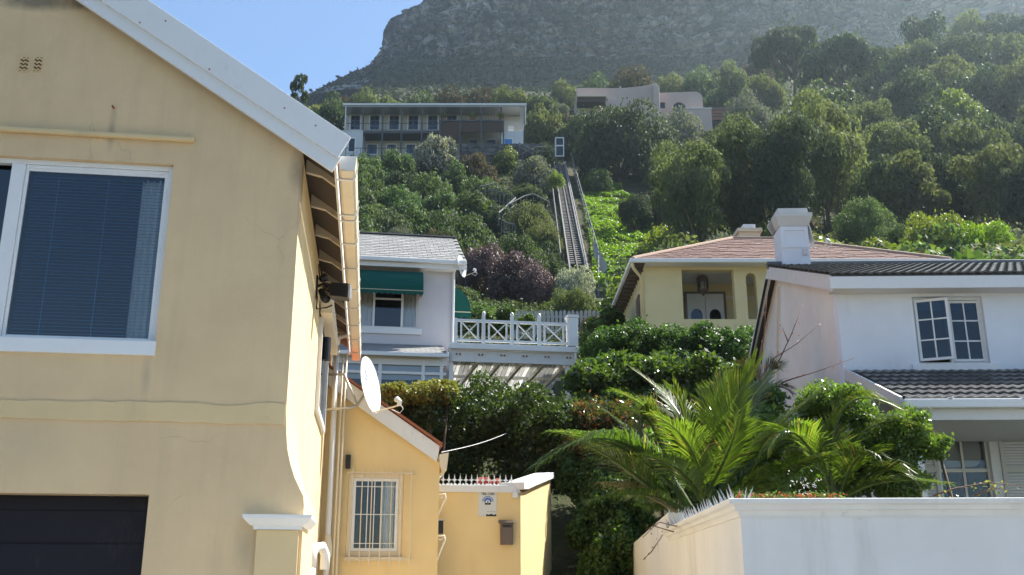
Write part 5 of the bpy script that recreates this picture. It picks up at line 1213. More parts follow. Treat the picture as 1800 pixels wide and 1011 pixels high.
# ------------------------------------------------------------------ funicular
TR0, TR1 = P(1014, 470, 88), P(983, 286, 134)
TR0.z = max(TR0.z, H(TR0.x, TR0.y) + .6); TR1.z = max(TR1.z, H(TR1.x, TR1.y) + .6)
tr = thing('funicular_track', 'steep narrow inclined rail track climbing the hillside', 'track', loc=TR0)
d = TR1 - TR0; L_ = d.length; dn = d.normalized(); rt_ = dn.cross(Vector((0, 0, 1))).normalized(); up = rt_.cross(dn)
RST = paint('rail steel', (.20, .19, .18), .7, .4); SLP = paint('sleeper steel', (.10, .095, .09), .8, .4)
for s_ in (-.72, .72): MB().bar(rt_ * s_ - dn * 3, rt_ * s_ + d, .14, .2, up).build('rail', RST, tr)
MB().bar(-dn * 3 - up * .02, d - up * .02, .14, .14, up).build('cable_duct', SLP, tr)
MB().bar(rt_ * .9 - dn * 3 - up * .0, rt_ * .9 + d, .12, .3, up).build('side_beam', RST, tr)
slp = MB().bar(rt_ * -.68, rt_ * .68, .3, .14, up).mesh('sleeper', SLP)
ns = int(L_ / .75)
for k in range(ns): obj('sleeper', slp, tr, dn * (k * .75) - up * .12)
for k in range(int(L_ / 4.5)):
    p = dn * (k * 4.5 + 1); w = TR0 + p
    for s_ in (-.62, .62):
        a = p + rt_ * s_ - up * .1; zg = H((TR0 + a).x, (TR0 + a).y) - TR0.z - .3
        if zg < a.z: MB().box(a.x - .08, a.x + .08, a.y - .08, a.y + .08, zg, a.z).build('trestle_post', SLP, tr)
railing('track_railing', 'grey handrail along the stair on the left of the track', [TR0 + rt_ * -1.5 + up * .9, TR1 + rt_ * -1.5 + up * .9 - d * .12], 1.1, 22, r=.06)
railing('track_railing', 'tall grey fence along the green slope side of the track', [P(1052, 560, 66) + Vector((0, 0, .3)), TR0 + rt_ * 2.0 + up * 1.2, TR1 + rt_ * 1.7 + up * 1.4], 1.8, 30, r=.05, mids=1)
pw = paint('weathered plank', (.40, .39, .37), .8, .4)
for k in range(9):
    p = TR0 + rt_ * 1.9 + dn * (k * 2.0 - 12); zg = H(p.x, p.y)
    t = thing('fence_plank', 'upright grey plank beside the lower end of the track', 'plank', loc=(p.x, p.y, zg), group='planks beside the lower track'); MB().hexa([(-.12, -.05, -.3), (.12, -.05, -.3), (.12, .05, -.3), (-.12, .05, -.3), (-.1, .3, 2.0), (.1, .3, 2.2), (.1, .38, 2.1), (-.1, .38, 1.9)]).build('board', pw, t)
# lift cabin
cb0, cb1 = P(976, 278, 133), P(991, 244, 133)
cab = thing('lift_cabin', 'small glazed white lift cabin at the top of the inclined track', 'cabin', loc=((cb0.x + cb1.x) / 2, 133, cb0.z))
w, h = (cb1.x - cb0.x), cb1.z - cb0.z
MB().box(-w/2, w/2, -.6, .8, 0, .18).box(-w/2, w/2, -.6, .8, h - .2, h).box(-w/2, -w/2 + .14, -.6, .8, .18, h - .2).box(w/2 - .14, w/2, -.6, .8, .18, h - .2).box(-w/2, w/2, -.59, -.5, h * .52, h * .60).build('frame', WT, cab, bevel=.03)
for a, b in ((.18, h * .52), (h * .6, h - .2)): MB().box(-w/2 + .15, w/2 - .15, -.55, -.53, a, b).build('pane', GLASSB, cab)
MB().box(-w/2 + .15, w/2 - .15, .7, .76, .18, h - .2).build('back_panel', SLP, cab)
und = MB().box(-w/2 + .1, -w/2 + .2, -.5, -.4, -1.8, 0).box(w/2 - .2, w/2 - .1, -.5, -.4, -1.8, 0).box(-w/2, w/2, -.55, .6, -.12, -.001).build('undercarriage', RAILW, cab)
for a, b in ((-1, 1), (1, -1)): MB().bar((a * (w/2 - .15), -.45, -1.7), (b * (w/2 - .15), -.45, -.15), .07, .07).build('brace', RAILW, cab)

# ------------------------------------------------------------------ pinkish flat-roofed house above the track
K = Frame(1100, 190, 168.0, 0.0); K.O.z = 0
PNK = plaster('pinkish render', (.50, .40, .36), (.3, .25, .2), .2, scale=.2)
hK = thing('flat_roofed_house', 'pinkish beige flat-roofed house with curved parapets and an arched window', 'house', K)
f = K.front
X2 = lambda zx, y=0.0: f(980 + zx / 4.2857, 190, y).x
Z2 = lambda zy, y=0.0: f(1100, 100 + zy / 4.2857, y).z
zb_ = Z2(560)
top = [(147, 235), (250, 232), (400, 235), (520, 232), (640, 220), (715, 206), (745, 208), (760, 222), (764, 245)]
MB().slab([(X2(147), zb_), (X2(764), zb_)] + [(X2(a), Z2(b)) for a, b in top[::-1]], [], 0, 8).build('main_block', PNK, hK, bevel=.15)
MB().slab([(X2(715), zb_), (X2(764), zb_), (X2(770), Z2(330)), (X2(768), Z2(240)), (X2(750), Z2(208)), (X2(725), Z2(215)), (X2(718), Z2(330))], [], -.9, -.001).build('rounded_buttress', PNK, hK, bevel=.3)
yk_ = 2.0
rr_ = (X2(965, yk_) - X2(868, yk_)) / 2; acx = (X2(965, yk_) + X2(868, yk_)) / 2; acz = Z2(388, yk_)
arch = [(acx - rr_, zb_ + 2), (acx + rr_, zb_ + 2)] + [(acx + rr_ * math.cos(R(a)), acz + rr_ * 1.05 * math.sin(R(a))) for a in range(0, 181, 15)]
wnd = rect(X2(772, yk_), X2(812, yk_), Z2(388, yk_), Z2(343, yk_))
MB().slab([(X2(764, yk_), zb_), (X2(1097, yk_), zb_), (X2(1097, yk_), Z2(300, yk_)), (X2(1080, yk_), Z2(275, yk_)), (X2(1055, yk_), Z2(262, yk_)), (X2(900, yk_), Z2(266, yk_)), (X2(764, yk_), Z2(272, yk_))], [arch, wnd], yk_, yk_ + .5).build('side_block', PNK, hK)
MB().box(X2(766, yk_), X2(1090, yk_), yk_ + .9, 8, zb_, Z2(275, yk_)).build('core', DARKIN, hK)
MB().slab(arch, [], yk_ + .3, yk_ + .34).build('arched_pane', GLASSB, hK); MB().slab(wnd, [], yk_ + .3, yk_ + .34).build('pane', GLASSB, hK)
for k in range(1, 4): x = acx - rr_ + 2 * rr_ * k / 4; MB().box(x - .05, x + .05, yk_ + .25, yk_ + .29, zb_ + 2, acz + rr_ * .85).build('glazing_bar', SHUT, hK)
MB().box(X2(970, 0), X2(1158, 0), 0, .6, zb_, Z2(392)).build('garden_wall', PNK, hK); MB().box(X2(965), X2(1164), -.1, .7, Z2(391.5), Z2(384)).build('wall_coping', WTD, hK)
MB().box(X2(150, -3), X2(368, -3), -3, 0, Z2(298, -3), Z2(287, -3)).build('pergola_beam', CREAM, hK); MB().box(X2(152, -2.6), X2(365, -2.6), -2.6, -.01, Z2(330, -3), Z2(299, -3)).build('pergola_shade', BRN, hK)
MB().tube([(X2(480), .5, Z2(232)), (X2(480), .5, Z2(215))], .08, 6).build('vent_pipe', WTD, hK)
# ------------------------------------------------------------------ brown terraced pavilion beside it
hJ = thing('brown_pavilion', 'low pavilion with rust-red roof and brown beams beside the pinkish house', 'house', K)
RB = paint('rust roof', (.20, .085, .055), .9, .3); BB = paint('brown beam', (.13, .08, .06), .9, .3)
y_ = 3.0
MB().hexa([(X2(1250, y_), y_, Z2(378, y_)), (X2(1390, y_), y_, Z2(375, y_)), (X2(1390, y_), y_ + 6, Z2(320, y_)), (X2(1280, y_), y_ + 6, Z2(345, y_)), (X2(1250, y_), y_, Z2(372, y_)), (X2(1390, y_), y_, Z2(368, y_)), (X2(1390, y_), y_ + 6, Z2(312, y_)), (X2(1280, y_), y_ + 6, Z2(337, y_))]).build('roof', RB, hJ)
for a, b, c_ in ((378, 400, BB), (404, 424, RB), (428, 448, BB), (452, 475, RB)): MB().box(X2(1157, y_), X2(1400, y_), y_, y_ + 5, Z2(b, y_), Z2(a, y_)).build('storey_beam', c_, hJ)
MB().box(X2(1170, y_), X2(1390, y_), y_ + .5, y_ + 4.5, zb_, Z2(378, y_)).build('core', DARKIN, hJ)
# ------------------------------------------------------------------ picket fence behind the deck
pf = thing('picket_fence', 'grey weathered picket fence under the silver bush behind the deck', 'fence', loc=P(980, 560, 44))
o = P(980, 560, 44); zt_ = P(980, 546, 44).z - o.z
a, b = P(905, 560, 44).x - o.x, P(1062, 560, 44).x - o.x
pk = MB().slab([(-.07, -1.5), (.07, -1.5), (.07, zt_ - .06), (0, zt_ + .02), (-.07, zt_ - .06)], [], -.015, .015).mesh('picket', pw)
x = a
while x < b: obj('picket', pk, pf, (x, 0, r_.uniform(-.03, .03)), (0, r_.uniform(-.03, .03), 0)); x += .19
for z in (.05, -.6): MB().box(a, b, .02, .06, z, z + .08).build('rail', pw, pf)
# ------------------------------------------------------------------ foliage tools
def unit(v): return v / np.maximum(np.linalg.norm(v, axis=-1, keepdims=True), 1e-9)
def leaf_quads(c, n, size, aspect, rng, flat=0.5, up=0.25, droop=0.0):
    """one kite-shaped leaf per centre c, facing roughly n"""
    k = len(c); nr = unit(n * flat + rng.normal(size=(k, 3)) * (1 - flat) + np.array([0, 0, up]))
    t = rng.normal(size=(k, 3)); t[:, 2] -= droop; t = unit(t - nr * (t * nr).sum(-1, keepdims=True)); b = np.cross(nr, t)
    size = np.asarray(size)[:, None] if np.ndim(size) else np.full((k, 1), size)
    L = t * size; W = b * size * aspect
    v = np.stack([c - L * .5, c + W * .5 - L * .05, c + L * .5 - nr * size * .08, c - W * .5 - L * .05], 1)
    return v.reshape(-1, 3)
def quads_mesh(name, v, mat):
    q = np.arange(len(v)).reshape(-1, 4); return fast_mesh(name, v, q, mat)
def sph(n, rng): return unit(rng.normal(size=(n, 3)))
def clump_points(cl, per, rng, shell=(0.7, 1.08), under=0.35):
    """cl rows: x y z rx ry rz ; points in their outer shells"""
    pts = []; nrm = []
    vol = (cl[:, 3] * cl[:, 4] + cl[:, 3] * cl[:, 5] + cl[:, 4] * cl[:, 5]); cnt = np.maximum(8, (per * len(cl) * vol / vol.sum())).astype(int)
    for row, k in zip(cl, cnt):
        d = sph(int(k * 1.4), rng); keep = (d[:, 2] > -0.25) | (rng.random(len(d)) < under); d = d[keep][:k]
        r = rng.uniform(shell[0], shell[1], (len(d), 1)) ** .7
        pts.append(row[:3] + d * row[3:6] * r); nrm.append(unit(d / row[3:6]))
    return np.concatenate(pts), np.concatenate(nrm)
LM = {}
def LF(key, *a, **k): LM[key] = leaf('leaf ' + key, *a, **k)
LF('green', (.056, .085, .034), (.12, .165, .062), .42, .6, .25, tcol=(1.35, 1.55, .8))
LF('dark', (.042, .06, .03), (.088, .115, .054), .36, .65, .2, tcol=(1.35, 1.5, .8))
LF('olive', (.082, .094, .042), (.168, .182, .078), .42, .7, .18, tcol=(1.35, 1.5, .75))
LF('lime', (.12, .21, .018), (.20, .32, .032), .5, .45, tcol=(1.6, 1.9, .5))
LF('yellowgreen', (.10, .13, .02), (.19, .22, .035), .42, .5)
LF('silver', (.17, .175, .14), (.36, .36, .31), .22, .8, .12, rim=((.62, .60, .54), .4))
LF('greysilver', (.10, .105, .088), (.21, .21, .185), .25, .8, .12)
LF('purple', (.055, .038, .036), (.14, .10, .095), .25, .5, tcol=(1.3, .9, .8))
LF('brownish', (.07, .066, .036), (.135, .12, .07), .25, .8, .1, tcol=(1.3, 1.1, .7))
LF('gloss', (.055, .092, .022), (.125, .19, .04), .42, .3, .5)
LF('hedge', (.034, .06, .018), (.085, .13, .038), .36, .45, .32)
LF('golden', (.09, .14, .03), (.33, .34, .085), .4, .4, tcol=(1.3, 1.2, .6))
LF('redleaf', (.045, .06, .018), (.11, .12, .032), .32, .3, .6, rim=((.24, .085, .04), .24))
LF('ivy', (.036, .066, .018), (.095, .15, .036), .38, .45, .32)
LF('fynbos_shade', (.018, .027, .012), (.045, .056, .024), .15, .8, .15, nscale=.05)  # darker than scrub: the shade on the talus is put into the leaf colour
LF('scrub', (.045, .06, .022), (.10, .115, .045), .2, .7, .2, nscale=.08)
LF('palm', (.066, .105, .02), (.13, .185, .036), .46, .35, .5, tcol=(1.5, 1.7, .5), rim=((.26, .21, .09), .07))
LF('palmdry', (.17, .15, .06), (.30, .25, .12), .3, .6)
LF('red', (.28, .04, .02), (.45, .10, .03), .3, .5)
LF('pink', (.45, .12, .16), (.6, .25, .28), .3, .5)
LF('lilac', (.35, .33, .5), (.5, .48, .62), .3, .5)
BARK = paint('bark', (.10, .075, .055), .95, .4, scale=2); BARKG = paint('grey bark', (.20, .18, .16), .95, .4, scale=2)
for k_ in ('bark',): pass

# prototypes in unit size: radius about 1, height 1
def proto_crown(name, form, seed, leaves, size, aspect=.55):
    g = np.random.default_rng(seed); cl = []
    if form == 'dome':
        for _ in range(34):
            d = sph(1, g)[0]; d[2] = abs(d[2]); r = g.uniform(.45, .78); s_ = g.uniform(.2, .36)
            cl.append([d[0] * r, d[1] * r, .18 + d[2] * r * .82, s_, s_, s_ * .75])
        for k in range(12):
            a = g.uniform(0, 6.28); r = g.uniform(.55, .8); s_ = g.uniform(.2, .3); cl.append([r * math.cos(a), r * math.sin(a), g.uniform(.08, .25), s_, s_, s_ * .8])
    elif form == 'round':
        for _ in range(36):
            d = sph(1, g)[0]; r = g.uniform(.35, .75); s_ = g.uniform(.18, .34); cl.append([d[0] * r, d[1] * r, .62 + d[2] * r * .42, s_, s_, s_ * .55])
    elif form == 'tall':
        for _ in range(46):
            a = g.uniform(0, 6.28); z = g.uniform(.2, .95); r = g.uniform(.1, .85) * (1.05 - abs(z - .62) * 1.2); s_ = g.uniform(.16, .32); cl.append([r * math.cos(a), r * math.sin(a), z, s_, s_, s_ * .55])
    elif form == 'umbrella':
        for _ in range(40):
            a = g.uniform(0, 6.28); r = math.sqrt(g.uniform(0, 1)) * .85; s_ = g.uniform(.14, .28); cl.append([r * math.cos(a), r * math.sin(a), .62 + .28 * (1 - r * r) + g.uniform(-.12, .06), s_, s_, s_ * .45])
    elif form == 'wispy':
        for _ in range(22):
            a = g.uniform(0, 6.28); z = g.uniform(.3, 1.0); r = g.uniform(.2, .9) * (1.1 - .5 * z); s_ = g.uniform(.1, .22); cl.append([r * math.cos(a), r * math.sin(a), z, s_, s_, s_ * .35])
    cl = np.array(cl); p, n = clump_points(cl, leaves / len(cl), g)
    p[:, 2] = np.maximum(p[:, 2], .0)
    if form != 'wispy':                                   # a few shoots that break the outline
        k = max(40, leaves // 25); i = g.integers(0, len(p), k); p = np.concatenate([p, p[i] * np.array([1.0, 1.0, 1.0]) + n[i] * g.uniform(.02, .12, (k, 1))]); n = np.concatenate([n, n[i]])
    return quads_mesh(name, leaf_quads(p, n, g.uniform(size * .7, size * 1.35, len(p)), aspect, g, .5, .2), LM['green']), cl
def proto_trunk(cl, seed, fork=.2, rad=.045, nlimb=9):
    g = np.random.default_rng(seed); mb = MB(); f0 = Vector((g.uniform(-.05, .05), g.uniform(-.05, .05), fork))
    mb.tube([(0, 0, -.12), (0, 0, fork * .5), f0], [rad * 1.3, rad * 1.05, rad], 7)
    for i in g.choice(len(cl), min(nlimb, len(cl)), replace=False):
        e = Vector(cl[i][:3]); m_ = f0.lerp(e, .5) + Vector((g.uniform(-.08, .08), g.uniform(-.08, .08), .04)); mb.tube([f0 - Vector((0, 0, .02)), m_, e], [rad * .75, rad * .45, rad * .15], 6)
    return mb.mesh('trunk', BARK, smooth=True)
PR = {}
for key, form, seeds, leaves, size in (('dome', 'dome', (1, 2, 3, 4), 7000, .085), ('domef', 'dome', (5, 6), 17000, .052), ('round', 'round', (7, 8), 8000, .08), ('tall', 'tall', (9, 10, 11), 9000, .07), ('tallf', 'tall', (12, 13), 20000, .045), ('umbrella', 'umbrella', (14,), 11000, .06), ('wispy', 'wispy', (15, 16), 2600, .08)):
    PR[key] = []
    for s_ in seeds:
        me, cl = proto_crown('crown_' + key, form, s_, leaves, size)
        PR[key].append((me, proto_trunk(cl, s_, {'tall': .12, 'tallf': .12, 'umbrella': .45, 'round': .28, 'wispy': .3}.get(key, .08), .035 if key != 'wispy' else .05, 9)))
tr_rnd = random.Random(77)
def ground_at(px, Y):
    x = 0.0
    for _ in range(8): z = H(x, Y); x = (px - CX) / FPX * (Y * CP + (z - EYE) * SP)
    return x, H(x, Y)
def project(x, y, z):
    ax = y * CP + (z - EYE) * SP; return CX + FPX * x / ax, CY - FPX * ((z - EYE) * CP - y * SP) / ax
def plant_tree(px, pytop, wpx, Y, form, mat, name, label, cat='tree', group=None, depth=.9, hmin=1.0, bark=None, sink=.25):
    lim = {'dome': .85, 'domef': .95, 'round': 1.1, 'tall': 0.9, 'tallf': 1.0, 'umbrella': 1.0, 'wispy': 2.2}[form]
    Y0 = Y
    for _ in range(60):                                     # settle the plant on the slope where it has its natural height
        x, z = ground_at(px, Y); zt_ = P(px, pytop, Y).z; ax = Y * CP + (z - EYE) * SP; r = wpx / FPX * ax / 2
        if zt_ - z <= lim * 2 * r or Y > Y0 * 1.14: break
        Y *= 1.01
    h = max(hmin, zt_ - z); hc = min(h, lim * 2 * r)
    me, tk = tr_rnd.choice(PR[form]); t = thing(name, label, cat, loc=(x, Y, z - .1), rz=tr_rnd.uniform(0, 6.28), group=group)
    sc = (r, r * depth, h * 1.02)
    o = obj('crown', me, t, (0, 0, h - hc), None, (r, r * depth, hc * 1.02)); o.material_slots[0].link = 'OBJECT'; o.material_slots[0].material = LM[mat]
    o2 = obj('trunk', tk, t, None, None, sc)
    if bark: o2.material_slots[0].link = 'OBJECT'; o2.material_slots[0].material = bark
    return t
SMALL = lambda me, m_: None

MARKS = [('the lift cabin', 985, 133), ('the dark stone wall', 880, 131), ('the balcony villa', 700, 140), ('the pinkish house', 1110, 168), ('the umbrella pine', 1400, 185), ('the ivy dome tree', 1455, 150), ('the round grey-green tree', 1313, 150), ('the brown pavilion', 1280, 172), ('the red hipped roof', 1300, 44), ('the picket fence', 980, 46), ('the purple shrubs', 900, 66), ('the silver-tipped bush', 763, 126), ('the big dark dense tree', 1090, 128), ('the lime green slope', 1090, 100), ('the wispy pine', 510, 100), ('the pale twiggy tree', 1540, 125), ('the lime crowned tree', 1700, 120), ('the shingled roof', 700, 40), ('the yellow-green trees', 1700, 56), ('the tall white chimney', 1390, 58), ('the olive stair bush', 932, 100), ('the cliff foot', 900, 230), ('the cliff foot', 1250, 230), ('the upper wood edge', 1750, 215)]
MK = []
for nm_, px_, Y_ in MARKS: x_, z_ = ground_at(px_, Y_); MK.append((nm_, x_, Y_))
def near_what(x, y):
    nm_, mx, my = min(MK, key=lambda k: math.hypot(k[1] - x, (k[2] - y) * .7)); dy = y - my
    return ('uphill of ' if dy > 4 else 'downhill of ' if dy < -4 else 'beside ') + nm_
# ------------------------------------------------------------------ named trees and bushes of the hillside
b_ = 'bush'; t_ = 'tree'
NAMED = [
 # px, top, width, Y, form, leaf, name, label, category, group
 (763, 229, 100, 126, 'dome', 'silver', 'silver_bush', 'big silver-tipped bush right in front of the villa pergola', b_),
 (832, 262, 96, 120, 'dome', 'brownish', 'grey_bush', 'brown-grey bush below the dark stone wall', b_),
 (890, 258, 62, 118, 'dome', 'yellowgreen', 'light_green_shrub', 'light green shrub between the brown-grey bush and the grey bush', b_),
 (937, 268, 104, 112, 'dome', 'greysilver', 'grey_bush', 'large grey leafy bush beside the upper track', b_),
 (750, 262, 44, 118, 'dome', 'yellowgreen', 'light_green_shrub', 'small yellow-green shrub at the foot of the silver-tipped bush', b_),
 (978, 300, 36, 100, 'dome', 'yellowgreen', 'light_green_shrub', 'narrow yellow-green shrub leaning on the track handrail', b_),
 (932, 348, 100, 95, 'domef', 'olive', 'olive_bush', 'rounded olive bush between stair railing and track', b_),
 (955, 384, 84, 88, 'domef', 'olive', 'olive_bush', 'smaller olive bush touching the lower left of the track', b_),
 (800, 360, 190, 78, 'domef', 'green', 'spreading_bush', 'broad mid-green bush spreading above the grey shingled roof', b_),
 (905, 402, 120, 70, 'domef', 'green', 'spreading_bush', 'mid-green bush sloping down behind the purple shrubs', b_),
 (705, 396, 70, 68, 'domef', 'greysilver', 'grey_shrub', 'low grey shrub just above the shingled roof', b_),
 (765, 390, 90, 66, 'domef', 'brownish', 'grey_shrub', 'brown-grey shrub above the roof ridge end', b_),
 (848, 416, 104, 57, 'domef', 'purple', 'purple_shrub', 'dark purple-leaved shrub beside the grey house gable', b_),
 (905, 424, 120, 59, 'domef', 'purple', 'purple_shrub', 'tall purple-leaved shrub in the middle of the purple thicket', b_),
 (945, 462, 84, 54, 'domef', 'purple', 'purple_shrub', 'purple-brown shrub next to the silver bush above the picket fence', b_),
 (1008, 455, 92, 56, 'domef', 'silver', 'silver_bush', 'silver-leaved bush at the foot of the track', b_),
 (1010, 492, 96, 50, 'domef', 'olive', 'olive_bush', 'olive-green bush behind the picket fence', b_),
 (1090, 163, 190, 124, 'domef', 'dark', 'milkwood_tree', 'big dark dense tree right of the lift cabin', t_),
 (1030, 190, 110, 132, 'dome', 'dark', 'dark_tree', 'dark tree between the lift cabin and the pinkish house', t_),
 (1160, 215, 110, 116, 'dome', 'dark', 'dark_tree', 'dark green tree below the arched window', t_),
 (1190, 192, 120, 136, 'dome', 'greysilver', 'grey_tree', 'pale grey-green tree under the garden wall of the pinkish house', t_),
 (955, 190, 100, 150, 'dome', 'olive', 'olive_tree', 'olive green tree between the villa and the pinkish house', t_),
 (985, 200, 70, 142, 'dome', 'brownish', 'brown_bush', 'brownish bush left of the big dark dense tree', b_),
 (1118, 330, 74, 90, 'domef', 'dark', 'vine_mound', 'dark vine-covered mound standing in the lime green slope', b_),
 (1050, 296, 62, 112, 'dome', 'green', 'green_bush', 'green bush at the top edge of the lime green slope', b_),
 (1112, 440, 70, 56, 'domef', 'dark', 'vine_mound', 'dark vine mound at the left corner of the red hipped roof', b_),
 (1225, 268, 175, 66, 'tallf', 'olive', 'gum_tree', 'olive-green tall tree with dark trunks left behind the red roof', t_),
 (1315, 240, 215, 70, 'tallf', 'olive', 'gum_tree', 'tall leafy tree behind the small cream chimney', t_),
 (1400, 232, 190, 66, 'tallf', 'dark', 'gum_tree', 'dark shaded tall tree directly behind the tall white chimney', t_),
 (1462, 196, 215, 72, 'tallf', 'olive', 'gum_tree', 'tallest sunlit olive tree right of the tall white chimney', t_),
 (1530, 340, 110, 60, 'domef', 'green', 'green_bush', 'soft green bush behind the right hip of the red roof', b_),
 (1455, 138, 168, 132, 'dome', 'green', 'ivy_dome', 'big ivy-covered dome-shaped tree below the umbrella pine', t_),
 (1313, 166, 104, 138, 'dome', 'greysilver', 'round_tree', 'smooth round grey-green tree beside the brown pavilion', t_),
 (1400, 60, 150, 168, 'umbrella', 'dark', 'umbrella_pine', 'large dark umbrella pine standing against the cliff', t_),
 (1490, 78, 170, 172, 'umbrella', 'dark', 'umbrella_pine', 'broad dark pine right beside the umbrella pine', t_),
 (1110, 118, 120, 190, 'dome', 'brownish', 'brown_tree', 'brownish dome-shaped tree behind the pinkish house', t_),
 (1660, 356, 150, 50, 'domef', 'yellowgreen', 'yellow_green_tree', 'sunlit yellow-green tree above the dark tiled roof', t_),
 (1752, 372, 130, 48, 'domef', 'lime', 'yellow_green_tree', 'lime green tree right of the sunlit yellow-green tree', t_),
 (1590, 380, 100, 54, 'domef', 'green', 'green_bush', 'green bush between red roof and yellow-green tree', b_),
 (1790, 410, 90, 44, 'domef', 'yellowgreen', 'yellow_green_tree', 'small yellow-green tree past the lime green tree', t_),
 (1700, 160, 120, 112, 'dome', 'yellowgreen', 'lime_tree', 'bright lime crowned tree in the dark wood', t_),
 (506, 138, 66, 96, 'wispy', 'dark', 'wispy_pine', 'thin wispy pine showing above the white bargeboard', t_),
 (588, 172, 110, 150, 'dome', 'dark', 'dark_tree', 'dark round tree at the left end of the villa', t_),
 (545, 178, 90, 160, 'dome', 'olive', 'olive_tree', 'olive tree between the white bargeboard and the dark round tree', t_),
 (1540, 190, 110, 118, 'tall', 'olive', 'grey_wood_tree', 'pale twiggy tree to the right of the ivy dome', t_),
]
for (px, pt_, w, Y, fm, mt, nm, lb, ct) in NAMED: plant_tree(px, pt_, w, Y, fm, mt, nm, lb, ct)
# the dark wood on the right slope
wr_ = random.Random(4)
for (px, pt_, w, Y, mt) in ((1580, 230, 110, 92, 'olive'), (1650, 215, 130, 96, 'dark'), (1720, 230, 120, 90, 'olive'), (1790, 215, 130, 94, 'dark'), (1560, 290, 110, 72, 'dark'), (1630, 285, 120, 70, 'olive'), (1700, 280, 120, 72, 'dark'), (1770, 270, 120, 68, 'olive'), (1820, 300, 110, 64, 'dark'), (1600, 150, 120, 126, 'dark'), (1680, 125, 120, 138, 'olive'), (1760, 140, 130, 130, 'dark'), (1830, 120, 120, 128, 'olive'), (1610, 95, 110, 170, 'olive'), (1690, 80, 120, 176, 'dark'), (1770, 70, 120, 180, 'olive'), (1640, 50, 110, 206, 'dark'), (1730, 40, 110, 210, 'olive'), (1810, 30, 120, 208, 'dark'), (1560, 105, 100, 182, 'dark'), (1850, 200, 120, 100, 'olive')):
    plant_tree(px, pt_, w * 1.3, Y, 'tall', mt, 'woodland_tree', {'olive': 'olive-green tree in the dense wood ', 'dark': 'dark green tree in the dense wood '}[mt] + near_what(ground_at(px, Y)[0], Y), 'tree', group={'olive': 'olive trees of the right wood', 'dark': 'dark trees of the right wood'}[mt])
# thicket below the villa
for (px, pt_, w, Y) in ((640, 268, 90, 124), (700, 258, 84, 122), (640, 300, 100, 114), (695, 292, 90, 112), (800, 286, 90, 112), (850, 300, 90, 108), (760, 300, 100, 108), (640, 330, 100, 102), (705, 322, 100, 102), (770, 325, 100, 98), (835, 330, 96, 98), (880, 320, 70, 102), (650, 352, 100, 92), (715, 345, 100, 92), (640, 378, 90, 82), (690, 368, 90, 84), (870, 352, 80, 92), (600, 300, 90, 112), (590, 340, 90, 100), (820, 390, 80, 74), (960, 420, 60, 80), (640, 400, 80, 74)):
    plant_tree(px, pt_, w, Y, 'dome', wr_.choice(('green', 'green', 'dark')), 'thicket_bush', 'dense green bush of the thicket ' + near_what(ground_at(px, Y)[0], Y), 'bush', group='thicket bushes below the villa')
# scrub on the crest behind the villa and up to the cliff
for (px, pt_, w, Y, mt) in ((640, 160, 70, 168, 'olive'), (690, 166, 70, 172, 'olive'), (740, 162, 80, 176, 'green'), (790, 160, 80, 172, 'brownish'), (845, 152, 80, 180, 'brownish'), (900, 146, 90, 182, 'olive'), (950, 158, 80, 172, 'green'), (1000, 140, 80, 190, 'olive'), (1050, 135, 80, 196, 'green'), (1180, 130, 80, 196, 'olive'), (1230, 122, 90, 196, 'green'), (1285, 112, 90, 196, 'olive'), (1330, 98, 80, 202, 'brownish'), (1260, 150, 90, 178, 'green'), (1345, 128, 80, 178, 'olive'), (600, 168, 60, 166, 'brownish')):
    plant_tree(px, pt_, w, Y, 'dome', mt, 'crest_bush', mt.replace('brownish', 'brown') + ' crest bush below the cliff ' + near_what(ground_at(px, Y)[0], Y), 'bush', group='%s bushes on the crest' % mt)
# smaller filling scrub
fr_ = random.Random(99)
LBL = {'green': 'small green shrub among the hillside scrub', 'dark': 'small dark shrub among the hillside scrub', 'olive': 'small olive shrub among the hillside scrub', 'greysilver': 'small grey shrub among the hillside scrub', 'brownish': 'small brownish shrub among the hillside scrub', 'yellowgreen': 'small yellow-green shrub among the hillside scrub'}
def blocked(px, py, Y):
    if 960 < px < 1070 and 40 < Y < 140: return True
    if 800 < px < 1000 and Y < 68: return True
    if 1010 < px < 1180 and 52 < Y < 142: return True
    if 590 < px < 950 and 126 < Y < 156: return True
    if 1010 < px < 1330 and 155 < Y < 185: return True
    if 840 < px < 960 and 92 < Y < 112: return True
    return False
Y = 44.0; nfill = 0
while Y < 235:
    px = (430 if Y > 60 else 560) + fr_.uniform(0, 40)
    while px < 1850:
        if not blocked(px, 0, Y) and fr_.random() < .8 and nfill < 300:
            x, z = ground_at(px, Y); hh_ = fr_.uniform(1.2, 2.8) * (1.6 if px > 1180 and Y < 150 else 1) * (1 + Y / 250); zt_ = z + hh_; _, pyt = project(x, Y, zt_); ax = Y * CP + (z - EYE) * SP
            mt = fr_.choice(('green', 'dark', 'olive', 'olive', 'greysilver', 'brownish', 'yellowgreen') if px > 1000 or Y > 150 else ('green', 'green', 'dark', 'olive'))
            plant_tree(px, pyt, fr_.uniform(2.6, 5.0) * (1.7 if px > 1180 and Y < 150 else 1) * (1 + Y / 300) / ax * FPX, Y, 'dome', mt, 'scrub_bush', LBL[mt].replace('among the hillside scrub', near_what(x, Y)), 'shrub', group='small %s shrubs of the hillside' % mt); nfill += 1
        px += fr_.uniform(55, 95)
    Y *= 1.085
print('fill', nfill)
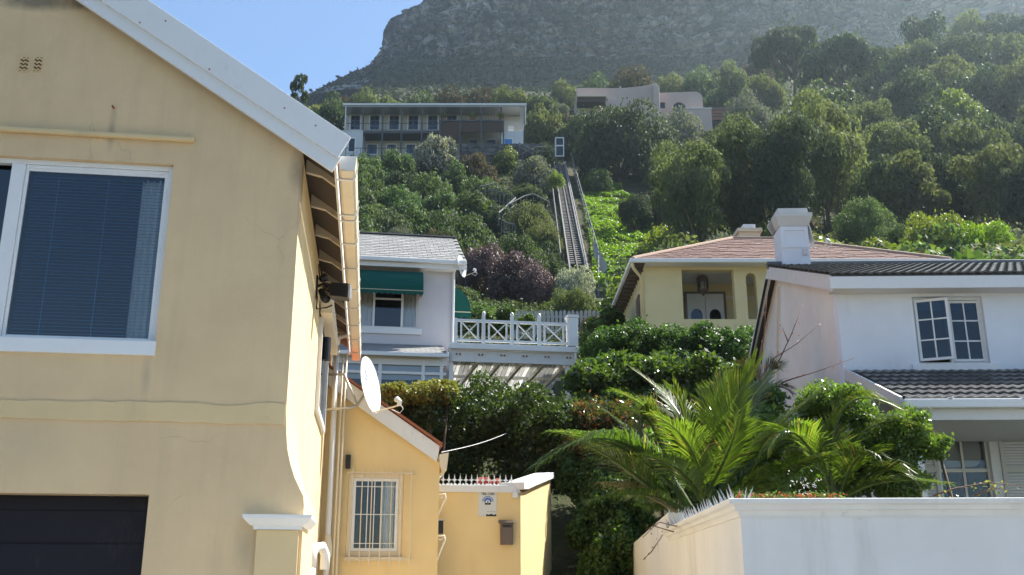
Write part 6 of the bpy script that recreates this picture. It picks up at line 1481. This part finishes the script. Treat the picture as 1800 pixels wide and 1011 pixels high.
# ------------------------------------------------------------------ ground cover (stuff)
g = np.random.default_rng(5)
n = 90000; Yv = 36 * (250 / 36) ** g.random(n); pxv = g.uniform(380, 1900, n); zv = np.interp(Yv, _KY, _KZ); xv = (pxv - CX) / FPX * (Yv * CP + (zv - EYE) * SP); zv = hgt(xv, Yv)
keep = ~((np.abs(pxv - 1000) < 32) & (Yv > 60)); keep &= ~((pxv > 1015) & (pxv < 1165) & (Yv > 55) & (Yv < 138))
xv, Yv, zv = xv[keep], Yv[keep], zv[keep]; bump = fbm(np.stack([xv / 2.5, Yv / 2.5, xv * 0], -1), 2, 7)
p = np.stack([xv, Yv, zv + g.random(len(xv)) * (.2 + 1.6 * np.clip(bump - .35, 0, 1)) * (1 + Yv / 200)], -1)
tag(obj('undergrowth', quads_mesh('undergrowth', leaf_quads(p, np.tile([0, -.3, 1.0], (len(p), 1)), Yv * .0042 * g.uniform(.7, 1.4, len(p)), .6, g, .4, .3), LM['scrub'])), kind='stuff')
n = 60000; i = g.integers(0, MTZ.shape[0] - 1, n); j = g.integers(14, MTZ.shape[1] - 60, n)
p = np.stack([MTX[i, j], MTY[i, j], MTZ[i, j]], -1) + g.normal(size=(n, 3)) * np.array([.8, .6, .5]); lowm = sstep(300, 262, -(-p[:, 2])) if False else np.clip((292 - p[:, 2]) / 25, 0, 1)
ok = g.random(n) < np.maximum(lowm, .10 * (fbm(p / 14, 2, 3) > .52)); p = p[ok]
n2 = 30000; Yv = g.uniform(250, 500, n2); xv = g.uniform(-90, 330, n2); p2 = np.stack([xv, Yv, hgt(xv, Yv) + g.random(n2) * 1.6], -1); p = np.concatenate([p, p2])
tag(obj('mountain_scrub', quads_mesh('mountain_scrub', leaf_quads(p, np.tile([0, -.5, .9], (len(p), 1)), g.uniform(1.1, 2.6, len(p)), .7, g, .4, .3), LM['fynbos_shade'])), kind='stuff')
# lime green creeper slope
poly = [(1018, 306), (1075, 318), (1100, 345), (1165, 385), (1172, 440), (1120, 450), (1090, 480), (1062, 520), (1044, 500), (1038, 430), (1024, 360)]
def inpoly(px, py):
    r = np.zeros(len(px), bool); k = len(poly)
    for a in range(k):
        (x1, y1), (x2, y2) = poly[a], poly[(a + 1) % k]; c_ = ((y1 > py) != (y2 > py)) & (px < (x2 - x1) * (py - y1) / (y2 - y1 + 1e-9) + x1); r ^= c_
    return r
n = 230000; Yv = g.uniform(60, 142, n); xv = g.uniform(3, 28, n); zv = hgt(xv, Yv); ax = Yv * CP + (zv - EYE) * SP; pxv = CX + FPX * xv / ax; pyv = CY - FPX * ((zv - EYE) * CP - Yv * SP) / ax
k = inpoly(pxv, pyv); xv, Yv, zv = xv[k], Yv[k], zv[k]; bm_ = fbm(np.stack([xv / 1.8, Yv / 1.8, xv * 0], -1), 3, 17)
p = np.stack([xv, Yv, zv + .1 + g.random(len(xv)) * .25 + np.clip(bm_ - .4, 0, 1) * 2.2], -1); print('lime', len(p))
tag(obj('creeper_slope', quads_mesh('creeper_slope', leaf_quads(p, np.tile([.2, -.4, 1.0], (len(p), 1)), g.uniform(.13, .26, len(p)), .9, g, .55, .4), LM['lime'])), kind='stuff')

# ------------------------------------------------------------------ near shrubs and hedges
def bush(name, label, cat, blobs, size, count, mat, seed, aspect=.55, extra=None, stems=6, parts=None, shoots=.03, shell=(.55, 1.08), flat=.4):
    """blobs: (px, py, Y, rx_px, ry_px, depth m)"""
    g = np.random.default_rng(seed); cl = []
    for px, py, Y, rx, ry, dm in blobs:
        c = P(px, py, Y); ax = Y * CP + (c.z - EYE) * SP; rx = rx / FPX * ax; ry = ry / FPX * ax
        cl.append([c.x, c.y, c.z, rx * .8, dm * .8, ry * .8])
        for _ in range(10):                                     # knobs over each blob
            d = sph(1, g)[0]; s_ = g.uniform(.28, .45); cl.append([c.x + d[0] * rx * .72, c.y + d[1] * dm * .72, c.z + d[2] * ry * .72, rx * s_, dm * s_, ry * s_])
    cl = np.array(cl); o = Vector((float(cl[:, 0].mean()), float(cl[:, 1].mean()), 0)); o.z = H(o.x, o.y)
    p, n = clump_points(cl, count / len(cl), g, shell, .7)
    k = int(count * shoots); i = g.integers(0, len(p), k); p = np.concatenate([p, p[i] + (n[i] + np.array([0, 0, .6])) * g.uniform(.05, .3, (k, 1)) * cl[:, 3].mean()]); n = np.concatenate([n, n[i]])
    p = p - np.array(o); t = thing(name, label, cat, loc=o)
    obj('foliage', quads_mesh('foliage', leaf_quads(p, n, g.uniform(size * .65, size * 1.3, len(p)), aspect, g, flat, .15), LM[mat]), t)
    for k in range(stems):
        b = blobs[k % len(blobs)]; c = P(b[0] + g.uniform(-.4, .4) * b[3], b[1], b[2]) - o; b0 = Vector((c.x * .8 + g.uniform(-.2, .2), c.y + g.uniform(-.3, .3), H(o.x + c.x * .8, o.y + c.y) - o.z - .2))
        MB().tube([b0, b0.lerp(c, .5) + Vector((g.uniform(-.15, .15), 0, 0)), c], [.05, .04, .015], 6).build('stem', BARK, t, smooth=True)
    return t
bush('dark_hedge', 'tall dark green hedge between the cottage wing and the deck', 'hedge', [(705, 745, 22.5, 60, 62, 1.2), (770, 735, 22.5, 65, 62, 1.3), (850, 728, 22.8, 75, 74, 1.4), (925, 730, 22.8, 75, 66, 1.4), (985, 755, 22.2, 55, 62, 1.2), (740, 815, 22.5, 90, 60, 1.0), (850, 820, 23.2, 90, 60, .9), (950, 830, 22.8, 70, 60, .9)], .10, 40000, 'hedge', 1, stems=9, shell=(.3, 1.12), flat=.3, shoots=.05)
bush('golden_shrub', 'yellow variegated shrub in front of the sunroom', 'shrub', [(700, 696, 21.5, 34, 24, .6), (745, 692, 21.6, 42, 26, .7), (785, 690, 21.7, 28, 22, .6)], .085, 9000, 'golden', 2, stems=3)
bush('clipped_hedge', 'clipped green hedge along the foot of the red-roofed house', 'hedge', [(1065, 610, 29, 45, 36, 1.2), (1120, 602, 29, 48, 38, 1.2), (1180, 602, 29, 48, 38, 1.2), (1240, 606, 29, 48, 38, 1.2), (1295, 612, 28.5, 45, 40, 1.2), (1070, 660, 28, 60, 40, 1.2), (1180, 660, 28, 80, 40, 1.2), (1290, 670, 27, 60, 40, 1.2)], .11, 40000, 'ivy', 3, stems=4)
bush('glossy_shrub', 'glossy-leaved sunlit shrub behind the palm', 'shrub', [(1035, 668, 24.5, 42, 38, 1.2), (1095, 658, 24.5, 50, 40, 1.2), (1160, 655, 24.5, 52, 38, 1.2), (1225, 660, 24.2, 50, 38, 1.2), (1285, 680, 23.5, 48, 36, 1.1), (1060, 720, 24, 60, 40, 1.1), (1170, 715, 23.8, 80, 45, 1.1), (1270, 735, 22.5, 60, 50, 1.0)], .145, 19000, 'gloss', 4, .6, stems=8, shell=(.1, 1.18), flat=.2, shoots=.06)
bush('red_leaved_shrub', 'shrub with red and brown tinted leaves left of the palm', 'shrub', [(1040, 735, 22.1, 50, 44, .9), (1085, 760, 21.8, 48, 50, .9), (1030, 790, 21.8, 45, 48, .8), (1090, 820, 21.2, 50, 46, .8), (1130, 730, 22.2, 40, 40, .8)], .10, 15000, 'redleaf', 5, stems=8, shell=(.1, 1.18), flat=.2, shoots=.08)
bush('ivy_bank', 'dark ivy bank hanging beside the shaded alley', 'ivy', [(1030, 850, 21.2, 46, 50, .7), (1075, 880, 20.6, 50, 60, .8), (1040, 930, 20.6, 42, 55, .6), (1085, 960, 20.0, 46, 60, .7), (1050, 1000, 20.0, 45, 50, .6), (1110, 900, 20.4, 45, 50, .7), (1130, 860, 20.9, 50, 40, .7), (1000, 830, 21.6, 25, 40, .5)], .085, 34000, 'ivy', 6, .8, stems=3)
bush('backing_shrub', 'dark green shrub directly behind the palm trunk', 'shrub', [(1180, 800, 17.0, 60, 60, 1.0), (1250, 790, 17.0, 60, 70, 1.0), (1320, 780, 16.6, 60, 70, 1.0), (1380, 790, 16.0, 50, 60, .9), (1200, 860, 16.5, 80, 50, .9), (1330, 850, 16.0, 90, 50, .9), (1340, 720, 17.5, 50, 40, .9)], .10, 22000, 'gloss', 7, stems=6, shell=(.15, 1.15), flat=.25, shoots=.05)
bush('box_shrub', 'bright small-leaved green shrub in front of the tiled veranda roof', 'shrub', [(1440, 700, 13.9, 42, 36, .7), (1490, 720, 13.8, 45, 40, .7), (1540, 765, 13.6, 50, 46, .7), (1590, 790, 13.4, 42, 44, .6), (1600, 745, 13.5, 34, 30, .5), (1640, 785, 13.3, 26, 26, .4), (1500, 800, 13.7, 60, 50, .7), (1580, 845, 13.3, 55, 40, .6), (1430, 780, 14.1, 55, 60, .7), (1450, 850, 13.7, 80, 40, .7)], .055, 46000, 'gloss', 8, .6, stems=6, shoots=.07, shell=(.3, 1.15), flat=.3)
bush('ivy_mound', 'ivy-covered mound behind the crossed balustrade', 'ivy', [(850, 562, 38, 16, 16, .7), (890, 552, 38, 20, 20, .8), (925, 566, 38, 18, 12, .7), (870, 578, 38, 40, 12, .8)], .13, 6000, 'ivy', 9, stems=1)
bush('ivy_mound', 'ivy clump beside the white end pillar', 'ivy', [(1045, 580, 34, 22, 22, .9), (1030, 610, 33, 18, 26, .9), (1075, 560, 36, 26, 18, .9)], .13, 7000, 'ivy', 10, stems=1)
bush('pot_flowers', 'pinkish red flowers behind the star spikes', 'flowers', [(852, 846, 18.2, 14, 6, .2), (872, 848, 18.2, 10, 5, .2)], .07, 500, 'pink', 11, stems=2)
for o in [o for o in list(COL.objects) if o.get('leafspot') is not None]:
    c = Vector(o['leafspot']); del o['leafspot']; g2 = np.random.default_rng(int(abs(c.x * 10)))
    d = sph(260, g2); obj('leaves', quads_mesh('leaves', leaf_quads(np.array(c) + d * np.array([.6, .5, .6]) * g2.uniform(.3, 1, (260, 1)), d, .3, .3, g2, .4, .2), LM['yellowgreen']), o)

# ------------------------------------------------------------------ palms
def frond(parent, b, c, e, nl, ll, mat, rng, curl=.35, vee=.3, dry=False):
    """arching leaf: rachis b-c-e (quadratic), leaflets on both sides"""
    b, c, e = Vector(b), Vector(c), Vector(e); mb = MB(); pts = []
    for i in range(15):
        t = i / 14; pts.append(b * (1 - t) ** 2 + c * 2 * t * (1 - t) + e * t * t)
    mb.tube(pts, [.026 * (1 - .8 * i / 14) for i in range(15)], 5)
    up0 = Vector((0, 0, 1))
    nl = int(nl * 1.5); curl *= .55; ll *= 1.32
    for i in range(nl):
        t = .12 + .88 * (i + rng.random() * .6) / nl; p = b * (1 - t) ** 2 + c * 2 * t * (1 - t) + e * t * t
        tg = ((c - b) * (1 - t) + (e - c) * t).normalized(); sd = tg.cross(up0); sd = sd.normalized() if sd.length > .05 else Vector((1, 0, 0)); nn = sd.cross(tg)
        L = ll * (math.sin(min(1, t * 1.15 + .12) * math.pi * .92) ** .6) * rng.uniform(.85, 1.12) * (.55 if t < .2 else 1)
        for s_ in (-1, 1):
            if rng.random() < .05: continue
            d = (sd * s_ * (1 - .35 * t) + tg * (.75 + .6 * t) + nn * vee * rng.uniform(.5, 1.1)).normalized(); w = .007 + .0085 * L
            m_ = p + d * L * .55; tip = p + (d * (1 - .25 * curl) + Vector((0, 0, -curl * rng.uniform(.4, 1.4)))).normalized() * L
            wv = tg * w; wv2 = (d.cross(nn)).normalized() * w if d.cross(nn).length > .01 else wv
            mb.add([p - wv * .5, p + wv * .5, m_ + wv2, m_ - wv2, tip], [(0, 1, 2, 3), (3, 2, 4)])
    mb.build('frond', LM[mat], parent, fix=False)
def palm(name, label, px, py, Y, fr, seed, ll=.5, trunk=True):
    o = P(px, py, Y); gz = H(o.x, o.y); t = thing(name, label, 'palm', loc=(o.x, o.y, gz)); org = Vector((o.x, o.y, gz)); rg = random.Random(seed); hgt_ = o.z - gz
    if trunk: MB().lathe([(.0, 0), (.24, 0), (.2, .3), (.22, .34), (.19, .65 * hgt_), (.21, .7 * hgt_), (.17, hgt_), (0, hgt_ + .05)], 10).build('trunk', BARK, t)
    for (x0, y0, d0, x1, y1, d1, x2, y2, d2, n, k, mat, curl) in fr:
        frond(t, P(x0, y0, Y + d0) - org, P(x1, y1, Y + d1) - org, P(x2, y2, Y + d2) - org, n, ll * k, mat, rg, curl)
    return t
palm('palm', 'large feathery palm rising behind the white garden wall', 1225, 900, 13.2, [
 (1205, 890, 0, 1090, 700, -.5, 950, 815, -1.2, 64, 1.0, 'palm', .6),
 (1200, 890, 0, 1120, 640, .2, 1118, 800, -.3, 56, .85, 'palm', .5),
 (1220, 880, 0, 1250, 740, .6, 1110, 648, 1.0, 60, .9, 'palm', .3),
 (1225, 880, 0, 1215, 740, .2, 1185, 690, .1, 58, .95, 'palm', .3),
 (1245, 880, 0, 1270, 730, -.2, 1325, 645, -.5, 74, 1.25, 'palm', .25),
 (1245, 880, .2, 1310, 690, .9, 1362, 655, 1.3, 56, .9, 'palm', .3),
 (1255, 885, 0, 1330, 770, -.2, 1440, 690, -.1, 64, 1.1, 'palm', .4),
 (1260, 890, 0, 1400, 720, .3, 1545, 760, .4, 64, 1.0, 'palm', .5),
 (1260, 890, 0, 1360, 820, -.5, 1455, 800, -.9, 56, .95, 'palm', .45),
 (1190, 895, 0, 1110, 820, -.4, 1010, 770, -.7, 56, .9, 'palm', .5),
 (1190, 900, 0, 1110, 850, -.3, 1060, 850, -.6, 44, .7, 'palmdry', .7),
 (1235, 880, -.1, 1235, 770, -.7, 1150, 730, -1.0, 54, .8, 'palm', .4),
 (1235, 880, .1, 1290, 790, -.6, 1300, 730, -.9, 60, .95, 'palm', .3),
 (1255, 890, 0, 1330, 860, -.6, 1400, 850, -1.0, 46, .75, 'palm', .4),
 (1215, 890, .1, 1160, 790, .4, 1060, 720, .7, 54, .8, 'palm', .4),
 (1210, 890, .1, 1110, 760, -.2, 975, 760, -.6, 60, .95, 'palm', .6), (1240, 885, .1, 1180, 720, .1, 1085, 690, .2, 60, .9, 'palm', .45), (1250, 885, 0, 1350, 740, .1, 1400, 760, -.2, 60, 1.0, 'palm', .5), (1250, 885, .2, 1390, 700, .6, 1480, 720, .6, 60, .95, 'palm', .5), (1240, 885, .1, 1255, 700, .4, 1270, 665, .4, 60, .95, 'palm', .3), (1200, 895, -.1, 1130, 850, -.6, 1040, 880, -1.0, 50, .8, 'palm', .6), (1235, 885, -.2, 1200, 810, -.8, 1130, 800, -1.1, 50, .8, 'palm', .5)], 3, .5)
palm('palm', 'drooping palm with dark curved fronds in front of the box shrub', 1470, 900, 12.9, [
 (1470, 880, 0, 1440, 640, 0, 1585, 720, -.3, 60, .95, 'palm', .6),
 (1470, 880, 0, 1500, 690, .2, 1640, 760, .0, 54, .8, 'palm', .6),
 (1465, 880, 0, 1400, 700, -.2, 1350, 790, -.6, 54, .9, 'palm', .6),
 (1480, 885, 0, 1560, 790, -.3, 1610, 850, -.5, 48, .85, 'palm', .5),
 (1475, 885, 0, 1530, 830, -.4, 1660, 850, -.6, 50, .8, 'palm', .4),
 (1460, 885, 0, 1400, 800, -.5, 1380, 860, -.8, 44, .8, 'palm', .5),
 (1475, 880, 0, 1500, 780, -.4, 1540, 800, -.7, 50, .8, 'palm', .5),
 (1465, 880, 0, 1450, 770, -.3, 1480, 720, -.2, 50, .85, 'palm', .35)], 5, .48)
palm('fan_palm', 'small palm tuft between the clipped hedge and the pink gable wall', 1340, 690, 18.5, [
 (1340, 690, 0, 1330, 650, 0, 1300, 640, 0, 40, .8, 'palmdry', .2), (1340, 690, 0, 1350, 640, 0, 1370, 650, -.2, 40, .8, 'palm', .3), (1340, 690, 0, 1370, 670, 0, 1390, 690, -.2, 36, .7, 'palm', .4), (1340, 690, 0, 1310, 660, 0, 1290, 680, -.2, 36, .7, 'palm', .4)], 6, .5)
# strelitzia with broad leaves
sr = P(1700, 480, 38); st_ = thing('strelitzia', 'broad-leaved banana-like plant above the tiled roof', 'plant', loc=(sr.x, sr.y, H(sr.x, sr.y)))
so = Vector((sr.x, sr.y, H(sr.x, sr.y)))
for (px, py) in ((1680, 440), (1700, 432), (1722, 436), (1742, 452), (1668, 460)):
    e = P(px, py, 38 + rnd.uniform(-.3, .3)) - so; b = P(1704, 482, 38) - so; d = (e - b); w = Vector((d.z, 0, -d.x)).normalized() * .28; m_ = b.lerp(e, .6)
    MB().add([b - w * .1, b + w * .1, m_ + w, e, m_ - w, m_ + Vector((0, .08, 0))], [(0, 1, 2, 5), (0, 5, 4), (5, 2, 3), (5, 3, 4)]).build('leaf_blade', LM['ivy'], st_, fix=False)
    MB().tube([b - Vector((0, 0, b.z)), b], .05, 5).build('stalk', LM['ivy'], st_)
# bare and thorny branches
TWIG = paint('reddish twig', (.12, .06, .045), .8, .3)
def twigs(name, label, segs, r, leaves=None, mat='redleaf', ls=.06):
    o = P(*segs[0][0]); t = thing(name, label, 'branch', loc=o)
    for sgm in segs: MB().tube([P(*q_) - o for q_ in sgm], [r * (1 - .6 * i / (len(sgm) - 1)) for i in range(len(sgm))], 5).build('twig', TWIG, t, smooth=True)
    if leaves:
        g2 = np.random.default_rng(len(segs) * 7 + leaves); pts = []
        for sgm in segs:
            for i in range(len(sgm) - 1):
                a, b = P(*sgm[i]), P(*sgm[i + 1]); pts += [np.array(a.lerp(b, g2.random()) - o) + g2.normal(size=3) * ls * .7 for _ in range(leaves)]
        pts = np.array(pts); obj('leaves', quads_mesh('leaves', leaf_quads(pts, sph(len(pts), g2), ls, .6, g2), LM[mat]), t)
    return t
twigs('thorny_branch', 'bare reddish climbing branch crossing the pink gable wall', [[(1320, 690, 15.5), (1360, 630, 15.5), (1400, 605, 15.6), (1440, 570, 15.6)], [(1362, 650, 15.5), (1390, 590, 15.5), (1412, 535, 15.6)], [(1338, 640, 15.6), (1345, 560, 15.7), (1348, 520, 15.7)], [(1380, 670, 15.4), (1430, 655, 15.4), (1500, 630, 15.4)], [(1385, 600, 15.5), (1375, 575, 15.5)]], .011, 5, 'red', .035)
twigs('rose_branch', 'arching thorny twig with few leaves above the white wall coping', [[(1640, 872, 8.6), (1680, 858, 8.7), (1740, 848, 8.8), (1810, 856, 8.8)], [(1712, 872, 8.7), (1745, 858, 8.7), (1765, 860, 8.7)]], .008, 9, 'golden', .035)
twigs('dry_twig', 'dry curled twig hanging over the moulded coping', [[(1185, 935, 10.8), (1150, 925, 10.8), (1130, 945, 10.8)], [(1190, 925, 10.8), (1160, 918, 10.7), (1135, 932, 10.7)], [(1165, 940, 10.7), (1145, 970, 10.6), (1130, 985, 10.6)]], .008, 3, 'brownish', .03)
# succulents and flowers along the wall top
g2 = np.random.default_rng(31)
def row(name, label, x0, x1, y, Y, n, h, mat, size):
    px = g2.uniform(x0, x1, n); pts = np.array([P(a, y, Y) for a in px]); o = Vector(pts.mean(0)); o.z -= h; pts = pts - np.array(o) + g2.normal(size=(n, 3)) * np.array([.02, .05, h * .4])
    t = thing(name, label, 'plants', loc=o); obj('leaves', quads_mesh('leaves', leaf_quads(pts, sph(n, g2), size, .45, g2, .3, .3), LM[mat]), t)
row('red_succulents', 'low red succulents along the top of the white wall', 1288, 1480, 872, 8.35, 220, .03, 'red', .03)
row('lilac_flowers', 'few lilac and white flowers behind the white wall', 1385, 1445, 848, 9.2, 45, .10, 'lilac', .028)
row('green_succulents', 'low green succulents along the top of the white wall', 1290, 1480, 872, 8.4, 500, .04, 'ivy', .035)
# ------------------------------------------------------------------ sea haze filling the valley
m, nt, out = nodes('haze'); v = nt.nodes.new('ShaderNodeVolumePrincipled')
v.inputs['Color'].default_value = (0.66, 0.85, 1.0, 1); v.inputs['Density'].default_value = 0.00024; v.inputs['Anisotropy'].default_value = 0.74
nt.links.new(v.outputs[0], out.inputs['Volume'])
HZ = float(MTZ.max()) + 3
tag(MB().box(-1600, 1600, -1600, 1300, -2, HZ).build('haze', m), kind='stuff')
